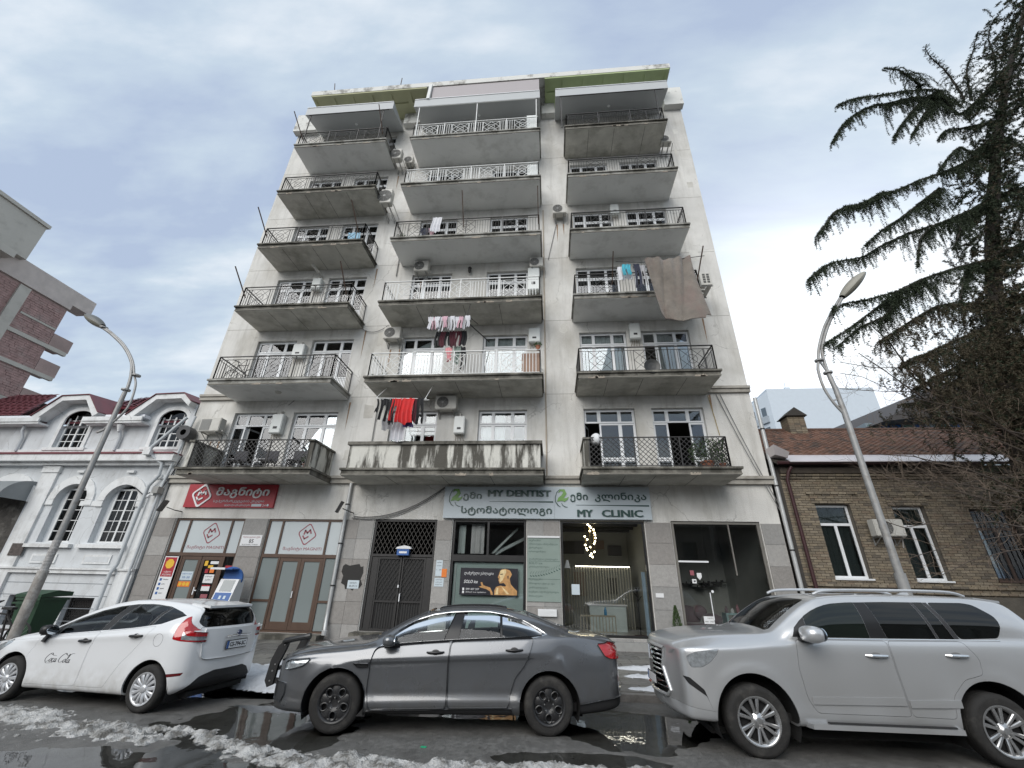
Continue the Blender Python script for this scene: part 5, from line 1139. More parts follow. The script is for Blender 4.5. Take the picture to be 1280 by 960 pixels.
for (a, b, c, s, t) in arch_win:
 if (a, b) == (-21.9, -20.05): continue
 A = arch_pts(a, b, s, t); O = arch_pts(a - .3, b + .3, s - .02, t + .33); mb = MB()
 for i in range(len(A) - 1): mb.poly([(A[i][0], F - .06, A[i][1]), (A[i + 1][0], F - .06, A[i + 1][1]), (O[i + 1][0], F - .06, O[i + 1][1]), (O[i][0], F - .06, O[i][1])], (0, .058, 0))
 mb.box(a - .3, a - .002, F - .061, F - .002, s - .22, s - .021).box(b + .002, b + .3, F - .061, F - .002, s - .22, s - .021); mb.build('arch_moulding', wtr, wh)
 mould('impost_band', wtr, (a - .95, a - .301, F - .04, F - .002, s - .2, s - .02)); mould('window_sill', wtr, (a - .25, b + .25, F - .16, F - .002, 2.72, 2.84))
 mould('apron_panel', wtr, (a + .15, b - .15, F - .04, F - .002, 2.2, 2.5)); mould('apron_panel_field', wpl, (a + .22, b - .22, F - .045, F - .041, 2.26, 2.44))
 # deep-set casement with glazing bars
 f = MB().use(wtr); y = F + .2; w = b - a; x0, x1 = a + w * .12, b - .02
 for xx in (x0, (x0 + x1) / 2 - .04, x1 - .07): f.box(xx, xx + .07, y, y + .06, c, t - .12)
 for z in (c, t - .2): f.box(x0 + .071, x1 - .071, y + .002, y + .058, z, z + .07)
 for z in np.linspace(c, t - .2, 6)[1:-1]: f.box(x0 + .072, x1 - .072, y + .01, y + .05, z + .02, z + .045)
 for xx in ((x0 * .75 + x1 * .25) + .02, x0 * .25 + x1 * .75 - .02): f.box(xx - .012, xx + .012, y + .011, y + .049, c + .071, t - .201)
 wn_ = f.build('window', None, wh)
 xs_ = [x0 + .07, x0 * .75 + x1 * .25 + .02, (x0 + x1) / 2 - .04]; 
 for xa, xb in ((x0 + .07, x0 * .75 + x1 * .25 + .008), (x0 * .75 + x1 * .25 + .032, (x0 + x1) / 2 - .04), ((x0 + x1) / 2 + .03, x0 * .25 + x1 * .75 - .032), (x0 * .25 + x1 * .75 - .008, x1 - .07)):
  zs_ = np.linspace(c, t - .2, 6)
  for za, zb in zip(zs_, zs_[1:]): MB().box(xa, xb, y + .025, y + .032, za + .05, zb + .02).build('pane', pane_d, wn_)
 box('reveal_back', wpl, a, x0, F + .2, F + .25, c, t - .3, wh); box('lamp_box', wtr, (a + b) / 2 - .15, (a + b) / 2 + .15, F - .12, F - .002, 5.44, 5.53, wh)
# entrance arch with its rounded hood
a, b, c, s, t = arch_win[2]; A = arch_pts(a - .0, b, 4.35, 5.12); O = arch_pts(a - .3, b + .3, 4.3, 5.42); mb = MB()
for i in range(len(A) - 1): mb.poly([(A[i][0], F - .08, A[i][1]), (A[i + 1][0], F - .08, A[i + 1][1]), (O[i + 1][0], F - .08, O[i + 1][1]), (O[i][0], F - .08, O[i][1])], (0, .078, 0))
mb.build('entrance_arch', wtr, wh)
mb = MB(); mb.fpoly(([(a, 2.07)] + [(b, 2.07)] + [(p[0], p[1]) for p in A]), F - .01, .008); mb.build('entrance_infill', mat('carved_wood', (.06, .055, .05), .7, var=.7, vs=5, bump=1, bs=9, dirt=(.25, .24, .22), ds=3, dmix=.6), wh)  # dark mottled sheet closing the entrance arch
hd = []
for k in range(9): q = math.pi / 2 * k / 8; hd.append((F - .02 - 1.0 * math.sin(q), 4.35 + .75 * math.cos(q)))
mb = MB()
for (y0, z0_), (y1, z1_2) in zip(hd, hd[1:]): mb.add([(a, y0, z0_), (b + .05, y0, z0_), (b + .05, y1, z1_2), (a, y1, z1_2)], [(0, 1, 2, 3)])
mb.poly([(b + .05, y_, z_) for y_, z_ in hd] + [(b + .05, F - .02, 4.35)], (.01, 0, 0)); mb.build('entrance_hood', mat('hood_sheet', (.24, .26, .27), .5, var=.1), wh)
flat('wall_plaque', -19.6, -19.08, 2.43, 2.84, F - .09, mat('bronze_relief', (.09, .075, .07), .6, var=.5, vs=14, bump=1, bs=30), 'dark bronze relief plaque on the white pilaster left of the lamp post', 'plaque', .03)
for (a, b, c, d) in base_win:
 f = MB().use(iron_b); frame_rect(f, a + .02, b - .02, c + .02, d - .02, .05, F + .1, .06); diag(f, a + .07, b - .07, c + .07, d - .07, .09, F + .12, .012); f.build('basement_grille', None, wh); box('basement_pane', dark_m, a, b, F + .24, F + .26, c, d, wh)
# dormers: gable hoods over arched attic windows
for (a, b, c, s, t) in dorm:
 cx = (a + b) / 2; g = [(cx - 1.75, 7.72), (cx - .75, 8.62), (cx + .5, 8.66), (cx + 1.25, 7.85)]; gi_ = [(cx - 1.45, 7.62), (cx - .66, 8.42), (cx + .42, 8.45), (cx + 1.05, 7.7)]
 if b > -15: g[3] = (-14.45, 8.3); gi_[3] = (-14.5, 8.1)
 mb = MB()
 for i in range(3): mb.poly([(g[i][0], F - .35, g[i][1]), (g[i + 1][0], F - .35, g[i + 1][1]), (gi_[i + 1][0], F - .35, gi_[i + 1][1]), (gi_[i][0], F - .35, gi_[i][1])], (0, .6, 0))
 mb.build('dormer_hood', wtr, wh)
 # gable wall with arched opening
 A = arch_pts(a, b, s, t); mb = MB(); top = [(cx - 1.5, 7.45), *gi_, (min(cx + 1.3, HX1 - .02), 7.45)]
 def tz(x):
  for p, q in zip(top, top[1:]):
   if p[0] <= x <= q[0] and q[0] > p[0]: return p[1] + (q[1] - p[1]) * (x - p[0]) / (q[0] - p[0])
  return 7.45
 xs_ = sorted({round(v, 4) for v in [p[0] for p in A] + [p[0] for p in top]}); 
 def lo(x):
  if x <= a + 1e-3 or x >= b - 1e-3: return 7.45
  return s + (t - s) * math.sqrt(max(0, 1 - ((x - cx) / ((b - a) / 2)) ** 2))
 for p, q in zip(xs_, xs_[1:]):
  e_ = 1e-4; mb.add([(p, F + .1, max(7.45, lo(p + e_))), (q, F + .1, max(7.45, lo(q - e_))), (q, F + .1, tz(q - e_)), (p, F + .1, tz(p + e_))], [(0, 1, 2, 3)])
 mb.build('dormer_wall', wpl, wh, recalc=False)
 O = arch_pts(a - .16, b + .16, s, t + .16); mb = MB()
 for i in range(len(A) - 1): mb.poly([(A[i][0], F + .05, A[i][1]), (A[i + 1][0], F + .05, A[i + 1][1]), (O[i + 1][0], F + .05, O[i + 1][1]), (O[i][0], F + .05, O[i][1])], (0, .049, 0))
 mb.box(a - .16, a - .002, F + .051, F + .099, c, s).box(b + .002, b + .16, F + .051, F + .099, c, s).box(a - .3, b + .3, F - .02, F + .099, c - .12, c - .002); mb.build('dormer_window_surround', wtr, wh)
 f = MB().use(wtr); y = F + .2
 for xx in (a, cx - .045, b - .07): f.box(xx, xx + .07, y, y + .06, c, s + .12)
 f.box(a + .071, b - .071, y + .002, y + .058, c, c + .06)
 for z in np.linspace(c, s, 5)[1:]: f.box(a + .072, b - .072, y + .01, y + .05, z, z + .03)
 for xx in (a * .75 + b * .25, a * .25 + b * .75): f.box(xx - .015, xx + .015, y + .011, y + .049, c + .061, s + .25)
 wn_ = f.build('dormer_window', None, wh)
 for xa, xb in ((a + .07, a * .75 + b * .25), (a * .75 + b * .25, cx - .045), (cx + .025, a * .25 + b * .75), (a * .25 + b * .75, b - .07)):
  zs_ = np.linspace(c, s, 5)
  for za, zb in zip(zs_, zs_[1:]): MB().box(xa + .016, xb - .016, y + .025, y + .03, za + .03, zb).build('pane', pane_d, wn_)
 mb = MB(); mb.fpoly([(p[0], p[1]) for p in A] , y + .03, .006); mb.build('arch_pane', pane_d, wn_)
 mb = MB(); 
 for i in range(3): mb.poly([(g[i][0], F - .4, g[i][1] + .01), (g[i + 1][0], F - .4, g[i + 1][1] + .01), (g[i + 1][0], F + 2.6, g[i + 1][1] + .35), (g[i][0], F + 2.6, g[i][1] + .35)], (0, 0, .03))
 mb.build('dormer_roof', redm, wh)
# eaves and gutters between the dormers
for a, b in ((-27.5, -20.9), (-18.95, -16.3)):
 mould('eave', wtr, (a, b, F - .32, F + .3, 7.42, 7.5)); mould('eave_board', wtr, (a, b, F - .36, F - .3, 7.502, 7.68)); mould('roof_snow', snowm, (a + .8, b - .1, F - .2, F + .35, 7.69, 7.82))
# hipped red roof with its sheet ridges, and snow lying in the valleys
def slope(x0, x1, y0, z0, y1, z1, nm='roof', x2=None, x3=None):
 x2 = x0 if x2 is None else x2; x3 = x1 if x3 is None else x3
 mb = MB().use(redm).poly([(x0, y0, z0), (x1, y0, z0), (x3, y1, z1), (x2, y1, z1)], (0, .05, -.08)); o = mb.build(nm, None, wh)
 mb = MB(); n = 14; 
 for j in range(n):
  t0 = j / n; za, ya2 = z0 + (z1 - z0) * t0, y0 + (y1 - y0) * t0; xa, xb = x0 + (x2 - x0) * t0, x1 + (x3 - x1) * t0; m_n = max(2, int((xb - xa) / .3)); w = (xb - xa) / m_n
  dz = (z1 - z0) / n; dy = (y1 - y0) / n
  for i in range(m_n):
   s_ = (.5 * w if j % 2 else 0); X = xa + i * w + s_ * .5
   mb.add([(X + .01, ya2 - .012, za + .035), (X + w * .5, ya2 - .03, za + .06), (X + w - .01, ya2 - .012, za + .035), (X + w - .01, ya2 + dy, za + dz + .01), (X + w * .5, ya2 + dy, za + dz + .03), (X + .01, ya2 + dy, za + dz + .01)], [(0, 1, 4, 5), (1, 2, 3, 4)])
 tag(mb.build('roof_tiles', redm, o, recalc=False), kind='stuff')
slope(-27.5, -14.5, F + .2, 7.65, F + 3.2, 9.75, x2=-26.5, x3=-15.2); slope(-20.3, -17.6, F + .6, 8.5, F + 2.2, 9.65, x2=-19.4, x3=-18.6); slope(-27.5, -22.6, F + .0, 7.9, F + 2.2, 9.9, x2=-26.5, x3=-24.3); slope(-16.6, -14.45, F + .6, 8.4, F + 2.4, 9.65, x2=-15.9, x3=-14.9)
MB().poly([(-22.8, F + .1, 7.75), (-20.9, F + .1, 7.8), (-21.2, F + 1.2, 8.6), (-22.1, F + 1.0, 8.5)], (0, .02, .08)).build('roof_snow', snowm, wh); MB().poly([(-18.6, F + .1, 7.75), (-16.9, F + .1, 7.8), (-16.8, F + 1.3, 8.75), (-17.6, F + 1.1, 8.6)], (0, .02, .08)).build('roof_snow', snowm, wh)
MB().bar((-21.0, F + .2, 8.6), (-20.75, F + .2, 8.95), .02).build('lightning_rod', iron_b, wh)
wp = zinc
def hpipe(label, pts, r=.055): return pipe(label, pts, r, mat('house_pipe', (.50, .53, .55), .45, var=.06), [])
hpipe('downpipe with hopper between dormers of the white house', [(-17.35, F - .1, 7.42), (-17.35, F - .1, 7.2), (-17.3, F - .0, 6.9), (-17.32, F - .0, 6.35)]); MB().lathe([(.05, 7.1), (.06, 7.15), (.12, 7.32), (.13, 7.4)], c=(-17.35, F - .12, 0), n=12).build('hopper', wtr, None, label='round rainwater hopper between the two dormers', cat='hopper')
hpipe('downpipe left of the first dormer of the white house', [(-21.75, F - .1, 7.42), (-21.75, F - .1, 7.2), (-21.7, F - .0, 6.9), (-21.7, F - .0, 6.35)])
hpipe('long bent downpipe at the right corner of the white house', [(-14.35, F - .35, 7.6), (-15.2, F - .5, 6.35), (-15.25, F - .5, 6.1), (-14.75, F - .28, 5.75), (-14.68, F - .28, 5.3), (-14.98, F - .25, 4.9), (-15.02, F - .25, 2.2), (-15.1, F - .3, 1.9), (-15.12, F - .28, .3)], .06)
hpipe('second pipe in the corner between white house and apartment block', [(-14.15, F - .2, 7.7), (-14.5, F - .2, 4.8), (-14.5, F - .2, .3)], .05)
MB().box(-15.4, -15.1, F - .62, F - .38, 6.02, 6.2).build('hopper', wtr, None, label='square rainwater hopper under the right corner of the red flashing', cat='hopper')
MB().box(-14.62, -14.4, F - .4, F - .15, 4.62, 4.86).build('junction_box', acg, None, label='grey junction box at the corner pilaster of the white house', cat='box')
MB().box(-14.75, -14.62, F - .3, F - .17, 4.55, 4.7).tube([(-14.7, F - .35, 4.55), (-14.7, F - .42, 4.45)], .05).build('security_camera', wtr, None, label='small white camera on the corner pilaster of the white house', cat='camera')
for i, pts in enumerate((((-14.5, F - .2, 4.8), (-15.2, F - .1, 4.6), (-15.7, F - .1, 4.9)), ((-14.5, F - .2, 4.7), (-14.3, F - .15, 5.4), (-14.2, F - .1, 6.1)))):
 MB().tube(pts, .02, 5).build('cable', ink, None, label=('black cable crossing the corner pilaster of the white house', 'black cable rising from the grey junction box')[i], cat='cable')
MB().lathe([(.12, 0), (.28, 0), (.28, .35), (.12, .35)], 'y', (-14.2, F - .45, 6.95), 20).build('round_duct', mat('duct_dark', (.05, .05, .055), .5), None, label='dark round duct outlet between the white house and the block', cat='duct')

# ================================================================== BRICK HOUSE ON THE RIGHT
bh = empty('brick_house', (11.5, F, 0), 'low yellow brick house with rusty tiled roof on the right', 'house')
mortar = mat('mortar', (.13, .115, .095), .95, var=.2, vs=4)
brick_ms = [mat('brick_%d' % i, c, .9, var=.22, vs=9, bump=.4, bs=60) for i, c in enumerate(((.235, .195, .14), (.19, .16, .12), (.26, .22, .165), (.14, .12, .095), (.21, .165, .12)))]
BW = [(8.64, 9.7, 2.22, 4.44), (10.95, 11.92, 2.2, 4.4), (13.2, 14.5, 2.24, 4.35), (15.9, 17.0, 2.24, 4.35)]
bx0, bx1, bz1 = 7.75, 18.5, 5.42
mb = MB(); wall_grid(mb, bx0, bx1, 0, bz1 + .3, F + .012, BW, .3); mb.build('wall', mortar, bh, recalc=False)
mb = MB().box(bx0, bx0 + .2, F + .02, F + 8, 0, 5.6).box(bx1 - .2, bx1, F + .02, F + 8, 0, 5.6).box(bx0, bx1, F + 8, F + 8.2, 0, 5.6).box(bx0 + .21, bx1 - .21, F + .33, F + 8, 1.2, 1.3); mb.build('rear_walls', mortar, bh)
for m in brick_ms: m['n'] = 0
mb = MB(); rb = random.Random(4); ch_ = .078; row = 0; z = 1.3
for m in brick_ms: mb.use(m)
def bricks(mb, z0_, z1_, y, skip, x0=bx0, x1=bx1, d=.035):
 row = 0; z = z0_
 while z < z1_ - .01:
  x = x0 - (.12 if row % 2 else 0)
  while x < x1:
   a, b = max(x, x0), min(x + .245, x1)
   for s in skip:
    if s[2] - .005 < z + ch_ / 2 < s[3]:
     if a < s[0] < b: b = s[0]
     elif a < s[1] < b: a = s[1]
     elif a >= s[0] and b <= s[1]: b = a
   if b - a > .03:
    mb.mi = rb.choices(range(5), (4, 4, 3, 1.5, 2))[0]; t = rb.uniform(-.006, .006)
    q = [(a, y + t, z), (b - .012, y + t, z), (b - .012, y + t, z + ch_ - .013), (a, y + t, z + ch_ - .013), (a, y + d, z), (b - .012, y + d, z), (b - .012, y + d, z + ch_ - .013), (a, y + d, z + ch_ - .013)]
    mb.add(q, [(0, 1, 2, 3), (1, 5, 6, 2), (3, 2, 6, 7), (0, 4, 5, 1), (0, 3, 7, 4)])
   x += .25
  z += ch_; row += 1
bricks(mb, 1.35, bz1, F - .01, BW)
bricks(mb, 5.26, 5.34, F - .06, [], d=.05); bricks(mb, 5.34, 5.42, F - .11, [], d=.12)
for z_ in (1.84, 2.0): bricks(mb, z_, z_ + .07, F - .07, [], d=.06)
for (a, b, c, d) in BW: bricks(mb, d + .02, d + .3, F - .045, [], a - .12, b + .12, .035); bricks(mb, d + .31, d + .38, F - .08, [], a - .22, b + .3, .07)
bo = mb.build('bricks', None, bh, recalc=False); bo['kind'] = 'stuff'
box('stone_base', mat('dark_stone', (.10, .09, .075), .9, var=.3, vs=3, bump=.6), bx0, bx1, F - .12, F + .01, 0, 1.8, bh)
box('frieze', mat('frieze_dark', (.09, .075, .06), .9, var=.3, vs=4), bx0, bx1, F - .14, F + .2, 5.43, 5.62, bh)
for i, (a, b, c, d) in enumerate(BW):
 f = MB().use(upvc if i < 2 else brown); y = F + .16; frame_rect(f, a + .01, b - .01, c + .01, d - .01, .07, y, .06)
 zt = d - .66; f.box(a + .08, b - .08, y + .003, y + .057, zt, zt + .08).box((a + b) / 2 - .045, (a + b) / 2 + .045, y + .003, y + .057, c + .08, zt)
 wn_ = f.build('window', None, bh)
 for q in ((a + .08, b - .08, zt + .08, d - .08), (a + .08, (a + b) / 2 - .045, c + .08, zt), ((a + b) / 2 + .045, b - .08, c + .08, zt)): MB().box(q[0], q[1], y + .025, y + .033, q[2], q[3]).build('pane', pane_d, wn_)
 if i < 2: curtain(a + .1, b - .1, c + .1, d - .1, F + .3, wn_, mat('drape_dull', (.22, .22, .2), .9))
 box('sill', upvc if i < 2 else brown, a - .03, b + .03, F - .05, F + .15, c - .04, c + .008, wn_)
 if i > 1:
  g_ = MB()
  for k in range(9): g_.bar((a + .1 + k * .14, F + .1, c + .02), (a + .1 + k * .14, F + .1, d - .02), .015)
  g_.build('window_bars', iron_b, wn_)['kind'] = 'stuff'
# roof: boards, metal strip along the eave, rusty pantiles in rows
ex = 7.55; ey = F - .38; ez = 5.78; ry = F + 3.4; rz = 8.1
sl = lambda x, t: (x, ey + (ry - ey) * t, ez + (rz - ez) * t)
MB().poly([sl(ex, 0), sl(19, 0), sl(19, 1), sl(ex, 1)], (0, .03, -.08)).poly([(ex, ry, rz), (19, ry, rz), (19, ry + 4, 5.6), (ex, ry + 4, 5.6)], (0, 0, -.08)).build('roof_boards', mat('roof_boards', (.07, .06, .05), .9), bh)
MB().poly([sl(7.95, -.03), sl(19, -.03), sl(19, .135), sl(7.95, .135)], (0, 0, .03)).build('eave_flashing', mat('pale_sheet_metal', (.62, .58, .59), .35, var=.08, vs=3, metal=.2), bh)
tb = []
tiles_m = [mat('pantile_%d' % i, c, .85, var=.3, vs=7) for i, c in enumerate(((.16, .085, .06), (.12, .07, .052), (.19, .11, .08), (.085, .06, .05)))]
mb = MB(); [mb.use(m) for m in tiles_m]; nr = 20
for j in range(nr):
 t0 = .14 + .86 * j / nr; t1 = .14 + .86 * (j + 1) / nr + .01; x = 7.6
 while x < 18.9:
  mb.mi = rb.choices(range(4), (4, 4, 2, 2))[0]; l = .05 + rb.uniform(-.008, .012); w = .215
  p = [sl(x, t0), sl(x + w * .5, t0), sl(x + w, t0), sl(x + w, t1), sl(x + w * .5, t1), sl(x, t1)]
  v = [(a, b, c + o) for (a, b, c), o in zip(p, (l, l + .045, l, .012, .05, .012))] + [(p[0][0], p[0][1], p[0][2]), (p[2][0], p[2][1], p[2][2])]
  mb.add(v, [(0, 1, 4, 5), (1, 2, 3, 4), (6, 7, 2, 1, 0)]); x += .22
tag(mb.build('roof_tiles', None, bh, recalc=False), kind='stuff')
MB().tube([(7.6, ry, rz + .05), (19, ry, rz + .05)], .09, 8).build('ridge', tiles_m[1], bh)
# chimney
c_ = MB(); [c_.use(m) for m in brick_ms]; cx0, cx1, cy0 = 10.15, 10.85, F + 2.9
for k in range(11):
 for s in range(3):
  c_.mi = rb.randrange(5); w = (cx1 - cx0) / 3; o = .06 if k < 2 else 0; a = cx0 - o + s * (cx1 - cx0 + 2 * o) / 3 + .006; b = cx0 - o + (s + 1) * (cx1 - cx0 + 2 * o) / 3 - .006
  c_.box(a, b, cy0 - o, cy0 + .6 + o, 7.55 + k * .095 + .006, 7.55 + (k + 1) * .095 - .004)
ch = c_.build('chimney', None, bh); MB().poly([(cx0 - .1, cy0 - .1, 8.62), (cx1 + .1, cy0 - .1, 8.62), ((cx0 + cx1) / 2, cy0 - .1, 9.0)], (0, .8, 0)).build('chimney_cap', mat('cap_dark', (.05, .045, .04), .9), ch)
pipe('dark red downpipe on the left corner of the brick house', [(8.05, F - .3, 5.6), (7.95, F - .25, 5.45), (7.88, F - .18, 5.2), (7.92, F - .16, 1.2), (7.92, F - .16, .3)], .055, mat('oxblood_pipe', (.05, .018, .02), .5, var=.15), [])
MB().tube([(7.6, F - .36, 5.72), (18.8, F - .36, 5.72)], .06, 8).build('gutter', mat('oxblood_pipe', ()), bh)
MB().poly([(7.45, F - .7, 6.25), (7.95, F - .6, 6.02), (7.9, F - .5, 5.85), (7.5, F - .55, 5.95)], (0, .6, 0)).build('bent_sheet', mat('pale_sheet_metal', ()), None, label='bent pale metal sheet in the gap at the left end of the tiled roof', cat='sheet')
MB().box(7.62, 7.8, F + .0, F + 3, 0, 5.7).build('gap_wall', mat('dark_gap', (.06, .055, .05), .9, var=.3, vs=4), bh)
ac(9.95, 3.42, 'air conditioner on the brick house between its two white windows', w=.85, h=.5, d=.3)

# ================================================================== FARTHER BUILDINGS
tw_m = mat('tower_brick', (.38, .29, .27), .9, var=.22, vs=1.2, bump=.6, bs=12, dirt=(.27, .24, .225), ds=.5, dmix=.55)
tw_s = mat('tower_stone', (.52, .505, .46), .85, var=.08, vs=.8, dirt=(.26, .25, .22), ds=1.2, dmix=.4)
tw = empty('brick_tower_block', (-36, 17, 0), 'unfinished brick block with pale concrete bands far left above the red roof', 'building')
XW = -30.0
mb = MB(); mb.box(XW - 11, XW, 9, 19.55, 0, 16.9); mb.build('brick_wall', tw_m, tw)
mb = MB(); z = .2
while z < 16.8:                        # brick courses proud of the wall
 y = 9.02
 while y < 19.5:
  l = rb.uniform(.22, .5); mb.box(XW + .002, XW + rb.uniform(.01, .035), y, min(19.53, y + l - .015), z, z + .12); y += l
 z += .135
tag(mb.build('brick_courses', mat('tower_brick_b', (.37, .25, .235), .9, var=.35, vs=3, dirt=(.38, .34, .32), ds=1.2, dmix=.5)), kind='stuff'); bpy.data.objects['brick_courses'].parent = tw; bpy.data.objects['brick_courses'].location = Vector(bpy.data.objects['brick_courses'].location) - Vector(tw.location)
ts_m = mat('tower_slab', (.55, .50, .47), .9, var=.15, vs=2)
box('roof_slab', ts_m, XW - 11.5, XW + .12, 8.5, 19.6, 16.9, 18.2, tw); box('roof_overhang', ts_m, XW - .9, XW + .12, 19.602, 20.74, 17.25, 18.2, tw)
for z in (14.15, 12.45, 10.5, 8.4): 
 box('concrete_band', tw_s, XW - .1, XW + .1, 9, 20.6, z - .05, z + .18, tw); box('balcony_slab', tw_m, XW - 1.0, XW + .02, 19.56, 20.7, z + .19, z + 1.0, tw)
for y, z0_, z1_ in ((16.9, 11.2, 16.8), (13.2, 4, 16.8)): box('concrete_post', tw_s, XW - .1, XW + .13, y, y + .55, z0_, z1_, tw)
box('light_band', tw_s, XW - .1, XW + .06, 17.6, 19.5, 15.3, 15.42, tw)
tb_ = empty('beige_tower', (-33, 13, 0), 'beige concrete top storey with a ledge cut by the left edge of the picture', 'building')
box('upper_wall', tw_s, XW - 6, XW + .5, 4, 16.3, 18.0, 20.4, tb_); box('parapet', tw_s, XW - 6.2, XW + .6, 3.8, 16.4, 20.41, 20.62, tb_); box('ledge', tw_s, XW - 5.8, XW + .9, 4.2, 15.6, 17.5, 17.9, tb_); box('lower_wall', tw_s, XW - 5.9, XW + .35, 4.1, 15.2, 0, 17.4, tb_)
for y in (12.3, 13.1): box('panel_joint', mat('groove_grey', ()), XW + .35, XW + .505, y, y + .03, 18.0, 20.4, tb_)
# far white block, right
fb = empty('white_apartment_block', (36, 60, 0), 'distant plain white apartment block behind the brick house chimney', 'building')
fm = mat('far_white', (.56, .62, .68), .9, var=.04)
MB().box(32.2, 47, 60, 75, 0, 29.0).build('wall', fm, fb); MB().poly([(32.2, 60.0, 0), (29.6, 66, 0), (29.6, 66, 26.2), (32.2, 60.0, 28.7)], (0, 9, 0)).build('side_wall', fm, fb)
for k in range(7):
 z = 6 + k * 3.0
 for j in range(3):
  t0, t1 = .1 + j * .3, .28 + j * .3; P_ = lambda t, o=0: (32.2 - 2.6 * t - o * .9, 60 + 6 * t - o * .4)
  a, b = P_(t0, .3), P_(t1, .3); c0, d0 = P_(t0), P_(t1)
  MB().add([(a[0], a[1], z), (b[0], b[1], z), (d0[0], d0[1], z), (c0[0], c0[1], z), (a[0], a[1], z + 1), (b[0], b[1], z + 1), (d0[0], d0[1], z + 1), (c0[0], c0[1], z + 1)], [(0, 1, 2, 3), (4, 5, 6, 7), (0, 1, 5, 4), (1, 2, 6, 5), (2, 3, 7, 6), (3, 0, 4, 7)]).build('balcony', mat('far_balcony', (.36, .40, .44), .8), fb)
  a, b = P_(t0 + .03, .05), P_(t1 - .03, .05); MB().add([(a[0], a[1], z + 1.0), (b[0], b[1], z + 1.0), (b[0], b[1], z + 2.4), (a[0], a[1], z + 2.4), (a[0], a[1] + .2, z + 1.0), (b[0], b[1] + .2, z + 1.0), (b[0], b[1] + .2, z + 2.4), (a[0], a[1] + .2, z + 2.4)], [(0, 1, 2, 3), (4, 5, 6, 7), (0, 1, 5, 4), (2, 3, 7, 6)]).build('window', mat('far_window', (.10, .13, .16), .3), fb)
MB().box(35.5, 36.2, 61, 62, 29, 29.7).bar((35.8, 61.5, 29.7), (35.9, 61.5, 30.6), .1).build('roof_unit', fm, fb)
gb_ = empty('glazed_building', (30, 32, 0), 'glazed building with dark pitched roof behind the cedar on the right', 'building')
MB().poly([(23.0, 29.5, 12.6), (27.5, 29.5, 15.3), (36, 29.5, 17.5), (45, 29.5, 15)], (0, 12, 1)).build('roof', mat('dark_membrane', (.06, .055, .055), .8, var=.2), gb_)
MB().box(23.2, 44, 31.5, 40, 0, 13.2).build('wall', mat('glazed_wall', (.20, .25, .28), .3, var=.1), gb_)
for k in range(26):
 x = 23.3 + k * .78; m = mat('blue_pane', (.05, .16, .42), .15, coat=.6) if k in (1, 2, 4, 7, 11) else mat('pale_pane', (.38, .46, .50), .2, coat=.5) if k % 3 else mat('teal_pane', (.05, .2, .19), .2, coat=.5)
 box('pane', m, x, x + .66, 31.38, 31.49, 10.6, 13.0, gb_); box('mullion', mat('far_mullion', (.3, .31, .32), .5), x + .67, x + .77, 31.3, 31.49, 9, 13.1, gb_)
CEDAR_TRUNK = [(13.4, 13.2, 3.94), (13.57, 12.9, 6.65), (14.05, 12.6, 9.22), (15.11, 12.2, 12.75), (16.32, 11.8, 16.13), (17.75, 11.2, 19.76), (20.17, 10.4, 24.66)]
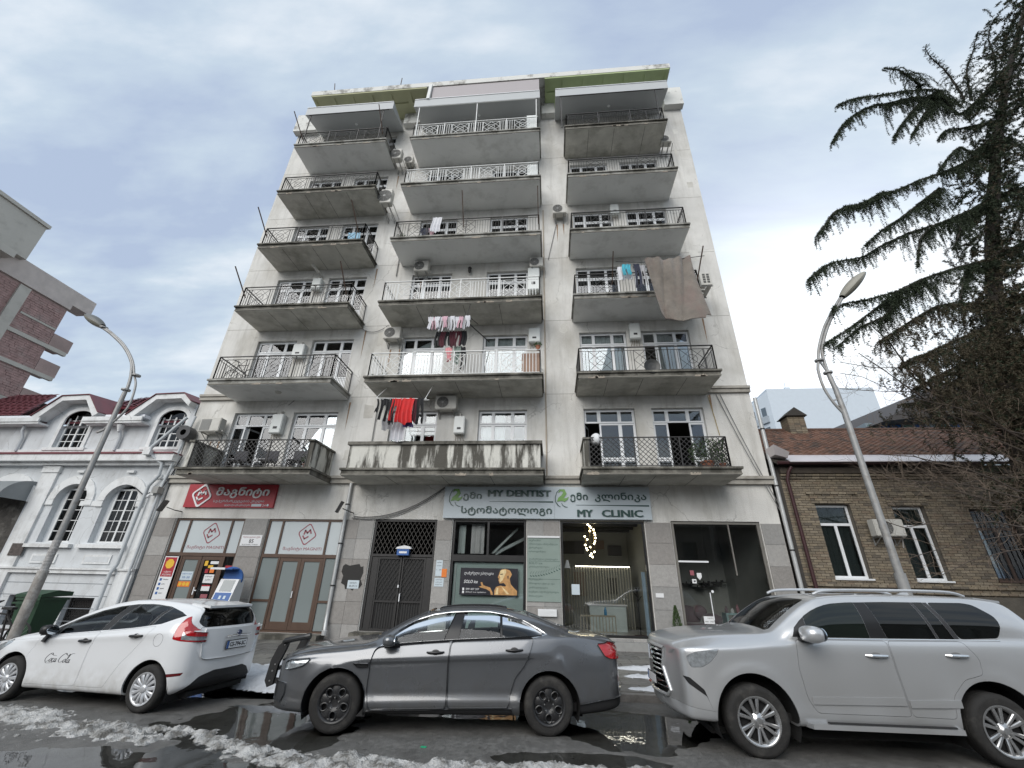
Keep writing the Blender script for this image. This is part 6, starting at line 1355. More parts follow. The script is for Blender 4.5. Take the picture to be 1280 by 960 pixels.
CEDAR = [(1, [(19.36, 11.9, 21.87), (17.76, 11.66, 20.15), (15.81, 11.43, 18.34), (15.22, 11.19, 18.28), (14.86, 10.95, 18.99), (13.55, 10.71, 18.74), (12.24, 10.47, 18.23), (11.14, 10.24, 17.77), (10.19, 10.0, 17.11)]), (1, [(15.75, 11.5, 19.0), (14.49, 11.22, 19.09), (12.83, 10.93, 18.41), (11.96, 10.65, 17.91), (10.83, 10.37, 16.97), (10.03, 10.08, 16.03), (9.34, 9.8, 15.02)]), (1, [(15.34, 11.3, 19.54), (14.11, 11.0, 18.5), (12.79, 10.7, 17.03), (11.86, 10.4, 15.85)]), (1, [(15.24, 11.3, 19.27), (13.96, 10.95, 17.79), (12.69, 10.6, 16.18)]), (1, [(14.45, 11.0, 19.4), (13.98, 10.8, 19.8), (13.48, 10.6, 19.85), (12.83, 10.4, 19.7)]), (2, [(16.44, 11.6, 19.36), (16.11, 11.33, 20.64), (15.56, 11.07, 21.41), (15.24, 10.8, 21.54)]), (2, [(16.81, 11.7, 19.48), (16.94, 11.4, 20.8), (17.3, 11.1, 21.68), (17.36, 10.8, 22.15)]), (2, [(17.85, 11.7, 19.92), (18.26, 11.42, 21.42), (18.22, 11.15, 22.44), (18.33, 10.88, 22.96), (18.28, 10.6, 22.93)]), (1, [(17.51, 12.0, 18.53), (15.95, 11.73, 17.89), (14.97, 11.47, 17.47), (14.17, 11.2, 16.67)]), (1, [(17.19, 12.0, 17.78), (15.73, 11.75, 16.58), (15.07, 11.5, 16.53), (14.23, 11.25, 15.8), (13.3, 11.0, 14.78)]), (1, [(17.74, 12.2, 17.76), (15.67, 11.81, 16.32), (14.26, 11.43, 15.36), (12.67, 11.04, 14.47), (11.29, 10.66, 13.6), (10.41, 10.27, 13.07), (9.35, 9.89, 12.29), (8.5, 9.5, 11.78)]), (1, [(10.81, 10.6, 13.45), (9.79, 10.35, 12.76), (8.81, 10.1, 12.27), (8.15, 9.85, 11.52), (7.66, 9.6, 10.93)]), (1, [(13.57, 11.5, 14.5), (12.39, 11.12, 13.54), (11.18, 10.75, 12.53), (10.07, 10.38, 11.68), (9.11, 10.0, 10.82)]), (1, [(17.51, 12.4, 15.37), (15.86, 12.04, 14.59), (14.33, 11.69, 13.62), (12.78, 11.33, 12.76), (11.36, 10.98, 12.07), (10.12, 10.62, 11.31), (9.06, 10.27, 10.58), (7.96, 9.91, 10.13), (7.21, 9.56, 9.56), (6.7, 9.2, 9.04)]), (1, [(12.47, 11.2, 12.55), (11.78, 11.1, 11.94), (11.21, 11.0, 10.83)]), (1, [(13.88, 11.6, 13.36), (13.5, 11.5, 12.6), (12.97, 11.4, 11.88)]), (1, [(16.62, 12.6, 13.01), (15.36, 12.25, 12.26), (14.14, 11.9, 11.64), (12.67, 11.55, 11.06), (11.3, 11.2, 10.42), (10.37, 10.85, 9.86), (9.21, 10.5, 9.33), (8.02, 10.15, 8.9), (7.44, 9.8, 8.53)]), (1, [(11.5, 11.4, 10.57), (10.46, 11.1, 9.97), (9.57, 10.8, 9.32), (8.72, 10.5, 8.69), (7.79, 10.2, 8.04), (7.06, 9.9, 7.55)]), (1, [(10.17, 11.0, 9.67), (9.5, 10.73, 8.9), (8.47, 10.47, 8.33), (7.57, 10.2, 7.65)]), (1, [(13.91, 12.0, 11.65), (13.18, 11.8, 10.9), (12.48, 11.6, 9.86)]), (3, [(15.87, 12.8, 10.96), (14.39, 12.43, 10.4), (12.95, 12.07, 10.1), (11.93, 11.7, 9.8), (10.97, 11.33, 9.26), (9.82, 10.97, 8.54), (8.94, 10.6, 7.98)]), (3, [(15.6, 12.9, 10.17), (14.03, 12.43, 9.58), (12.47, 11.95, 8.85), (11.02, 11.47, 8.16), (9.63, 11.0, 7.45)]), (3, [(15.23, 12.9, 9.35), (13.6, 12.4, 8.63), (12.07, 11.9, 7.95), (10.48, 11.4, 7.17)]), (3, [(15.19, 12.9, 9.28), (13.67, 12.53, 9.1), (12.1, 12.15, 8.53), (10.75, 11.78, 8.1), (9.94, 11.4, 7.67)]), (3, [(14.89, 12.9, 8.62), (13.73, 12.62, 8.3), (12.5, 12.35, 7.87), (11.49, 12.08, 7.63), (10.29, 11.8, 7.06)]), (3, [(14.37, 12.9, 7.49), (13.46, 12.57, 7.33), (12.11, 12.25, 7.12), (10.76, 11.93, 6.77), (9.63, 11.6, 6.53)]), (3, [(14.16, 12.9, 7.01), (13.22, 12.67, 7.05), (12.23, 12.43, 6.79), (11.37, 12.2, 6.31)]), (2, [(20.13, 10.9, 24.24), (19.2, 11.25, 22.82), (18.64, 11.6, 21.39)]), (2, [(19.25, 11.3, 21.49), (18.59, 11.45, 20.67), (17.93, 11.6, 20.3)]), (2, [(18.5, 11.6, 19.24), (18.17, 11.75, 19.13), (17.37, 11.9, 18.39)]), (2, [(16.72, 12.2, 14.12), (15.74, 12.1, 12.96), (15.02, 12.0, 12.43)])]
BARE = [(0.04, [(13.53, 12.5, 5.54), (12.6, 12.26, 6.0), (11.65, 12.01, 6.46), (10.9, 11.77, 6.7), (10.49, 11.53, 7.1), (9.92, 11.29, 7.56), (9.54, 11.04, 8.19), (9.01, 10.8, 8.66)]), (0.03, [(13.39, 12.5, 5.23), (12.36, 12.25, 5.89), (11.51, 12.0, 6.13), (10.9, 11.75, 6.25), (10.01, 11.5, 6.87), (9.31, 11.25, 7.38), (8.59, 11.0, 7.84)]), (0.03, [(11.11, 12.0, 6.79), (10.37, 11.67, 7.28), (9.93, 11.33, 7.64), (9.67, 11.0, 7.69)]), (0.014, [(10.74, 11.8, 7.22), (10.01, 11.47, 7.59), (8.92, 11.13, 7.44), (7.88, 10.8, 7.46)]), (0.012, [(10.27, 11.8, 7.0), (9.28, 11.47, 6.87), (8.47, 11.13, 6.76), (7.65, 10.8, 6.67)]), (0.012, [(10.94, 11.8, 6.27), (9.52, 11.47, 6.86), (8.55, 11.13, 7.17), (7.78, 10.8, 7.13)]), (0.022, [(12.41, 12.0, 4.14), (11.68, 11.8, 4.24), (11.03, 11.6, 4.52), (10.25, 11.4, 4.74), (9.47, 11.2, 4.79), (8.95, 11.0, 4.92)]), (0.018, [(12.72, 12.0, 4.8), (12.04, 11.85, 5.05), (11.37, 11.7, 5.31), (10.81, 11.55, 5.97), (10.53, 11.4, 6.49)]), (0.02, [(12.32, 12.0, 3.96), (11.34, 11.75, 4.14), (10.36, 11.5, 4.31), (9.34, 11.25, 4.34), (8.49, 11.0, 4.2)]), (0.02, [(11.77, 12.0, 3.35), (10.78, 11.76, 3.47), (9.81, 11.52, 3.38), (8.89, 11.28, 3.34), (8.17, 11.04, 3.22), (7.64, 10.8, 3.31)]), (0.02, [(12.14, 12.0, 4.14), (11.44, 11.76, 4.38), (10.55, 11.52, 4.68), (9.76, 11.28, 4.8), (8.98, 11.04, 4.91), (7.96, 10.8, 4.9)]), (0.016, [(11.93, 12.0, 3.68), (11.02, 11.7, 3.91), (9.97, 11.4, 4.13), (9.01, 11.1, 4.29), (7.98, 10.8, 4.33)]), (0.014, [(11.72, 12.0, 3.24), (10.53, 11.67, 3.08), (9.15, 11.33, 2.83), (8.12, 11.0, 2.59)]), (0.014, [(12.36, 12.0, 4.62), (11.24, 11.75, 4.56), (9.83, 11.5, 4.26), (8.56, 11.25, 4.21), (7.61, 11.0, 4.1)]), (0.018, [(12.64, 12.0, 5.24), (11.77, 11.75, 5.55), (10.68, 11.5, 5.73), (9.42, 11.25, 5.71), (8.25, 11.0, 5.39)]), (0.012, [(11.58, 12.0, 2.91), (10.71, 11.73, 2.78), (9.64, 11.47, 2.54), (8.71, 11.2, 2.22)]), (0.02, [(12.88, 12.0, 5.75), (12.11, 11.75, 5.8), (11.49, 11.5, 6.18), (10.45, 11.25, 6.35), (9.51, 11.0, 6.46)])]
# ================================================================== TREES
def grow_tree():
 cb = mat('cedar_bark', (.05, .042, .036), .95, var=.35, vs=8, bump=.8, bs=30)
 needle = mat('cedar_needles', (.035, .050, .026), .8, var=.6, vs=5); needle2 = mat('cedar_needles_brown', (.075, .062, .038), .85, var=.5, vs=5)
 rt = random.Random(12)
 t0 = CEDAR_TRUNK[0]; ce = empty('cedar_tree', (t0[0] + .6, t0[1], 0), 'dark drooping cedar with long branches against the bright sky on the right', 'tree')
 pts = [(t0[0] + .6, t0[1], 0), (t0[0] + .4, t0[1], 2)] + CEDAR_TRUNK
 MB().tube(pts, [.42, .38] + [.30 - .038 * k for k in range(len(CEDAR_TRUNK))], 12).build('trunk', cb, ce, smooth=True)
 fol = MB().use(needle); fol.use(needle2); tw_ = MB(); 
 TC = []
 def tuft(p, n, s, mi): TC.append((p.x, p.y, p.z, int(n * 1.6), s, mi))
 for kind, raw in CEDAR:
  P = [Vector(q) for q in raw]
  # smooth resample
  S = []
  for i in range(len(P) - 1):
   a = P[max(0, i - 1)]; b = P[i]; c = P[i + 1]; d = P[min(len(P) - 1, i + 2)]; n = max(2, int((c - b).length / .09))
   for k in range(n):
    t = k / n; S.append(.5 * ((2 * b) + (-a + c) * t + (2 * a - 5 * b + 4 * c - d) * t * t + (-a + 3 * b - 3 * c + d) * t * t * t))
  S.append(P[-1]); N = len(S)
  MB().tube([s + Vector((rt.gauss(0, .006), rt.gauss(0, .006), rt.gauss(0, .006))) for s in S], [.04 * (1 - k / N) ** .8 + .008 for k in range(N)] , 6).build('branch', cb, ce, smooth=True)
  mi = 1 if kind == 3 else 0
  for k, s in enumerate(S):
   t = k / N; thick = 1 - .7 * t
   tuft(s + Vector((0, rt.gauss(0, .04), 0)), 9, .075, mi if rt.random() < .7 else 0)
   # side sprays lying flat, with hanging twigs under them
   m = (4 if kind != 3 else 5) + (5 if t < .4 and kind != 2 else 0)
   for _ in range(m):
    side = Vector((rt.gauss(0, .7), rt.gauss(0, 1.0), 0)); L = (.14 + 1.05 * thick * rt.random() ** 1.3) * (.35 + 1.3 * abs(noise.noise(s * 1.7)) * 1.6) * (1 if kind != 2 else .6)
    dirv = (side.normalized() * .9 + (P[-1] - P[0]).normalized() * (.6 if t > .4 else .2)); drop = Vector((0, 0, -1)) * (.75 if kind != 2 else .2)
    steps = max(2, int(L / .055)); p = s.copy()
    for j in range(steps):
     u = j / steps; p = p + (dirv * (1 - u) * .45 + drop * (.35 + u)) .normalized() * .055; tuft(p, 5, .055, mi if rt.random() < .6 else 0)
 for k in range(2300):     # the dense heart of the crown round the trunk
  i = rt.randrange(len(CEDAR_TRUNK) - 1); a, b = Vector(CEDAR_TRUNK[i]), Vector(CEDAR_TRUNK[i + 1]); c = a.lerp(b, rt.random()) + Vector((rt.gauss(-.08, .55), rt.gauss(-.25, .55), rt.gauss(0, .35)))
  if c.x < a.x - 1.5: continue
  p = c.copy(); dv = Vector((rt.gauss(0, 1), rt.gauss(0, 1), -.6)).normalized()
  for j in range(rt.randrange(4, 11)): p = p + (dv + Vector((rt.gauss(0, .4), rt.gauss(0, .4), -.3))).normalized() * .06; tuft(p, 8, .085, int(rt.random() < (.25 if i > 2 else .7)))
 for k in range(1900):     # the brown lower skirts over the brick house
  src = rt.choice([q for kd, q in CEDAR if kd == 3]); i = rt.randrange(len(src) - 1); a = Vector(src[i]).lerp(Vector(src[i + 1]), rt.random()); p = a + Vector((rt.gauss(0, .2), rt.gauss(0, .5), rt.uniform(-.55, .05)))
  for j in range(rt.randrange(3, 9)): p = p + Vector((rt.gauss(0, .5), rt.gauss(0, .5), -.8)).normalized() * .055; tuft(p, 6, .06, int(rt.random() < .85))
 T = np.array(TC); T = np.repeat(T, T[:, 3].astype(int), axis=0); n = len(T); g = np.random.default_rng(3); d = g.normal(size=(n, 3)) * (1, 1, .8) + (0, 0, -.15); d /= np.linalg.norm(d, axis=1)[:, None]; e_ = np.cross(g.normal(size=(n, 3)), d); e_ /= np.linalg.norm(e_, axis=1)[:, None] + 1e-9
 l = T[:, 4] * g.uniform(.6, 1.3, n); c = T[:, :3]; w = (l * .15)[:, None]; A = np.stack([c - e_ * w, c + e_ * w, c + d * l[:, None]], 1).reshape(-1, 3); fol.v = A.tolist(); fol.f = np.arange(3 * n).reshape(-1, 3).tolist(); fol.m = T[:, 5].astype(int).tolist()
 o = fol.build('needles', None, ce, recalc=False); o['kind'] = 'stuff'
 # bare tree
 bb = mat('bare_bark', (.075, .06, .05), .95, var=.3, vs=6); bt2 = mat('bare_twig', (.17, .13, .10), .9, var=.3, vs=6)
 root = (15.2, 12.3, 0); bt = empty('bare_tree', root, 'leafless tree with reddish twigs in front of the brick house', 'tree')
 MB().tube([root, (15.1, 12.3, 1.5), (14.9, 12.3, 3.0), (14.3, 12.4, 4.2)], [.2, .17, .14, .11], 10).build('trunk', bb, bt, smooth=True)
 tgs = MB(); cnt = [0]
 def twig(p, d, L, r, depth):
  pts = [p]; q = p.copy(); n = 5
  for j in range(n):
   d = (d + Vector((rt.gauss(0, .16), rt.gauss(0, .2), rt.gauss(.03, .16)))).normalized(); q = q + d * L / n; pts.append(q.copy())
   if depth > 0 and rt.random() < .8:
    s = Vector((rt.gauss(0, 1), rt.gauss(0, .9), rt.gauss(.2, .9))).normalized(); twig(q, (d * .8 + s * .75).normalized(), L * rt.uniform(.4, .65), r * .6, depth - 1)
  tgs.tube(pts, [r * (1 - .6 * k / n) for k in range(n + 1)], 3, caps=False)
 for r, raw in BARE:
  P = [Vector(q) for q in raw]; MB().tube(P, [max(.008, r * (1 - .75 * k / len(P))) for k in range(len(P))], 6).build('branch', bb, bt)
  for a, b in zip(P, P[1:]):
   n = max(1, int((b - a).length / .22))
   for k in range(n):
    p = a.lerp(b, (k + rt.random()) / n); d = (b - a).normalized(); s = Vector((rt.gauss(0, .6), rt.gauss(0, .6), rt.gauss(.15, .8))); twig(p, (d * .7 + s).normalized(), rt.uniform(.35, .95), .0055, 2 if rt.random() < .55 else 1)
 o = tgs.build('twigs', bt2, bt, recalc=False); o['kind'] = 'stuff'
grow_tree()
# ================================================================== STREET LAMPS
lampm = mat('lamp_steel', (.33, .33, .325), .5, metal=.25, var=.18, vs=5, dirt=(.18, .15, .12), ds=4, dmix=.5)
lampb = mat('lamp_concrete', (.30, .28, .26), .9, var=.3, vs=7, bump=.5, dirt=(.48, .47, .45), ds=5, dmix=.7, dthr=(.5, .6))
def spl(P, n=8):
 P = [Vector(p) for p in P]; S = []
 for i in range(len(P) - 1):
  a = P[max(0, i - 1)]; b = P[i]; c = P[i + 1]; d = P[min(len(P) - 1, i + 2)]
  for k in range(n): t = k / n; S.append(.5 * ((2 * b) + (-a + c) * t + (2 * a - 5 * b + 4 * c - d) * t * t + (-a + 3 * b - 3 * c + d) * t * t * t))
 return S + [P[-1]]
def head(par, c, d, m):
 """cobra-head lantern: flattened shell over a shallow bowl, c = neck, d = direction"""
 d = Vector(d).normalized(); u = d.cross(Vector((0, 1, 0))).normalized(); s = Vector((0, 1, 0)); 
 if u.z > 0: u = -u
 for nm, sg_, mm, hh in (('lantern_shell', -1, m, .16), ('lantern_bowl', 1, mat('lamp_bowl', (.22, .21, .17), .25, coat=.4), .12)):
  v = []; f = []; n, k_ = 14, 10
  for i in range(n + 1):
   t = i / n; w = .19 * (math.sin(math.pi * min(1, t * .92 + .08)) ** .55); h = hh * (math.sin(math.pi * min(1, t * .9 + .1)) ** .6)
   for k in range(k_ + 1): a = math.pi * k / k_; v.append(Vector(c) + d * (t * .95) + s * (w * math.cos(a)) + u * (sg_ * h * math.sin(a)))
  for i in range(n):
   for k in range(k_): a = i * (k_ + 1) + k; f.append((a, a + 1, a + k_ + 2, a + k_ + 1))
  MB().add(v, f).build(nm, mm, par, smooth=True, ang=70)
ll = empty('street_lamp', (-12.0, 10, .13), 'leaning grey street lamp in front of the white house, head above the red roof', 'street lamp', 'double-arc street lamps')
MB().tube([(-12, 10, .13), (-12, 10, 1.9)], .105, 14).build('lower_pole', lampb, ll, smooth=True); MB().tube([(-12, 10, 1.9), (-12, 10, 6.2), (-12.0, 10, 6.55)], [.075, .06, .055], 14).build('pole', lampm, ll, smooth=True)
MB().tube(spl([(-12.0, 10, 6.5), (-11.98, 10, 6.62), (-12.0, 10, 6.85), (-12.07, 10, 7.15), (-12.25, 10, 7.55), (-12.7, 10, 8.05), (-13.3, 10, 8.5), (-13.76, 10, 8.78)]), .04, 10).build('arm', lampm, ll, smooth=True)
MB().tube(spl([(-12.14, 10, 5.42), (-11.8, 10, 5.85), (-11.69, 10, 6.2), (-11.76, 10, 6.75), (-11.95, 10, 7.1), (-12.22, 10, 7.58), (-12.72, 10, 8.12), (-13.32, 10, 8.56), (-13.76, 10, 8.82)]), .028, 10).build('bow', lampm, ll, smooth=True)
for c in ((-12.0, 10, 6.62), (-11.88, 10, 7.08), (-13.72, 10, 8.78)): MB().lathe([(.03, -.02), (.11, -.02), (.11, .02), (.03, .02)], c=c, n=12, close=True).build('collar', lampm, ll)
MB().bar((-12.3, 10, 5.35), (-12.1, 10, 5.44), .05).build('bow_stub', lampm, ll)
head(ll, (-13.78, 10, 8.82), (-1.2, 0, .68), mat('lamp_head_dark', (.12, .125, .12), .5, var=.2))
mb = MB(); rq = random.Random(8)
for k in range(12): a = rq.uniform(3.6, 5.6); z = 1.75 + .07 * k; mb.lathe([(.078 + .002 * (k % 3), z), (.079 + .002 * (k % 3), z + .06)], c=(-12, 10, 0), n=14)
mb.build('pasted_paper', mat('paper_scraps', (.42, .41, .40), .9, var=.5, vs=16), ll)
lr = empty('street_lamp', (7.0, 10, .13), 'straight grey street lamp in front of the brick house, head among cedar branches', 'street lamp', 'double-arc street lamps')
MB().tube([(7, 10, .13), (7, 10, 2.2)], .1, 14).build('lower_pole', lampm, lr, smooth=True); MB().tube([(7, 10, 2.2), (7, 10, 5.7), (6.98, 10, 6.3), (6.93, 10, 6.75)], [.075, .062, .055, .05], 14).build('pole', lampm, lr, smooth=True)
MB().tube(spl([(6.93, 10, 6.75), (6.95, 10, 7.3), (7.12, 10, 7.75), (7.4, 10, 8.25), (7.68, 10, 8.65), (7.92, 10, 8.98)]), .038, 10).build('arm', lampm, lr, smooth=True)
MB().tube(spl([(7.0, 10, 5.62), (6.83, 10, 5.95), (6.72, 10, 6.35), (6.72, 10, 6.8), (6.8, 10, 7.1), (6.93, 10, 7.5), (7.2, 10, 8.05), (7.5, 10, 8.5), (7.86, 10, 8.98)]), .032, 10).build('bow', lampm, lr, smooth=True)
MB().bar((6.82, 10, 7.1), (6.93, 10, 6.75), .035).bar((6.84, 10, 6.0), (6.99, 10, 6.05), .03).bar((6.86, 10, 5.85), (6.99, 10, 5.88), .03).build('stay', lampm, lr)
for c in ((6.93, 10, 6.75), (6.82, 10, 7.1)): MB().lathe([(.03, -.02), (.1, -.02), (.1, .02), (.03, .02)], c=c, n=12, close=True).build('collar', lampm, lr)
head(lr, (7.93, 10, 9.0), (.72, -.25, .72), mat('lamp_head_pale', (.30, .29, .25), .5, var=.15))
# small far lamp head over the red roof at left
fl_ = empty('distant_lamp', (-29, 19, 9), 'dark twin lamp head showing over the red roof at the far left', 'street lamp'); mb = MB(); 
MB().bar((-25.6, 17.6, 9.6), (-23.4, 17.6, 9.0), .2).build('arm', mat('lamp_head_dark', ()), fl_); MB().bar((-23.9, 17.6, 9.8), (-23.0, 17.6, 8.6), .22).build('lamp_head', mat('lamp_head_dark', ()), fl_); MB().bar((-23.6, 17.7, 6), (-23.3, 17.7, 9.2), .1).build('pole', mat('lamp_head_dark', ()), fl_)

# ================================================================== BIN, BICYCLE
bn = empty('wheeled_bin', (-13.55, 11.6, .15), 'dark green wheeled bin behind the left street lamp', 'bin'); gm_ = mat('bin_green', (.025, .065, .035), .5, var=.15, vs=4)
z0 = .15; b0 = [(-13.8, 11.35), (-13.3, 11.35), (-13.3, 11.85), (-13.8, 11.85)]; t0_ = [(-13.88, 11.25), (-13.22, 11.25), (-13.22, 11.95), (-13.88, 11.95)]
MB().add([(x, y, z0 + .1) for x, y in b0] + [(x, y, z0 + 1.1) for x, y in t0_], [(3, 2, 1, 0), (4, 5, 6, 7), (0, 1, 5, 4), (1, 2, 6, 5), (2, 3, 7, 6), (3, 0, 4, 7)]).box(-13.9, -13.2, 11.22, 11.98, z0 + 1.06, z0 + 1.12).build('bin_body', gm_, bn)
MB().poly([(-13.92, 11.2, z0 + 1.13), (-13.92, 12.0, z0 + 1.16), (-13.92, 12.0, z0 + 1.26), (-13.92, 11.6, z0 + 1.3), (-13.92, 11.2, z0 + 1.2)], (.74, 0, 0)).build('lid', gm_, bn)
for x in (-13.86, -13.24): MB().lathe([(0, -.03), (.1, -.03), (.1, .03), (0, .03)], 'x', (x, 11.85, z0 + .1), 14).build('wheel', iron_b, bn)
MB().bar((-13.85, 11.15, z0 + 1.0), (-13.25, 11.15, z0 + 1.0), .04).build('handle', gm_, bn)
# bicycle leaning on the lamp
bk = empty('bicycle', (-12.8, 10.3, .15), 'black bicycle leaning against the left street lamp', 'bicycle')
for x in (-13.55, -12.35):
 y = 10.35; mb = MB(); mb.lathe([(.30, -.018), (.325, -.018), (.335, 0), (.325, .018), (.30, .018)], 'y', (x, y, .15 + .335), 32, close=True); w_ = mb.build('wheel', iron_b, bk)
 sp_ = MB(); 
 for k in range(18): a = k * math.pi / 9; sp_.bar((x, y, .485), (x + .3 * math.cos(a), y, .485 + .3 * math.sin(a)), .004)
 sp_.build('spokes', lampm, w_)['kind'] = 'stuff'
y = 10.35; mb = MB(); A_, B_, C_, D_, E_ = (-12.35, y, .485), (-12.72, y, .42), (-12.85, y, .95), (-13.3, y, .98), (-13.55, y, .485)
for p, q in ((A_, B_), (A_, C_), (B_, C_), (C_, D_), (B_, (-13.33, y, .86)), (D_, E_)): mb.bar(p, q, .032)
mb.build('frame', iron_b, bk); MB().bar((-13.3, y, .98), (-13.28, y, 1.12), .03).tube([(-13.65, y - .28, 1.2), (-13.5, y - .27, 1.22), (-13.3, y, 1.14), (-13.45, y + .27, 1.22), (-13.6, y + .28, 1.2)], .016, 6).build('handlebar', iron_b, bk)
MB().bar((-12.85, y, .95), (-12.87, y, 1.05), .03).box(-13.0, -12.72, y - .06, y + .06, 1.05, 1.1).build('saddle', iron_b, bk)
mb = MB(); 
for k in range(9): mb.bar((-13.9 + k * .05, y - .2, .82), (-13.9 + k * .05, y + .15, .82), .008).bar((-13.9 + k * .05, y - .2, .82), (-13.9 + k * .05, y - .2, 1.02), .008)
mb.bar((-13.9, y - .2, 1.02), (-13.5, y - .2, 1.02), .012).build('basket', iron_b, bk)

# ================================================================== GROUND
asphalt = mat('asphalt_wet', (.21, .205, .195), .5, var=.45, vs=14, bump=1.6, bs=120, spec=.5, dirt=(.10, .097, .09), ds=2.2, dmix=.7, rvar=.5, dthr=(.42, .66))
N = asphalt.node_tree.nodes; L = asphalt.node_tree.links
yard = mat('ground_far', (.10, .10, .095), .8, var=.2, vs=.4)
# broad sheet to the horizon
MB().add([(-400, -400, -.06), (400, -400, -.06), (400, 400, -.06), (-400, 400, -.06)], [(0, 1, 2, 3)]).build('ground', yard, None, origin=(0, 0, -.06), kind='structure', recalc=False)
def fbm(x, y, s, o=4, seed=0): return noise.fractal(Vector((x * s + seed, y * s - seed, seed * .37)), .9, 2.1, o)
KY = 9.25
def puddle(x, y):
 """how far the road surface dips: positive where water stands"""
 q = .35 * fbm(x, y, .8, 4, 3) + .12 * fbm(x, y, 3, 3, 9)
 def el(cx, cy, rx, ry): return 1 - math.hypot((x - cx) / rx, (y - cy) / ry)
 m = max(el(-4.2, 5.15, 3.0, .85), el(-3.9, 7.0, 1.5, 1.6) , el(1.1, 7.6, 1.6, 1.1), el(-1.5, 8.4, 3.0, .7), el(.3, 6.35, 1.2, .35), el(-6.8, 8.6, 2.5, .5))
 return m * 1.3 + q - .12
def road_z(x, y):
 d = puddle(x, y); z = .006 * fbm(x, y, 2.5, 3, 1) + .004 * fbm(x, y, 9, 2, 5) + .008
 return z - .035 * max(0, min(1, (d + .05) * 3))
def snow_h(x, y):
 """ridges of ploughed, half melted snow along the parked cars"""
 h = -1
 def seg(ax, ay, bx_, by_, w, hh):
  dx, dy = bx_ - ax, by_ - ay; t = max(0, min(1, ((x - ax) * dx + (y - ay) * dy) / (dx * dx + dy * dy))); r = math.hypot(x - ax - t * dx, y - ay - t * dy); return hh * (1 - (r / w) ** 2)
 for s in SNOW: h = max(h, seg(*s))
 n = .5 + .5 * fbm(x, y, 1.7, 4, 2); m = fbm(x, y, 5.5, 4, 7); k = fbm(x, y, 17, 3, 4); ck = noise.cell(Vector((x * 14, y * 14, 0))) - .5
 k2 = fbm(x, y, 40, 2, 5); return h * (.25 + 1.0 * n) + (.034 * m + .022 * k + .012 * k2 + .014 * ck) * (1 if h > -.05 else 0) - .030
SNOW = [(-9.5, 6.9, -7.2, 6.75, .55, .10), (-7.4, 6.5, -5.0, 6.35, .42, .09), (-7.6, 6.05, -6.0, 6.25, .35, .05), (-5.6, 6.45, -4.6, 6.5, .3, .07), (-4.35, 6.35, -3.4, 6.0, .22, .07), (-3.5, 5.95, -2.2, 5.8, .3, .085), (-2.3, 5.85, -1.3, 5.75, .33, .10), (-1.3, 5.8, -.2, 5.9, .34, .10), (-.3, 5.95, .9, 6.0, .32, .08), (.8, 6.0, 1.7, 6.1, .25, .05)]
from mathutils import noise as _n
x0, x1, y0, y1, st_ = -10.6, 7.4, 4.2, KY, .05
nx, ny = int((x1 - x0) / st_), int((y1 - y0) / st_); vs = []; 
for j in range(ny + 1):
 for i in range(nx + 1): x, y = x0 + i * st_, y0 + (y1 - y0) * j / ny; vs.append((x, y, road_z(x, y)))
fs = [(j * (nx + 1) + i, j * (nx + 1) + i + 1, (j + 1) * (nx + 1) + i + 1, (j + 1) * (nx + 1) + i) for j in range(ny) for i in range(nx)]
MB().add(vs, fs).build('road', asphalt, None, origin=(0, 0, 0), kind='structure', recalc=False, smooth=True, ang=80)
for q in ((-60, x0, y0, KY), (x1, 60, y0, KY), (-60, 60, -14, y0)):
 MB().add([(q[0], q[2], .004), (q[1], q[2], .004), (q[1], q[3], .004), (q[0], q[3], .004)], [(0, 1, 2, 3)]).build('road', asphalt, None, origin=(0, 0, 0), kind='structure', recalc=False)
water = glass('standing_water', (.86, .85, .81), 1.36, rough=.02)
nt = water.node_tree; bpn = nt.nodes.new('ShaderNodeBump'); nz_ = nt.nodes.new('ShaderNodeTexNoise'); nz_.inputs['Scale'].default_value = 5; g_ = nt.nodes.new('ShaderNodeNewGeometry'); nt.links.new(g_.outputs['Position'], nz_.inputs[0]); bpn.inputs['Strength'].default_value = .08; bpn.inputs['Distance'].default_value = .02; nt.links.new(nz_.outputs[0], bpn.inputs['Height'])
for n_ in nt.nodes:
 if n_.type in ('BSDF_GLOSSY', 'FRESNEL'): nt.links.new(bpn.outputs[0], n_.inputs['Normal'])
MB().add([(x0, y0, -.006), (x1, y0, -.006), (x1, KY, -.006), (x0, KY, -.006)], [(0, 1, 2, 3)]).build('puddle_water', water, None, origin=(0, 0, -.006), kind='structure', recalc=False)
# snow ridges, as one lumpy sheet kept only where it stands above the road
snowd = mat('snow_dirty', (.56, .555, .54), .6, var=.35, vs=12, bump=1.6, bs=45, dirt=(.10, .093, .08), ds=6, dmix=.9, dthr=(.44, .60))
def snow_patch(nm, xa, xb, ya_, yb_, st, fn, zfn, m, label):
 nx, ny = int((xb - xa) / st), int((yb_ - ya_) / st); H_ = {}; vs = []; idx = {}; fs = []
 for j in range(ny + 1):
  for i in range(nx + 1): x, y = xa + i * st, ya_ + j * st; H_[i, j] = fn(x, y)
 def vid(i, j):
  if (i, j) not in idx: x, y = xa + i * st, ya_ + j * st; idx[i, j] = len(vs); vs.append((x, y, zfn(x, y) + max(-.02, H_[i, j])))
  return idx[i, j]
 for j in range(ny):
  for i in range(nx):
   if max(H_[i, j], H_[i + 1, j], H_[i, j + 1], H_[i + 1, j + 1]) > -.004: fs.append((vid(i, j), vid(i + 1, j), vid(i + 1, j + 1), vid(i, j + 1)))
 MB().add(vs, fs).build(nm, m, None, origin=((xa + xb) / 2, (ya_ + yb_) / 2, 0), kind='stuff', label=label, cat='snow', recalc=False, smooth=True, ang=50)
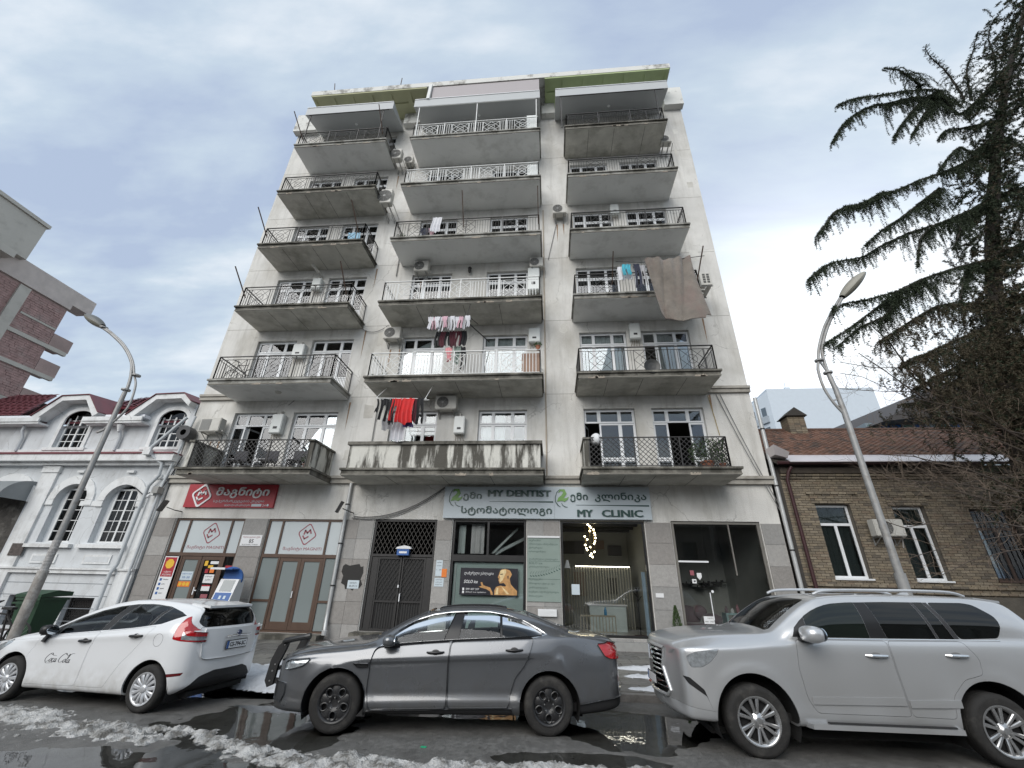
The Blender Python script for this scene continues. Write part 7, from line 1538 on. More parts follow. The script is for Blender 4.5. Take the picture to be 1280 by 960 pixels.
snow_patch('snow_ridge', -10.4, 2.2, 5.2, 7.4, .022, snow_h, lambda x, y: 0, snowd, 'dirty melting snow ridge lying along the road in front of the parked cars')
def pile(els, k=1.0):
 def f(x, y):
  h = max(hh * (1 - ((x - cx) / rx) ** 2 - ((y - cy) / ry) ** 2) for cx, cy, rx, ry, hh in els)
  return h * (.7 + .5 * fbm(x, y, 1.5, 3, 6)) + (.03 * fbm(x, y, 5, 4, 8) + .012 * fbm(x, y, 14, 3, 2)) * k
 return f
snow_patch('snow_pile', -6.6, -3.2, 8.3, 12.4, .035, pile([(-4.9, 9.2, 1.1, .8, .34), (-5.2, 10.6, 1.2, 1.4, .30), (-4.2, 8.75, .75, .4, .2), (-5.9, 9.6, .7, .9, .2), (-4.0, 10.2, .6, .5, .16)]), lambda x, y: .1, mat('snow_soft', (.62, .64, .67), .75, var=.12, vs=6, bump=.7, bs=22, dirt=(.34, .34, .34), ds=4, dmix=.5), 'white snow heap on the pavement between the white hatchback and the grey sedan')
snow_patch('snow_pile', 1.2, 3.4, 9.3, 12.6, .035, pile([(2.2, 11.9, .9, .35, .1), (2.2, 10.9, .8, .22, .08), (2.1, 9.75, .7, .2, .06)], .6), lambda x, y: .125, mat('snow_soft', ()), 'thin snow strips on the pavement between the grey sedan and the silver car')
snow_patch('snow_pile', -16, -13.2, 12.0, 14.6, .05, pile([(-14.6, 13.4, 1.1, .8, .35), (-15.3, 12.8, .8, .6, .25)]), lambda x, y: .15, mat('snow_soft', ()), 'snow heap at the foot of the white house')
# kerb stones and pavement slabs
kerb_m = [mat('kerb_%d' % i, c, .55, var=.25, vs=5, bump=.5, bs=40, dirt=(.06, .055, .05), ds=3, dmix=.6) for i, c in enumerate(((.20, .19, .18), (.17, .165, .155), (.24, .225, .21)))]
pv = bpy.data.objects.new('pavement', None); COL.objects.link(pv); pv['kind'] = 'structure'; ORG['pavement'] = Vector((0, 0, 0))
rk = random.Random(21); x = -16.0
while x < 14:
 w = rk.uniform(.75, 1.0); box('kerb_stone', rk.choice(kerb_m), x + .006, x + w - .006, KY + rk.uniform(-.01, .01), KY + .16, -.05, .125 + rk.uniform(-.008, .006), pv); x += w
pvm = mat('pavement_wet', (.10, .083, .078), .4, var=.3, vs=1.5, bump=.7, bs=50, dirt=(.14, .135, .125), ds=2, dmix=.5, rvar=.5)
def pz(y): return .115 + .05 * max(0, (y - 9.4) / 5.6)
MB().add([(-60, KY + .15, .11), (60, KY + .15, .11), (60, F + .2, pz(F)), (-60, F + .2, pz(F))], [(0, 1, 2, 3)]).build('paving_bed', pvm, pv, recalc=False)
slab_ms = [mat('slab_%d' % i, c, .45, var=.25, vs=4, bump=.5, bs=40, dirt=(.05, .048, .045), ds=2.5, dmix=.5, rvar=.4) for i, c in enumerate(((.15, .145, .135), (.18, .175, .16), (.12, .117, .11)))]
redt = mat('red_paving', (.28, .075, .055), .5, var=.25, vs=6, bump=.4)
n_s = 0
for i in range(40):
 for j in range(9):
  xa = -12 + i * .62 + (.31 if j % 2 else 0); ya3 = KY + .2 + j * .62
  if ya3 + .6 > F - .05 or n_s >= 296: continue
  m = redt if (1.4 < xa < 3.6 and j == 1) else rk.choice(slab_ms); z = pz(ya3) + rk.uniform(.004, .012)
  MB().add([(xa + .008, ya3 + .008, z), (xa + .61, ya3 + .008, z + rk.uniform(-.003, .003)), (xa + .61, ya3 + .61, z + .004), (xa + .008, ya3 + .61, z + .004), (xa + .008, ya3 + .008, .08), (xa + .61, ya3 + .008, .08), (xa + .61, ya3 + .61, .08), (xa + .008, ya3 + .61, .08)], [(0, 1, 2, 3), (0, 4, 5, 1), (1, 5, 6, 2), (2, 6, 7, 3), (3, 7, 4, 0)]).build('paving_slab', m, pv, recalc=False); n_s += 1
# litter on the road
for i, (x, y, c, l) in enumerate(((-1.62, 6.42, (.02, .4, .2), 'small green scrap on the asphalt under the grey sedan'), (2.0, 9.0, (.6, .6, .6), 'pale scrap lying in the gutter by the kerb'))):
 MB().box(x, x + .07, y, y + .03, .012, .02).build('litter', mat('litter_%d' % i, c, .5), None, label=l, cat='litter')
# ================================================================== THE OTHER SIDE OF THE STREET (seen in glass, paint and water)
op = empty('opposite_building', (0, -16, 0), 'plain brown grey building on the far side of the street behind the viewer', 'building'); om = mat('opposite_wall', (.16, .145, .13), .9, var=.2, vs=.8); mb = MB(); H_ = [(x, x + 1.4, z, z + 1.7) for x in range(-38, 38, 3) for z in (1.2, 4.4)]
wall_grid(mb, -40, 40, 0, 7.5, 0, H_, .3); mb.v = [(x, -16 - y, z) for x, y, z in mb.v]; mb.build('wall', om, op); MB().box(-40, 40, -26, -16.32, 0, 7.4).build('inner_wall', mat('opposite_glass', (.03, .035, .04), .15, coat=.5), op); MB().box(-40.3, 40.3, -26, -15.5, 7.5, 7.9).build('roof_edge', om, op)
# ================================================================== CARS
# local frame of every car: x along the car from front axle to rear, y from the near side (negative) to the far side, z up
def pchip(xs, ys, xq):
 xs = np.asarray(xs, float); ys = np.asarray(ys, float); h = np.diff(xs); d = np.diff(ys, axis=0) / (h[:, None] if ys.ndim > 1 else h); m = np.zeros_like(ys)
 w1 = 2 * h[1:] + h[:-1]; w2 = h[1:] + 2 * h[:-1]
 if ys.ndim > 1: w1 = w1[:, None]; w2 = w2[:, None]
 with np.errstate(divide='ignore', invalid='ignore'):
  mm = (w1 + w2) / (w1 / d[:-1] + w2 / d[1:])
 m[1:-1] = np.where(d[:-1] * d[1:] > 0, mm, 0); m[0] = d[0]; m[-1] = d[-1]
 i = np.clip(np.searchsorted(xs, xq) - 1, 0, len(xs) - 2); t = (xq - xs[i]) / h[i]; H = h[i]
 if ys.ndim > 1: t = t[:, None]; H = H[:, None]
 return (2 * t**3 - 3 * t**2 + 1) * ys[i] + (t**3 - 2 * t**2 + t) * H * m[i] + (-2 * t**3 + 3 * t**2) * ys[i + 1] + (t**3 - t**2) * H * m[i + 1]
def catmull(P, n):
 P = np.array(P); out = []
 for i in range(len(P) - 1):
  a = P[max(0, i - 1)]; b = P[i]; c = P[i + 1]; d = P[min(len(P) - 1, i + 2)]
  # centripetal-ish tension to avoid overshoot
  m1 = (c - a) * .5; m2 = (d - b) * .5; L_ = np.linalg.norm(c - b)
  for m in (m1, m2):
   q = np.linalg.norm(m)
   if q > 1.2 * L_: m *= 1.2 * L_ / q
  for k in range(n): t = k / n; out.append((2 * t**3 - 3 * t**2 + 1) * b + (t**3 - 2 * t**2 + t) * m1 + (-2 * t**3 + 3 * t**2) * c + (t**3 - t**2) * m2)
 out.append(P[-1]); return np.array(out)
def mesh_of(bmv, bmf, name='m'):
 me = bpy.data.meshes.new(name); me.from_pydata([tuple(v) for v in bmv], [], bmf); me.update(); return me
def inside(pts, a, b):
 n = len(pts); r = False
 for i in range(n):
  (x0, y0), (x1, y1) = pts[i - 1], pts[i]
  if (y0 > b) != (y1 > b) and a < (x1 - x0) * (b - y0) / (y1 - y0) + x0: r = not r
 return r
AX = {'y': (0, 2, 1), 'x': (1, 2, 0), 'z': (0, 1, 2)}
def cut_outline(bm, pts, axis, lo, hi):
 """split the faces of the skin along a closed outline seen down the axis"""
 ia, ib, ic = AX[axis]; n = len(pts)
 x0, x1 = min(p[0] for p in pts), max(p[0] for p in pts); z0, z1 = min(p[1] for p in pts), max(p[1] for p in pts)
 def box_of(f):
  c = [v.co for v in f.verts]; A = [p[ia] for p in c]; B = [p[ib] for p in c]; return (min(A), max(A), min(B), max(B), sum(p[ic] for p in c) / len(c))
 cand = {}
 def add(f):
  k = box_of(f)
  if k[0] <= x1 and k[1] >= x0 and k[2] <= z1 and k[3] >= z0 and lo <= k[4] <= hi: cand[f] = k
 for f in bm.faces: add(f)
 for i in range(n):
  p, q = pts[i - 1], pts[i]; d = (q[0] - p[0], q[1] - p[1]); l = math.hypot(*d)
  if l < 1e-5: continue
  a0, a1, b0, b1 = min(p[0], q[0]) - 1e-4, max(p[0], q[0]) + 1e-4, min(p[1], q[1]) - 1e-4, max(p[1], q[1]) + 1e-4
  fs = [f for f, k in cand.items() if k[0] <= a1 and k[1] >= a0 and k[2] <= b1 and k[3] >= b0]
  if not fs: continue
  no = [0, 0, 0]; no[ia], no[ib] = -d[1] / l, d[0] / l; co = [0, 0, 0]; co[ia], co[ib] = p
  for f in fs: del cand[f]
  r = bmesh.ops.bisect_plane(bm, geom=list({*fs, *[e for f in fs for e in f.edges], *[v for f in fs for v in f.verts]}), dist=1e-6, plane_co=co, plane_no=no)
  for g in r['geom']:
   if isinstance(g, bmesh.types.BMFace): add(g)
def faces_in(bm, pts, axis, lo, hi):
 ia, ib, ic = AX[axis]; o = []
 for f in bm.faces:
  c = f.calc_center_median()
  if lo <= c[ic] <= hi and inside(pts, c[ia], c[ib]): o.append(f)
 return o
def thicken(bm, t):
 bm.normal_update(); E_ = [e for e in bm.edges if e.is_boundary]
 if not E_: return
 nr = {}
 r = bmesh.ops.extrude_edge_only(bm, edges=E_); nv = [g for g in r['geom'] if isinstance(g, bmesh.types.BMVert)]
 for v in nv:
  o = None
  for e in v.link_edges:
   w = e.other_vert(v)
   if (w.co - v.co).length < 1e-7: o = w
  if o is not None: nr[v] = o.normal.copy()
 for v, k in nr.items(): v.co -= k * t
def shrink(pts, d):
 """inset a 2-d outline by d"""
 P = [Vector((p[0], p[1])) for p in pts]; n = len(P); area = sum(P[i].x * P[(i + 1) % n].y - P[(i + 1) % n].x * P[i].y for i in range(n)); s = 1 if area > 0 else -1; out = []
 for i in range(n):
  a, b, c = P[i - 1], P[i], P[(i + 1) % n]; e1 = (b - a).normalized(); e2 = (c - b).normalized(); n1 = Vector((-e1.y, e1.x)) * s; n2 = Vector((-e2.y, e2.x)) * s; m = (n1 + n2); 
  m = m.normalized() if m.length > .1 else n1
  out.append(tuple(b + m * (d / max(.35, m.dot(n1)))))
 return out
def rounded(pts, r=.03, n=4):
 P = [Vector((p[0], p[1])) for p in pts]; out = []
 for i in range(len(P)):
  a, b, c = P[i - 1], P[i], P[(i + 1) % len(P)]; rr_2 = min(r, (b - a).length * .45, (c - b).length * .45); p = b + (a - b).normalized() * rr_2; q = b + (c - b).normalized() * rr_2
  for k in range(n + 1): t = k / n; out.append(tuple(p * (1 - t)**2 + b * 2 * t * (1 - t) + q * t * t))
 return out
class Car:
 def __init__(s, root, paint, W): s.root = root; s.paint = paint; s.W = W; s.parts = []
 def shell(s, st, bow, arch, flare=.012, step=.045, crease=None):
  """st rows: x, zbot, w, zbelt, wbelt, ztop, wtop ; bow: (x, amount) pairs moving the middle of the section forward(-)/back(+)"""
  st = np.array(st, float); xs = st[:, 0]; q = [xs[0]]
  while q[-1] < xs[-1] - 1e-6:
   e = min(q[-1] - xs[0], xs[-1] - q[-1]); q.append(min(xs[-1], q[-1] + (step if e > .35 else .012 + step * .7 * e / .35)))
  q = np.array(q); S = pchip(xs, st[:, 1:], q); secs = []
  for x, (zb, w, zl, wl, zt, wt) in zip(q, S):
   cab = min(1.0, max(0.0, (zt - zl - .12) / .25))          # 0 over the bonnet, 1 in the cabin
   zr = zt - (.045 + .02 * cab); H = zl - zb
   P = [(0, zb), (.72 * w, zb), (.93 * w, zb + .012), (.985 * w, zb + .10 * H + .02), (w, zb + .30 * H), (w * (1.0), zb + .58 * H), (w - .35 * (w - wl), zb + .82 * H), (wl + .012, zl - .03), (wl - .012, zl + .008)]
   P += [(wl + (wt - wl) * .5 + .035 * cab, zl + (zr - zl) * .52), (wt + .012 * cab, zr - .02 * cab), (wt - .045, zt - .022), (wt * .6, zt - .006), (0, zt)]
   if crease: P = crease(x, P, S)
   C = catmull(P, 4)
   b = np.interp(x, [p[0] for p in bow], [p[1] for p in bow]); ring = []
   for y, z in C:
    Yf = y
    for cx, cz, r in arch:
     d = math.hypot(x - cx, z - cz)
     if y > .5 * w and d < r + .14: Yf = y + flare * max(0, 1 - abs(d - r - .02) / .12) ** 1.0 * (1 if y > .8 * w else 0)
    ring.append((x + b * (1 - min(1, (y / max(.2, w)) ** 2)), Yf, z))
   secs.append(ring)
  m = len(secs[0]); v = []; f = []
  for r in secs: v += [(a, -b, c) for a, b, c in r] + [(a, b, c) for a, b, c in r[1:-1]][::-1]     # closed loop, near side first
  M = 2 * m - 2
  for i in range(len(secs) - 1):
   for k in range(M): k2 = (k + 1) % M; f.append((i * M + k, i * M + k2, (i + 1) * M + k2, (i + 1) * M + k))
  # end caps: strips between the left and right points of equal height
  for base, x in ((0, xs[0]), ((len(secs) - 1) * M, xs[-1])):
   b = np.interp(x, [p[0] for p in bow], [p[1] for p in bow]); nd = 12; cols = {}
   def vid(k, j):
    L_, Rr = base + k, base + (M - k) % M
    if j == 0: return L_
    if j == nd: return Rr
    if k == 0 or k == m - 1: 
     return None
    if (k, j) not in cols:
     a, c = v[L_], v[Rr]; t = j / nd; y = a[1] + (c[1] - a[1]) * t; ym = abs(a[1]); ww = max(.2, max(abs(p[1]) for p in v[base:base + m])); cols[k, j] = len(v); v.append((x + b * (1 - min(1, (y / ww) ** 2)), y, a[2]))
    return cols[k, j]
   for k in range(1, m - 2):
    for j in range(nd): f.append((vid(k, j), vid(k, j + 1), vid(k + 1, j + 1), vid(k + 1, j)))
   for k, kk in ((1, 0), (m - 2, m - 1)): f.append(tuple([base + kk] + [vid(k, j) for j in range(nd + 1)]))
  me = mesh_of(v, f); bm = bmesh.new(); bm.from_mesh(me); bmesh.ops.remove_doubles(bm, verts=bm.verts, dist=1e-5); bmesh.ops.recalc_face_normals(bm, faces=bm.faces); bm.to_mesh(me); bm.free()
  s.bvh = BVHTree.FromPolygons([x.co.copy() for x in me.vertices], [tuple(p.vertices) for p in me.polygons])
  s.bm = bmesh.new(); s.bm.from_mesh(me)
  for cx, cz, rad in arch:
   P = [(cx + rad * math.cos(2 * math.pi * k / 56), cz + rad * math.sin(2 * math.pi * k / 56)) for k in range(56)]
   cut_outline(s.bm, P, 'y', -3, 3); bmesh.ops.delete(s.bm, geom=[f for f in faces_in(s.bm, P, 'y', -3, 3) if abs(f.calc_center_median().y) > s.W - .35], context='FACES')
  s.arch = arch
 def hit(s, x, z, side=-1):
  r = s.bvh.ray_cast(Vector((x, side * 3, z)), Vector((0, -side, 0))); return (r[0].y, r[1]) if r[0] else (side * s.W, Vector((0, side, 0)))
 def piece(s, name, pts, m, axis='y', lo=-2, hi=2, gap=.004, split=True, push=0.0, keep=True, label=None, parent=None, cut=True, z=None):
  """take the region out of the shell and make it a part of its own"""
  lo, hi = max(lo, -9), hi; inn = shrink(pts, gap)
  if gap > .0012 and cut: cut_outline(s.bm, pts, axis, lo, hi)
  cut_outline(s.bm, inn, axis, lo, hi); A = faces_in(s.bm, inn, axis, lo, hi); outs = []
  if keep:
   for sgn in ((-1, 1) if split else (0,)):
    use = [f for f in A if not sgn or f.calc_center_median().y * sgn > 0]
    if not use: continue
    b2 = bmesh.new(); vm = {}
    for f in use: b2.faces.new([vm.setdefault(v, b2.verts.new(v.co)) if v not in vm else vm[v] for v in f.verts])
    if push:
     for x in b2.verts: x.co.y += push * (1 if x.co.y > 0 else -1)
    if m not in (car_glass, car_glass_dark) and not m.name.startswith('windscreen'): thicken(b2, .018)
    outs.append(s.add_bm(name, b2, m, parent, label)); b2.free()
  if cut: bmesh.ops.delete(s.bm, geom=faces_in(s.bm, pts if gap > .0012 else inn, axis, lo, hi), context='FACES')
  return outs
 def add_bm(s, name, bm, m, parent=None, label=None, ang=32):
  me = bpy.data.meshes.new(name); bm.to_mesh(me); me.materials.clear(); me.materials.append(m)
  me.polygons.foreach_set('material_index', [0] * len(me.polygons)); me.polygons.foreach_set('use_smooth', [True] * len(me.polygons)); me.set_sharp_from_angle(angle=R(ang)); me.update()
  o = bpy.data.objects.new(name, me); COL.objects.link(o); o.parent = parent or s.root; tag(o, label); return o
 def finish(s):
  thicken(s.bm, .025); o = s.add_bm('body', s.bm, s.paint); s.bm.free()
  for cx, cz, rad in s.arch:       # dark liners of the wheel arches
   for sg in (-1, 1):
    mb = MB(); n = 20; A = [(cx + (rad + .012) * math.cos(R(-25 + 230 * k / n)), cz + (rad + .012) * math.sin(R(-25 + 230 * k / n))) for k in range(n + 1)]
    y0, y1 = sg * (s.W - .035), sg * (s.W - .38)
    for p, q in zip(A, A[1:]): mb.add([(p[0], y0, p[1]), (q[0], y0, q[1]), (q[0], y1, q[1]), (p[0], y1, p[1])], [(0, 1, 2, 3)])
    mb.add([(p[0], y1, p[1]) for p in A], [tuple(range(n + 1))]); s.put(mb, 'wheel_arch_liner', mat('liner_black', (.010, .010, .010), .9))
  mb = MB(); mb.box(s.arch[0][0] - .5, s.arch[1][0] + .5, -s.W + .3, s.W - .3, .17, .24); s.put(mb, 'underbody', mat('liner_black', ()))
  return o
 def put(s, mb, name, m=None, parent=None, smooth=False, ang=35, label=None):
  me = bpy.data.meshes.new(name); me.from_pydata(mb.v, [], mb.f)
  for k in (mb.mats or [m]): me.materials.append(k)
  if mb.mats: me.polygons.foreach_set('material_index', mb.m)
  bm = bmesh.new(); bm.from_mesh(me); bmesh.ops.recalc_face_normals(bm, faces=bm.faces); bm.to_mesh(me); bm.free()
  if smooth: me.polygons.foreach_set('use_smooth', [True] * len(me.polygons)); me.set_sharp_from_angle(angle=R(ang))
  o = bpy.data.objects.new(name, me); COL.objects.link(o); o.parent = parent or s.root; return tag(o, label)
 def strip(s, name, line, r, m, side=-1, off=0.0, n=6, flat_=1.0):
  """trim running over the skin along (x,z) points"""
  P = []
  for (a, b), (c, d) in zip(line, line[1:]):
   k = max(1, int(math.hypot(c - a, d - b) / .06)); P += [(a + (c - a) * i / k, b + (d - b) * i / k) for i in range(k)]
  P.append(line[-1]); mb = MB(); mb.tube([(x, s.hit(x, z, side)[0] + side * off, z) for x, z in P], r, n); return s.put(mb, name, m, smooth=True)
def wheel(car, x, y, R_, w, rim_r, style, zc=None, side=-1):
 zc = R_ if zc is None else zc; e = MB(); t = w / 2; yc = y - side * 0 
 out = y; inn = y - side * w
 tyre_m = mat('tyre', (.022, .021, .020), .85, var=.35, vs=9, bump=.3, bs=80, dirt=(.07, .066, .06), ds=7, dmix=.6)
 prof = [(rim_r - .01, 0), (rim_r + .012, .004), (R_ - .055, -.012), (R_ - .028, -.002), (R_ - .008, .018), (R_, .045), (R_, w - .045), (R_ - .008, w - .018), (R_ - .05, w), (rim_r, w - .01)]
 mb = MB(); mb.lathe([(r, out - side * h) for r, h in prof], 'y', (x, 0, zc), 56)
 # tread grooves
 T = car.put(mb, 'tyre', tyre_m, smooth=True, ang=50)
 for g in (.07, .11, w - .08): 
  mg = MB(); mg.lathe([(R_ + .0008, out - side * g), (R_ + .0008, out - side * (g + .008))], 'y', (x, 0, zc), 40); car.put(mg, 'tread_groove', mat('liner_black', ()), T)
 deep = mat('rim_dark', (.012, .012, .013), .7); al = mat('alloy', (.52, .52, .52), .28, metal=.85, var=.1, vs=6, dirt=(.20, .18, .16), ds=9, dmix=.3); hc = mat('hubcap', (.60, .61, .63), .32, metal=.45, var=.05, dirt=(.3, .28, .25), ds=9, dmix=.35); bs_ = mat('steel_black', (.018, .018, .019), .42, var=.2, coat=.2)
 m_r = {'hubcap': hc, 'alloy': al, 'steel': bs_}[style]; r = rim_r
 F_ = lambda rr, h: (rr, out - side * h)
 mb = MB(); mb.lathe([F_(0, .075), F_(r - .02, .085), F_(r - .02, .16)], 'y', (x, 0, zc), 32); car.put(mb, 'brake_and_hub', deep, T, smooth=True)  # near-black disc closing the wheel behind its face
 mb = MB(); mb.lathe([F_(r - .03, .05), F_(r - .012, .012), F_(r + .004, .004), F_(r + .006, -.003), F_(r - .006, -.004), F_(r - .022, .008), F_(r - .04, .05)], 'y', (x, 0, zc), 56); rim = car.put(mb, 'rim', m_r, T, smooth=True, ang=45)
 mb = MB()
 def spoke(a, w0, w1, r0, r1, h0, h1, th=.03, hm=None):
  """tapered spoke, crowned; a = angle"""
  c, s_ = math.cos(a), math.sin(a); n = 5; vs = []; 
  for k in range(n + 1):
   t_ = k / n; rr = r0 + (r1 - r0) * t_; ww = (w0 + (w1 - w0) * t_) / 2; h = h0 + (h1 - h0) * t_ + (hm or 0) * math.sin(math.pi * t_)
   for u, hh in ((-1, h + .010), (-.55, h), (.55, h), (1, h + .010), (1, h + th), (-1, h + th)): vs.append((x + rr * c - u * ww * s_, out - side * hh, zc + rr * s_ + u * ww * c))
  fs = []
  for k in range(n):
   for j in range(6): fs.append((k * 6 + j, k * 6 + (j + 1) % 6, k * 6 + 6 + (j + 1) % 6, k * 6 + 6 + j))
  fs += [tuple(range(6)), tuple(n * 6 + j for j in range(5, -1, -1))]; mb.add(vs, fs)
 if style == 'hubcap':
  for k in range(13): spoke(2 * math.pi * k / 13 + .1, .032, .060, .05, r - .012, .006, .004, hm=-.012)
  mb.lathe([F_(0, -.012), F_(.035, -.011), F_(.05, -.002), F_(.058, .01)], 'y', (x, 0, zc), 28)
 elif style == 'alloy':
  for k in range(6):
   a = 2 * math.pi * k / 6 + math.pi / 2 + .08
   for o_ in (-.19, .19): spoke(a + o_, .030, .044, .055, r - .012, .030, .006, th=.035, hm=-.004)
   mb.lathe([F_(0, .02), F_(.011, .02), F_(.012, .032)], 'y', (x + .075 * math.cos(a + .0), 0, zc + .075 * math.sin(a + .0)), 8)
  mb.lathe([F_(0, .004), F_(.034, .006), F_(.042, .016), F_(.07, .028), F_(.085, .036)], 'y', (x, 0, zc), 28)
 else:
  # pressed steel: disc with five rounded hexagonal windows
  n = 60; rings = [(.05, .03), (.085, .020), (.115, .004)]
  mb.lathe([F_(0, .034), F_(.045, .032), F_(.06, .018), F_(.092, .010), F_(.105, .022)], 'y', (x, 0, zc), 40); mb.lathe([F_(r - .05, .03), F_(r - .035, .022), F_(r - .02, .035)], 'y', (x, 0, zc), 48)
  for k in range(5):
   a = 2 * math.pi * k / 5 + math.pi / 2; spoke(a, .085, .11, .09, r - .03, .012, .022, th=.03, hm=-.006)
   mid = a + math.pi / 5; c, s_ = math.cos(mid), math.sin(mid); loop = []
   for j in range(13):
    t_ = 2 * math.pi * j / 12; lx, lz = .052 * math.cos(t_), .043 * math.sin(t_); rr = (r - .045 + .10) / 2 + lx; loop.append((x + rr * c - lz * s_, out - side * .016, zc + rr * s_ + lz * c))
   mb.tube(loop, .009, 6, caps=False)
   mb.add([], [])
  nb = MB()
  for k in range(5): a = 2 * math.pi * k / 5 + math.pi / 2; nb.lathe([F_(0, -.004), F_(.008, -.003), F_(.010, .02)], 'y', (x + .062 * math.cos(a), 0, zc + .062 * math.sin(a)), 8)
  car.put(nb, 'wheel_nuts', al, T)
 car.put(mb, 'wheel_face', m_r, T, smooth=True, ang=30)
 return T
car_glass = glass('car_glass', (.90, .95, .94), 1.42); car_glass_dark = glass('car_glass_dark', (.12, .13, .13), 1.5)
trim_b = mat('trim_black', (.012, .012, .013), .4, var=.1); trim_m = mat('trim_matt', (.02, .02, .021), .75, var=.1); chrome = mat('chrome', (.75, .76, .77), .12, metal=1, var=.03); seat_m = mat('seat_fabric', (.045, .045, .048), .9); lens_r = mat('lens_red', (.42, .008, .012), .12, coat=1, var=.1, vs=20); lens_d = mat('lens_dark_red', (.12, .005, .008), .2, coat=1); lens_c = mat('lens_clear', (.45, .48, .50), .1, metal=.5, coat=1, var=.45, vs=22); lens_a = mat('lens_amber', (.6, .16, .02), .15, coat=1)
def seats(car, xs, zs, half=.36):
 for x in xs:
  for y in (-half, half):
   mb = MB(); mb.poly([(x, y - .24, .38), (x + .5, y - .24, .35), (x + .5, y - .24, zs - .42), (x, y - .24, zs - .38)], (0, .48, 0)); mb.poly([(x + .42, y - .23, .4), (x + .58, y - .23, .4), (x + .72, y - .2, zs + .12), (x + .60, y - .2, zs + .14)], (0, .44, 0)); mb.poly([(x + .63, y - .11, zs + .15), (x + .73, y - .11, zs + .15), (x + .75, y - .1, zs + .34), (x + .67, y - .1, zs + .34)], (0, .22, 0)); o = car.put(mb, 'seat', seat_m)
   bm = bmesh.new(); bm.from_mesh(o.data); bmesh.ops.bevel(bm, geom=bm.edges[:], offset=.035, segments=2, affect='EDGES', clamp_overlap=True); bm.to_mesh(o.data); bm.free()
def handle(car, x0, x1, z, m, side=-1, dz=0.0, r=.014, cup=True):
 y = car.hit((x0 + x1) / 2, z, side)[0]; n = 8; P = []
 for k in range(n + 1): t = k / n; P.append((x0 + (x1 - x0) * t, car.hit(x0 + (x1 - x0) * t, z)[0] * (1 if side < 0 else -1) + side * (.034 * math.sin(math.pi * t) ** .4 + .002), z + dz * t))
 mb = MB(); mb.tube(P, [r * (.8 + .35 * math.sin(math.pi * k / n)) for k in range(n + 1)], 8); o = car.put(mb, 'door_handle', m, smooth=True)
 if cup:
  c = ((x0 + x1) / 2, z + dz / 2); mb = MB(); mb.poly([(c[0] + .055 * math.cos(a), car.hit(c[0] + .055 * math.cos(a), c[1] + .034 * math.sin(a))[0] * (1 if side < 0 else -1) + side * .0015, c[1] + .034 * math.sin(a)) for a in np.linspace(0, 2 * math.pi, 17)[:-1]], (0, -side * .004, 0)); car.put(mb, 'handle_recess', m if m is trim_b else trim_m, o)
def plate(car, c, u, v, w, h, txt, blue=True):
 c, u, v = Vector(c), Vector(u).normalized(), Vector(v).normalized(); n = u.cross(v)
 def q(a, b, d=0): return tuple(c + u * a + v * b + n * d)
 def rect(m, nm, a0, a1, b0, b1, d, par=None): return car.put(MB().add([q(a0, b0, d), q(a1, b0, d), q(a1, b1, d), q(a0, b1, d), q(a0, b0, d - .006), q(a1, b0, d - .006), q(a1, b1, d - .006), q(a0, b1, d - .006)], [(0, 1, 2, 3), (7, 6, 5, 4), (0, 4, 5, 1), (1, 5, 6, 2), (2, 6, 7, 3), (3, 7, 4, 0)]), nm, m, par)
 p = rect(trim_b, 'number_plate', -w / 2 - .012, w / 2 + .012, -h / 2 - .012, h / 2 + .012, .0); rect(white_p, 'plate_face', -w / 2, w / 2, -h / 2, h / 2, .005, p); rect(blue_p, 'plate_band', -w / 2, -w / 2 + .042, -h / 2, h / 2, .008, p)
 mb = MB(); text(mb, txt, -w / 2 + .06, w / 2 - .03, -h * .3, h * .3, 0, .002, .02, fn=lambda X, Z, D: q(X, Z, .006 + D)); car.put(mb, 'plate_lettering', ink, p)
def mirror(car, c, m, s=(.13, .1, .085), side=-1):
 v = []; f = []; n, k_ = 10, 14
 for i in range(n + 1):
  a = math.pi * i / n
  for k in range(k_):
   b = 2 * math.pi * k / k_; cx = math.copysign(abs(math.cos(b)) ** .7, math.cos(b)); cz = math.copysign(abs(math.sin(b)) ** .7, math.sin(b)); r = math.sin(a) ** .6
   v.append((c[0] + s[1] * math.cos(a) * .5, c[1] + s[0] * r * cx, c[2] + s[2] * r * cz))
 for i in range(n):
  for k in range(k_): f.append((i * k_ + k, i * k_ + (k + 1) % k_, (i + 1) * k_ + (k + 1) % k_, (i + 1) * k_ + k))
 o = car.put(MB().add(v, f), 'side_mirror', m, smooth=True, ang=60)
 g = MB(); g.poly([(c[0] + s[1] * .47, c[1] + s[0] * .8 * math.cos(a), c[2] + s[2] * .8 * math.sin(a)) for a in np.linspace(0, 2 * math.pi, 17)[:-1]], (.012, 0, 0)); car.put(g, 'mirror_glass', mat('mirror_glass', (.5, .55, .6), .03, metal=1), o)
 return o
def root_for(name, P0, yaw, W, label):
 """near side of the tyres runs through P0 at the front axle"""
 e = empty(name, (P0[0] - math.sin(yaw) * W, P0[1] + math.cos(yaw) * W, 0), label, 'car'); e.rotation_euler = (0, 0, yaw); return e

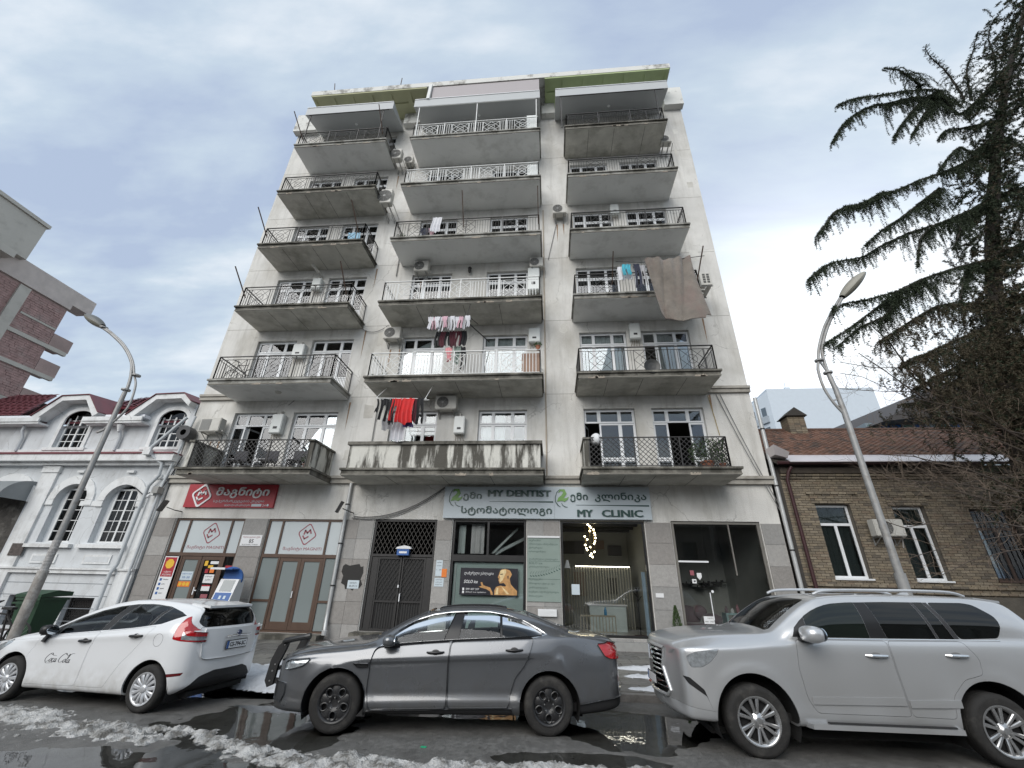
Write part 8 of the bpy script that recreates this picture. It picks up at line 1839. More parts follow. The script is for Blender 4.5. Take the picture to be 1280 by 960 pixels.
def make_sedan():
 W = .93; WB = 2.88; yaw = R(7.6)
 root = root_for('parked_sedan', (-2.92, 6.70), yaw, W, 'dark grey four-door sedan with black steel wheels and black push bar')
 paint = mat('paint_grey', (.15, .157, .168), .28, metal=.6, coat=.9, var=.04, vs=2, dirt=(.13, .125, .115), ds=6, dmix=.7, rvar=.04, dlow=(.3, .75, .04), dthr=(.3, .75), ddet=2)
 c = Car(root, paint, W); H = .335
 st = [(-.93, .36, .40, .66, .36, .70, .28), (-.91, .30, .60, .70, .55, .75, .42), (-.87, .25, .72, .745, .68, .80, .54), (-.78, .235, .82, .80, .77, .86, .62), (-.62, .22, .885, .845, .82, .91, .68), (-.35, .215, .918, .885, .855, .965, .72), (0, .215, .928, .92, .87, 1.005, .75), (.30, .215, .93, .955, .875, 1.035, .77), (.42, .215, .93, .975, .875, 1.07, .775),
   (.60, .215, .93, .995, .872, 1.165, .75), (.80, .215, .93, 1.015, .868, 1.275, .71), (1.00, .215, .93, 1.035, .865, 1.365, .66), (1.25, .215, .93, 1.055, .862, 1.44, .62), (1.6, .215, .93, 1.075, .86, 1.487, .60), (2.0, .215, .93, 1.092, .86, 1.493, .595), (2.35, .215, .93, 1.11, .862, 1.46, .60), (2.65, .215, .93, 1.125, .865, 1.395, .62), (2.95, .22, .93, 1.135, .865, 1.29, .665), (3.2, .23, .925, 1.14, .855, 1.20, .71), (3.38, .24, .915, 1.13, .84, 1.165, .70),
   (3.6, .26, .89, 1.10, .80, 1.155, .66), (3.76, .28, .85, 1.05, .77, 1.135, .62), (3.87, .31, .78, .98, .70, 1.06, .56), (3.93, .36, .66, .90, .58, .97, .46), (3.95, .42, .50, .80, .44, .86, .36)]
 arch = [(-.01, H, .415), (WB + .01, H, .415)]
 def crease(x, P, S):
  z = .80 + .038 * x; k = max(0, min(1, (x + .1) / .5)) * max(0, min(1, (3.1 - x) / .5))
  P = list(P); y6, z6 = P[6]; P[6] = (y6 + .022 * k, z + .02); P[5] = (P[5][0] - .026 * k, z - .05 if k > 0 else P[5][1]); P[3] = (P[3][0] + .022 * k, P[3][1] + .01); P[4] = (P[4][0] - .026 * k, P[4][1] + .02); return P
 c.shell(st, [(-.93, -.13), (-.4, -.10), (.3, -.10), (1.2, -.05), (2, 0), (2.6, .05), (3.3, .08), (3.95, .12)], arch, .014, crease=crease)
 # side glazing and pillars
 dlo = [(.52, 1.005), (.66, 1.125), (.80, 1.225), (1.0, 1.318), (1.2, 1.375), (1.45, 1.408), (1.75, 1.425), (2.05, 1.42), (2.3, 1.385), (2.55, 1.315), (2.74, 1.225), (2.83, 1.16), (2.70, 1.142), (2.0, 1.112), (1.5, 1.085), (1.0, 1.05)]
 top = lambda x: float(np.interp(x, [p[0] for p in dlo[:12]], [p[1] for p in dlo[:12]])); bot = lambda x: float(np.interp(x, [.52, 1.0, 1.5, 2.0, 2.70, 2.83], [1.005, 1.05, 1.085, 1.112, 1.142, 1.16]))
 def sub(x0, x1, s0=0, s1=0, e=0): # slanted slice of the glazing
  xs_ = [x0 + s0, *[x for x in np.arange(.6, 2.9, .12) if x0 + s0 < x < x1 + s1], x1 + s1]; xb = [x1, *[x for x in np.arange(2.9, .6, -.12) if x0 < x < x1], x0]
  return [(x, top(x) - e) for x in xs_] + [(x, bot(x) + e) for x in xb]
 for nm, m, a in (('window_front', car_glass, sub(.53, 1.38, .02, .14)), ('b_pillar', trim_b, sub(1.38, 1.60, .14, .06)), ('window_rear', car_glass, sub(1.60, 2.19, .06, -.0)), ('window_divider', trim_b, sub(2.19, 2.225)), ('quarter_window', car_glass_dark, sub(2.225, 2.80, 0, 0))):
  c.piece(nm.replace('_front', '').replace('_rear', ''), a, m, gap=.0015)
 for sd in (-1, 1): c.strip('chrome_trim', [(.50, .992), (.66, 1.133), (.80, 1.236), (1.0, 1.33), (1.2, 1.388), (1.45, 1.421), (1.75, 1.438), (2.05, 1.433), (2.3, 1.398), (2.55, 1.328), (2.76, 1.235), (2.88, 1.17), (2.72, 1.135), (2.0, 1.102), (1.5, 1.075), (1.0, 1.04), (.50, .992)], .0095, chrome, sd, -.002)
 # doors
 fd = rounded([(.44, .95), (.50, .985), (1.0, 1.03), (1.49, 1.065), (1.47, .8), (1.485, .31), (.46, .285), (.40, .5), (.40, .8)], .05); rd = rounded([(1.50, 1.066), (2.0, 1.095), (2.68, 1.125), (2.64, 1.0), (2.55, .80), (2.42, .66), (2.36, .50), (2.33, .325), (1.50, .31), (1.48, .8)], .05)
 c.piece('front_door', fd, paint); c.piece('rear_door', rd, paint)
 sill = [(.40, .21), (2.40, .21), (2.37, .318), (1.5, .302), (.44, .278)]; c.piece('sill', sill, mat('trim_satin', (.03, .03, .032), .5), gap=.002)
 c.piece('rear_bumper_lower', [(3.22, .1), (4.2, .1), (4.2, .47), (3.6, .41), (3.235, .36)], trim_m, gap=.001, split=False)
 c.piece('tail_lamp', rounded([(3.60, 1.065), (3.80, 1.075), (4.1, 1.0), (4.1, .87), (3.78, .885), (3.70, .92)], .02), lens_r, gap=.003)
 c.piece('headlamp', rounded([(-.75, .70), (-.76, .79), (-.42, .83), (-.50, .755), (-.66, .71)], .02), lens_c, gap=.003)
 c.piece('side_vent', rounded([(.17, .80), (.24, .745), (.385, .748), (.385, .808)], .015), trim_b, gap=.002)
 c.piece('bumper_vent', rounded([(-.86, .57), (-.70, .555), (-.69, .43), (-.74, .33), (-.85, .36)], .02), mat('paint_grey_shadow', (.06, .062, .066), .5, metal=.4), gap=.003)
 c.piece('windscreen', rounded([(.40, -.66), (.40, .66), (1.12, .50), (1.12, -.50)], .06), car_glass, axis='z', lo=1.0, hi=1.6, split=False, gap=.002)
 c.piece('rear_window', rounded([(2.62, -.50), (2.62, .50), (3.24, .60), (3.24, -.60)], .06), car_glass_dark, axis='z', lo=1.12, hi=1.6, split=False, gap=.002)
 c.piece('sunroof', rounded([(1.25, -.42), (1.25, .42), (2.3, .42), (2.3, -.42)], .05), mat('roof_black', (.02, .02, .022), .25, coat=.6), axis='z', lo=1.4, hi=1.6, split=False, gap=.003)
 c.finish()
 for x in (0, WB):
  for sd in (-1, 1): wheel(c, x, sd * (W - .012), .34, .235, .222, 'steel', .34, sd)
 handle(c, 1.17, 1.41, .935, trim_b, dz=.006); handle(c, 2.28, 2.52, .978, trim_b, dz=.006)
 y = c.hit(.6, 1.0)[0]; mirror(c, (.64, y - .11, 1.075), paint, (.125, .17, .072)); c.put(MB().poly([(.56, y + .01, .99), (.78, y + .01, 1.0), (.66, y + .01, 1.08)], (0, -.05, 0)).bar((.62, y, 1.02), (.65, y - .08, 1.04), .05), 'mirror_foot', trim_b); mirror(c, (.64, -y + .11, 1.075), paint, (.125, .17, .072), 1)
 seats(c, (1.05, 1.95), .95)
 mb = MB().poly([(.45, -.68, .62), (.95, -.68, .62), (.90, -.68, .93), (.50, -.68, .99)], (0, 1.36, 0)); c.put(mb, 'dashboard', trim_m)
 mb = MB(); mb.lathe([(.17, 0), (.185, .012), (.17, .024), (.155, .012)], 'x', (.98, -.36, .92), 24, close=True); c.put(mb, 'steering_wheel', trim_m); c.put(MB().box(.3, 3.3, -.7, .7, .24, .34), 'cabin_floor', trim_m)
 # push bar
 for y in (-.42, .42):
  pb = MB(); pb.poly([(-1.12, y - .035, .42), (-1.17, y - .035, .50), (-1.145, y - .035, .75), (-1.08, y - .035, .93), (-.985, y - .035, 1.02), (-.935, y - .035, 1.0), (-.96, y - .035, .9), (-1.03, y - .035, .70), (-1.05, y - .035, .45)], (0, .07, 0))
  o = c.put(pb, 'push_bar_plate', mat('bar_black', (.015, .015, .016), .45, coat=.3))
 c.put(MB().tube([(-1.0, -.46, .98), (-.985, -.47, 1.0), (-.62, -.50, 1.07)], .038, 10).tube([(-1.0, -.46, .98), (-1.0, .46, .98)], .035, 10).tube([(-1.10, -.42, .62), (-1.10, .42, .62)], .03, 8).bar((-1.05, -.4, .5), (-.8, -.4, .45), .06).bar((-1.05, .4, .5), (-.8, .4, .45), .06), 'push_bar_tube', mat('bar_black', ()), o, smooth=True)
 bo_ = MB()
 for z, x in ((.95, -1.02), (.70, -1.10), (.62, -1.12), (.50, -1.13)): bo_.lathe([(0, -.46), (.012, -.46), (.012, -.45)], 'y', (x + .03, 0, z), 8)
 c.put(bo_, 'bolts', al_m, o)
 # antenna-like wiper lines and fuel door are too small to matter here; mudflap behind the front wheel
 c.put(MB().poly([(.30, -.90, .20), (.42, -.90, .20), (.40, -.90, .30)], (0, .1, 0)), 'mud_flap', trim_m)
al_m = mat('bolt_steel', (.5, .5, .5), .3, metal=1)

def make_hatch():
 W = .86; WB = 2.62; yaw = R(-5.4)
 # near rear tyre stands at (-5.89, 7.15)
 P0 = (-6.09 - WB * math.cos(yaw), 7.15 - WB * math.sin(yaw)); root = root_for('parked_hatchback', P0, yaw, W, 'white five-door hatchback with silver hubcaps and a black script logo on its door')
 paint = mat('paint_white', (.74, .75, .76), .3, coat=.8, var=.01, rvar=.03, vs=2, dirt=(.40, .38, .34), ds=6, dmix=.75, dlow=(.2, .62, .0), dthr=(.3, .75), ddet=2)
 c = Car(root, paint, W); H = .30
 st = [(-.74, .30, .40, .58, .36, .62, .30), (-.71, .25, .60, .64, .55, .68, .46), (-.64, .21, .72, .70, .66, .745, .56), (-.48, .20, .80, .77, .74, .82, .62), (-.25, .195, .84, .84, .79, .895, .68), (0, .19, .855, .88, .81, .94, .70), (.25, .19, .86, .905, .81, .99, .71), (.45, .19, .86, .92, .80, 1.06, .71),
   (.70, .19, .86, .95, .79, 1.18, .69), (1.0, .19, .86, .985, .785, 1.32, .63), (1.3, .19, .86, 1.01, .78, 1.415, .585), (1.65, .19, .86, 1.045, .78, 1.465, .57), (2.0, .19, .86, 1.085, .785, 1.475, .565), (2.4, .195, .86, 1.13, .79, 1.455, .57), (2.7, .20, .86, 1.16, .79, 1.425, .58), (2.95, .21, .855, 1.17, .765, 1.385, .585), (3.08, .22, .84, 1.15, .75, 1.33, .59),
   (3.18, .24, .82, 1.06, .74, 1.18, .60), (3.27, .27, .79, .96, .73, 1.05, .62), (3.35, .30, .75, .90, .69, .98, .60), (3.42, .34, .68, .80, .62, .86, .56), (3.46, .40, .58, .66, .52, .72, .48)]
 K = lambda x: x if x < 2.7 else 2.7 + (x - 2.7) * .62
 st = [(K(r[0]), *r[1:]) for r in st]; arch = [(0, H, .375), (WB, H, .375)]
 def crease(x, P, S):
  P = list(P); z = .80 + .075 * x; k = max(0, min(1, (x + .2) / .6)) * max(0, min(1, (2.9 - x) / .4)); P[6] = (P[6][0] + .016 * k, z + .03); P[5] = (P[5][0] - .016 * k, z - .07); P[4] = (P[4][0] - .012 * k, P[4][1]); return P
 c.shell(st, [(-.74, -.16), (-.3, -.13), (.3, -.12), (1.2, -.05), (2.0, 0), (2.7, .04), (2.95, .10), (3.17, .12)], arch, .018, crease=crease)
 bx_ = [.22, .5, 1.0, 1.5, 2.0, 2.55]; bz_ = [.895, .925, .975, 1.02, 1.07, 1.145]; tx = [.22, .5, .8, 1.1, 1.4, 1.7, 2.05, 2.4, 2.7, 2.85]; tz_ = [.90, 1.035, 1.17, 1.285, 1.355, 1.395, 1.405, 1.375, 1.31, 1.255]
 top = lambda x: float(np.interp(x, tx, tz_)); bot = lambda x: float(np.interp(x, bx_, bz_))
 def sub(x0, x1, s0=0, s1=0, ex=None):
  up = [x0 + s0, *[x for x in np.arange(.3, 2.85, .1) if x0 + s0 < x < x1 + s1], x1 + s1]; dn = [x1, *[x for x in np.arange(2.85, .3, -.1) if x0 < x < x1], x0]; return [(x, top(x)) for x in up] + [(x, bot(x)) for x in dn]
 c.piece('corner_pane_surround', sub(.25, .56, .02, .14), trim_b, gap=.001); c.piece('window', sub(.56, 1.38, .14, .20), car_glass, gap=.0015); c.piece('b_pillar', sub(1.38, 1.52, .20, .26), trim_b, gap=.001); c.piece('window', sub(1.52, 2.26, .26, .14), car_glass, gap=.0015); c.piece('rear_pillar_trim', sub(2.26, 2.33, .14, .13), trim_b, gap=.001)
 c.piece('quarter_window', [(2.33, bot(2.33)), (2.46, top(2.46)), (2.7, 1.31), (2.84, 1.262), (2.5, 1.14)], car_glass_dark, gap=.001)
 fd = rounded([(.37, .905), (1.0, .965), (1.44, 1.003), (1.36, .76), (1.35, .27), (.36, .26), (.24, .45), (.24, .66)], .06); rd = rounded([(1.45, 1.004), (2.0, 1.06), (2.45, 1.115), (2.34, .95), (2.18, .74), (2.05, .60), (1.95, .42), (1.88, .275), (1.36, .27), (1.37, .76)], .05)
 c.piece('front_door', fd, paint); c.piece('rear_door', rd, paint)
 for lo, hi in ((-3, -.56), (.56, 3)):
  c.piece('tail_lamp_clear', rounded([(2.97, 1.06), (3.04, 1.0), (3.3, .96), (3.3, .915), (2.98, .945)], .01), lens_c, lo=lo, hi=hi, gap=.002)
  c.piece('tail_lamp', rounded([(2.87, 1.235), (2.835, 1.12), (2.85, .95), (2.98, .925), (3.3, .89), (3.3, 1.0), (3.07, 1.07), (2.98, 1.17), (2.92, 1.26)], .02), lens_r, lo=lo, hi=hi, gap=.003)
 rear = rounded([(-.55, 1.10), (-.62, 1.17), (-.57, 1.28), (-.46, 1.385), (.46, 1.385), (.57, 1.28), (.62, 1.17), (.55, 1.10)], .03)
 c.piece('rear_window', rear, car_glass_dark, axis='x', lo=2.86, hi=4, split=False, gap=.002)
 c.piece('tailgate', rounded([(-.60, 1.10), (.60, 1.10), (.615, .92), (.57, .69), (.50, .655), (-.50, .655), (-.57, .69), (-.615, .92)], .05), paint, axis='x', lo=2.95, hi=4, split=False, gap=.005)
 c.piece('rear_bumper_insert', rounded([(-.80, .15), (-.78, .20), (-.50, .44), (-.30, .50), (.30, .50), (.50, .44), (.78, .20), (.80, .15)], .03), trim_m, axis='x', lo=2.93, hi=4, split=False, gap=.001)
 c.piece('reflector', rounded([(2.86, .455), (3.10, .475), (3.12, .515), (2.88, .50)], .008), lens_d, lo=-3, hi=-.4, gap=.002)
 c.piece('headlamp', rounded([(-.66, .62), (-.62, .70), (-.25, .84), (-.20, .80), (-.42, .66)], .02), lens_c, gap=.003)
 c.piece('windscreen', rounded([(.32, -.62), (.32, .62), (1.12, .49), (1.12, -.49)], .06), car_glass, axis='z', lo=.99, hi=1.6, split=False, gap=.002)
 c.finish()
 for x in (0, WB):
  for sd in (-1, 1): wheel(c, x, sd * (W - .005), .305, .195, .205, 'hubcap', .305, sd)
 handle(c, 1.13, 1.36, .865, trim_b, dz=.012, r=.018); handle(c, 2.06, 2.30, .965, trim_b, dz=.012, r=.018)
 y = c.hit(.45, .93)[0]; mirror(c, (.52, y - .12, 1.0), trim_b, (.11, .17, .075)); c.put(MB().poly([(.40, y, .92), (.50, y - .10, .95), (.46, y - .13, .84), (.40, y - .02, .80)], (.05, 0, 0)), 'mirror_foot', trim_b); mirror(c, (.52, -y + .12, 1.0), trim_b, (.11, .17, .075), 1)
 mb = MB(); pts = [(2.68, -.50, 1.438), (2.68, .50, 1.438), (3.03, .48, 1.40), (3.03, -.48, 1.40)]; mb.poly(pts, (0, 0, -.035)); sp = c.put(mb, 'roof_spoiler', paint); mb = MB(); mb.poly([(2.99, -.44, 1.362), (3.025, -.44, 1.364), (3.025, .44, 1.364), (2.99, .44, 1.362)], (0, 0, -.02)); c.put(mb, 'spoiler_underside', trim_b, sp)
 zz = c.bvh.ray_cast(Vector((5, 0, .86)), Vector((-1, 0, 0)))[0]; zt = c.bvh.ray_cast(Vector((5, 0, .96)), Vector((-1, 0, 0)))[0]; up = (zt - zz).normalized()
 plate(c, zz + Vector((.012, 0, -.03)), (0, 1, 0), up, .44, .105, "CS-794-SC")
 c.put(MB().tube([(zt.x + .012, -.26, .955), (zt.x + .02, 0, .965), (zt.x + .012, .26, .955)], .012, 6), 'tailgate_grip', chrome, smooth=True); c.put(MB().lathe([(0, .02), (.045, .012), (.05, 0)], 'x', (zt.x + .015, 0, .99), 18), 'badge', mat('badge_blue', (.03, .05, .12), .2, coat=1), smooth=True)
 r_ = c.bvh.ray_cast(Vector((3.26, 0, 1.9)), Vector((0, 0, -1)))[0]; c.put(MB().tube([(3.10, .0, 1.15), (3.09, -.16, 1.20), (3.07, -.32, 1.24)], .008, 5), 'wiper', trim_b)
 # fuel flap outline
 mb = MB(); P = [(2.60 + .085 * math.cos(a), .93 + .085 * math.sin(a)) for a in np.linspace(0, 2 * math.pi, 25)]; mb.tube([(x, c.hit(x, z)[0], z) for x, z in P], .003, 4, caps=False); c.put(mb, 'fuel_flap', mat('gap_grey', (.2, .2, .21), .6))
 # script logo on the front door
 def pen(strokes, x0, z0, sx, sz, wmax):
  mb = MB()
  for st_ in strokes:
   S = spl([(a, 0, b) for a, b in st_], 6); n = len(S); L_, Rr = [], []
   for i, p in enumerate(S):
    d = (S[min(n - 1, i + 1)] - S[max(0, i - 1)]); d.normalize(); t = i / (n - 1); w = wmax * (.35 + .65 * abs(d.z) ** .8) * (1 - .6 * abs(2 * t - 1) ** 4); nx_, nz_2 = -d.z, d.x
    sh = .22 * p.z
    for arr, s_ in ((L_, 1), (Rr, -1)): X = x0 + (p.x + sh + s_ * nx_ * w) * sx; Z = z0 + (p.z + s_ * nz_2 * w) * sz; arr.append((X, c.hit(X, Z)[0] - .0015, Z))
   for i in range(n - 1): mb.add([L_[i], L_[i + 1], Rr[i + 1], Rr[i]], [(0, 1, 2, 3)])
  return mb
 C_ = lambda x, s=1.0: [(x + .55 * s, .95 * s), (x + .62 * s, .80 * s), (x + .45 * s, .98 * s), (x + .15 * s, .75 * s), (x, .35 * s), (x + .12 * s, .05 * s), (x + .38 * s, .08 * s), (x + .52 * s, .25 * s)]
 o_ = lambda x: [(x + .16, .42), (x + .04, .34), (x, .16), (x + .07, .02), (x + .18, .10), (x + .22, .28), (x + .16, .42), (x + .30, .36)]
 c__ = lambda x: [(x + .2, .36), (x + .1, .42), (x, .2), (x + .08, .02), (x + .2, .1), (x + .27, .2)]
 a_ = lambda x: [(x + .2, .38), (x + .08, .40), (x, .18), (x + .06, .02), (x + .16, .12), (x + .22, .40), (x + .2, .1), (x + .26, .02), (x + .34, .14)]
 l_ = lambda x: [(x, .12), (x + .14, .6), (x + .17, .9), (x + .09, .92), (x + .06, .5), (x + .08, .08), (x + .15, .02), (x + .22, .12)]
 S_ = [C_(0), o_(.55), c__(.83), a_(1.08), [(1.44, .22), (1.52, .22)], C_(1.62, 1.05), o_(2.18), l_(2.46), a_(2.68), [(.3, .9), (.75, .72), (1.1, .72)], [(.12, .05), (.3, -.12), (.7, -.1), (1.1, -.04)], [(2.0, 1.02), (2.4, .8), (2.8, 1.0), (3.1, 1.05)]]
 lm = pen(S_, .60, .56, .165, .125, .036); c.put(lm, 'script_logo', ink)
 seats(c, (.95, 1.75), .92, .34)
 c.put(MB().poly([(.35, -.62, .55), (.85, -.62, .55), (.80, -.62, .86), (.40, -.62, .90)], (0, 1.24, 0)), 'dashboard', trim_m); mb = MB(); mb.lathe([(.165, 0), (.18, .012), (.165, .024), (.15, .012)], 'x', (.82, -.32, .90), 24, close=True); c.put(mb, 'steering_wheel', trim_m); c.put(MB().box(.2, 2.9, -.6, .6, .22, .32), 'cabin_floor', trim_m)
 c.put(MB().box(2.3, 3.0, -.55, .55, .7, .95), 'parcel_shelf', mat('red_bag', (.25, .02, .03), .6))

def make_suv():
 W = .94; WB = 2.83; yaw = R(1.4); root = root_for('parked_suv', (2.50, 6.67), yaw, W, 'dusty silver large SUV with tinted windows and split-spoke wheels')
 paint = mat('paint_silver', (.55, .56, .57), .30, metal=.55, coat=.7, var=.012, vs=.6, dirt=(.27, .255, .23), ds=1.3, dmix=.75, dthr=(.25, .8), rvar=.04, dlow=(.35, 1.1, .12), ddet=1)
 c = Car(root, paint, W); H = .385
 st = [(-.98, .50, .64, 1.02, .60, 1.06, .50), (-.965, .42, .73, 1.06, .68, 1.125, .56), (-.93, .37, .81, 1.085, .765, 1.165, .63), (-.82, .335, .885, 1.105, .83, 1.20, .68), (-.62, .33, .925, 1.12, .865, 1.24, .71), (-.35, .325, .935, 1.135, .88, 1.275, .74), (0, .32, .94, 1.16, .885, 1.30, .76), (.30, .32, .94, 1.19, .885, 1.315, .78), (.46, .32, .94, 1.205, .88, 1.345, .78),
   (.60, .32, .94, 1.22, .875, 1.44, .76), (.80, .32, .94, 1.235, .87, 1.575, .73), (1.0, .32, .94, 1.25, .868, 1.69, .705), (1.2, .32, .94, 1.258, .866, 1.76, .695), (1.5, .32, .94, 1.262, .866, 1.795, .69), (2.0, .32, .94, 1.268, .866, 1.81, .69), (2.6, .32, .94, 1.28, .866, 1.81, .69), (3.1, .33, .94, 1.29, .864, 1.80, .69), (3.4, .36, .935, 1.295, .858, 1.775, .685), (3.55, .38, .925, 1.29, .85, 1.735, .68), (3.68, .40, .90, 1.27, .83, 1.62, .69), (3.80, .42, .88, 1.24, .81, 1.46, .71), (3.90, .44, .84, 1.20, .78, 1.30, .70), (3.96, .50, .74, 1.0, .70, 1.06, .60)]
 st = [((-.35 + (r[0] + .35) * .79) if r[0] < -.35 else r[0], r[1], r[2], r[3], r[4] + .025, r[5], r[6] + (.045 if r[0] > .5 else .02)) for r in st]; arch = [(-.0, H + .0, .485), (WB, H, .485)]
 def crease(x, P, S):
  P = list(P); k = max(0, min(1, (x - .2) / .5)) * max(0, min(1, (3.2 - x) / .5)); P[5] = (P[5][0] - .015 * k, P[5][1]); P[4] = (P[4][0] - .02 * k, P[4][1]); return P
 c.shell(st, [(-.99, -.17), (-.5, -.13), (.2, -.12), (1.2, -.05), (2, 0), (3.2, .02), (3.96, .08)], arch, .014, crease=crease)
 tx = [.60, .75, .9, 1.05, 1.25, 1.5, 2.0, 2.6, 3.0, 3.12, 3.27, 3.30]; tz_ = [1.29, 1.43, 1.53, 1.61, 1.672, 1.695, 1.712, 1.718, 1.72, 1.71, 1.60, 1.50]; top = lambda x: float(np.interp(x, tx, tz_)); bot = lambda x: float(np.interp(x, [.6, 1.6, 3.2], [1.275, 1.285, 1.31]))
 def sub(x0, x1, s0=0, s1=0):
  up = [x0 + s0, *[x for x in np.arange(.7, 3.3, .1) if x0 + s0 < x < x1 + s1], x1 + s1]; return [(x, top(x)) for x in up] + [(x1, bot(x1)), (x0, bot(x0))]
 bg_ = mat('tinted_pane', (.006, .007, .007), .03, var=.3, spec=.55)
 c.piece('corner_trim', sub(.64, .83, .06, .04), trim_b, gap=.001); c.piece('window', sub(.83, 1.62, .04, -.02), mat('car_glass_smoke', (.010, .014, .012), .03, spec=.6), gap=.0015); c.piece('b_pillar', sub(1.62, 1.83, -.02, -.08), trim_b, gap=.001); c.piece('window', sub(1.83, 2.44, -.08, -.10), bg_, gap=.0015); c.piece('window_divider', sub(2.44, 2.475, -.10, -.10), mat('trim_satin', (.03, .03, .032), .5), gap=.001); c.piece('window', sub(2.475, 2.66, -.10, -.16), bg_, gap=.0015); c.piece('c_pillar', sub(2.66, 2.72, -.16, -.16), mat('trim_satin', ()), gap=.001)
 c.piece('quarter_window', rounded([(2.72, bot(2.72)), (2.56, top(2.56)), (3.02, 1.722), (3.14, 1.70), (3.30, 1.57), (3.30, 1.46), (3.20, 1.325)], .05), bg_, gap=.0015)
 for sd in (-1, 1): c.strip('belt_chrome', [(.72, 1.262), (1.6, 1.272), (2.6, 1.29), (3.2, 1.298)], .009, chrome, sd, -.002)
 fd = rounded([(.66, 1.25), (1.79, 1.262), (1.79, .95), (1.81, .60), (1.81, .475), (.72, .475), (.64, .62), (.61, .95)], .05); rd = rounded([(1.80, 1.262), (2.72, 1.28), (2.83, 1.10), (2.80, .93), (2.56, .87), (2.37, .70), (2.31, .47), (1.82, .475), (1.82, .6), (1.80, .95)], .05)
 c.piece('front_door', fd, paint); c.piece('rear_door', rd, paint)
 c.piece('headlamp', rounded([(-.72, .90), (-.76, 1.02), (-.66, 1.07), (-.34, 1.12), (-.38, 1.055), (-.47, .97), (-.58, .91)], .03), lens_c, gap=.003)
 c.piece('turn_lamp', [(-.42, 1.09), (-.345, 1.11), (-.38, 1.06)], lens_a, gap=.001, cut=False, push=.004)
 c.piece('fog_recess', rounded([(-.82, .80), (-.75, .79), (-.60, .67), (-.53, .47), (-.58, .60), (-.77, .72)], .015), trim_b, gap=.002); c.piece('lower_skirt', [(-1.3, .28), (-.44, .28), (-.44, .45), (-.70, .47), (-.9, .50), (-1.3, .56)], mat('paint_silver_clean', (.56, .57, .58), .3, metal=.55, coat=.7), gap=.003, split=False)
 c.piece('grille_opening', rounded([(-.43, 1.06), (.43, 1.06), (.36, .84), (.48, .58), (.41, .52), (-.41, .52), (-.48, .58), (-.36, .84)], .04), trim_b, axis='x', lo=-2, hi=-.70, split=False, gap=.002, keep=False)
 c.piece('windscreen', rounded([(.40, -.68), (.40, .68), (1.05, .60), (1.05, -.60)], .07), glass('windscreen_suv', (.22, .26, .25), 1.6), axis='z', lo=1.28, hi=1.9, split=False, gap=.002)
 c.piece('rear_window', rounded([(-.6, 1.34), (.6, 1.34), (.56, 1.66), (-.56, 1.66)], .05), bg_, axis='x', lo=3.6, hi=5, split=False, gap=.002); c.piece('tail_lamp', rounded([(3.70, 1.24), (4.2, 1.24), (4.2, .92), (3.76, .96)], .03), lens_r, gap=.003)
 c.finish()
 # spindle grille: bars inside a chrome surround
 Y = [-.38, -.31, -.42, -.36]; fx = lambda y, z: c.bvh.ray_cast(Vector((-4, y, z)), Vector((1, 0, 0)))[0]
 g = MB()
 for z in np.linspace(.60, 1.02, 8):
  hw = 1.2 * float(np.interp(z, [.52, .58, .84, 1.06], [.34, .40, .30, .36])); P = [(fx(y, z).x + .03, y, z) for y in np.linspace(-hw, hw, 9)]; g.tube(P, .014, 6)
 gr = c.put(g, 'grille_bars', chrome, smooth=True)
 ol = [(-.37, 1.065), (0, 1.085), (.37, 1.065), (.31, .84), (.41, .58), (.35, .515), (-.35, .515), (-.41, .58), (-.31, .84), (-.37, 1.065)]; mb = MB(); P = []
 for (a, b), (d, e) in zip(ol, ol[1:]):
  a, d = a * 1.2, d * 1.2
  for t in np.linspace(0, 1, 7)[:-1]: y, z = a + (d - a) * t, b + (e - b) * t; P.append((fx(y * 1.02, z).x - .004, y * 1.02, z))
 mb.tube(P + [P[0]], .024, 8, caps=False); c.put(mb, 'grille_surround', mat('paint_silver_clean', ()), gr, smooth=True); c.put(MB().add([(-.78, -.36, .55), (-.78, .36, .55), (-.78, .32, 1.04), (-.78, -.32, 1.04)], [(0, 1, 2, 3)]), 'grille_back', mat('liner_black', ()), gr)
 mb = MB(); em = [(fx(.06 * math.cos(a), .93 + .045 * math.sin(a)).x, 0, 0) for a in (0,)]; ex_ = fx(0.0, 1.075).x - .012; mb.tube([(ex_, .062 * math.cos(a), .955 + .045 * math.sin(a)) for a in np.linspace(0, 2 * math.pi, 21)], .007, 5, caps=False).bar((ex_, .02, .985), (ex_, -.03, .935), .010).bar((ex_, -.03, .935), (ex_, .045, .935), .010); c.put(mb, 'oval_emblem', chrome, gr)
 pf = fx(0, .66); plate(c, (pf.x - .03, 0, .66), (0, -1, 0), (0, 0, 1), .46, .10, "")
 for x in (0, WB):
  for sd in (-1, 1): wheel(c, x, sd * (W - .01), .372, .25, .25, 'alloy', .372, sd)
 handle(c, 1.47, 1.74, 1.098, chrome, r=.018, cup=False); handle(c, 2.44, 2.71, 1.125, chrome, r=.018, cup=False)
 for x, z in ((1.60, 1.10), (2.57, 1.127)):
  mb = MB(); mb.poly([(x + .07 * math.cos(a), c.hit(x, z)[0] - .003, z + .034 * math.sin(a)) for a in np.linspace(0, 2 * math.pi, 17)[:-1]], (0, .003, 0)); c.put(mb, 'handle_recess', mat('recess_grey', (.2, .2, .2), .5))
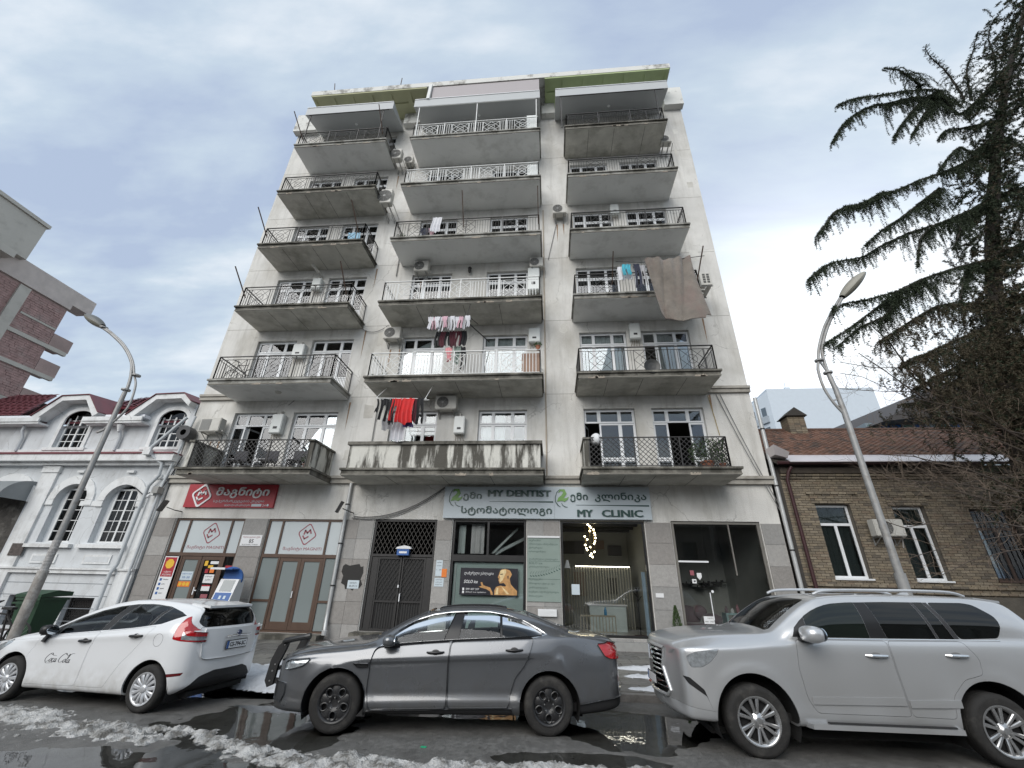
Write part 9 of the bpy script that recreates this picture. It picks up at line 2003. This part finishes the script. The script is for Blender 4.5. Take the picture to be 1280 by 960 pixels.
 y = c.hit(.8, 1.25)[0]; mirror(c, (.80, y - .17, 1.325), mat('paint_silver_clean', ()), (.155, .24, .098)); c.put(MB().poly([(.70, y + .02, 1.24), (.98, y + .02, 1.25), (.88, y - .14, 1.255), (.72, y - .14, 1.25)], (0, 0, .035)), 'mirror_foot', trim_b); mirror(c, (.80, -y + .17, 1.325), mat('paint_silver_clean', ()), (.155, .24, .098), 1)
 # body-side moulding
 for a, b in ((.69, 1.79), (1.83, 2.42)): c.put(MB().poly([(x, c.hit(x, z)[0] - .014, z) for x, z in ((a, .565), (b, .585), (b, .665), (a, .64))], (0, .03, 0)), 'side_moulding', paint)
 # running board
 for sd in (-1, 1): rbm = c.put(MB().poly([(.50, sd * .72, .33), (2.37, sd * .72, .33), (2.31, sd * .99, .33), (.60, sd * .99, .33)], (0, 0, .05)), 'running_board', paint); c.put(MB().poly([(.78, sd * .80, .383), (2.3, sd * .80, .383), (2.26, sd * .96, .383), (.82, sd * .96, .383)], (0, 0, .012)), 'step_tread', trim_m, rbm)
 for sd in (-1, 1):
  P = [(1.15, sd * .66, 1.785), (1.35, sd * .665, 1.835), (2.0, sd * .67, 1.852), (2.9, sd * .67, 1.852), (3.15, sd * .665, 1.80)]; c.put(MB().tube(spl(P, 6), .020, 8), 'roof_rail', mat('paint_silver_clean', ()), smooth=True)
 c.put(MB().poly([(3.30, -.62, 1.79), (3.30, .62, 1.79), (3.66, .58, 1.755), (3.66, -.58, 1.755)], (0, 0, -.03)), 'roof_spoiler', paint); c.put(MB().poly([(2.75, -.02, 1.81), (2.92, -.02, 1.81), (2.90, -.01, 1.86)], (0, .04, 0)), 'aerial_fin', paint)
 seats(c, (1.0, 1.9), 1.15); c.put(MB().poly([(.48, -.68, .85), (1.0, -.68, .85), (.95, -.68, 1.17), (.55, -.68, 1.22)], (0, 1.36, 0)), 'dashboard', trim_m); mb = MB(); mb.lathe([(.175, 0), (.19, .012), (.175, .024), (.16, .012)], 'x', (.98, -.38, 1.17), 24, close=True); c.put(mb, 'steering_wheel', trim_m); c.put(MB().box(.3, 3.4, -.7, .7, .33, .42), 'cabin_floor', trim_m)
 for y_ in (-.35, .2): c.put(MB().tube([(.50, y_, 1.345), (.72, y_ - .32, 1.475)], .009, 5), 'wiper', trim_b)
make_sedan(); make_hatch(); make_suv()
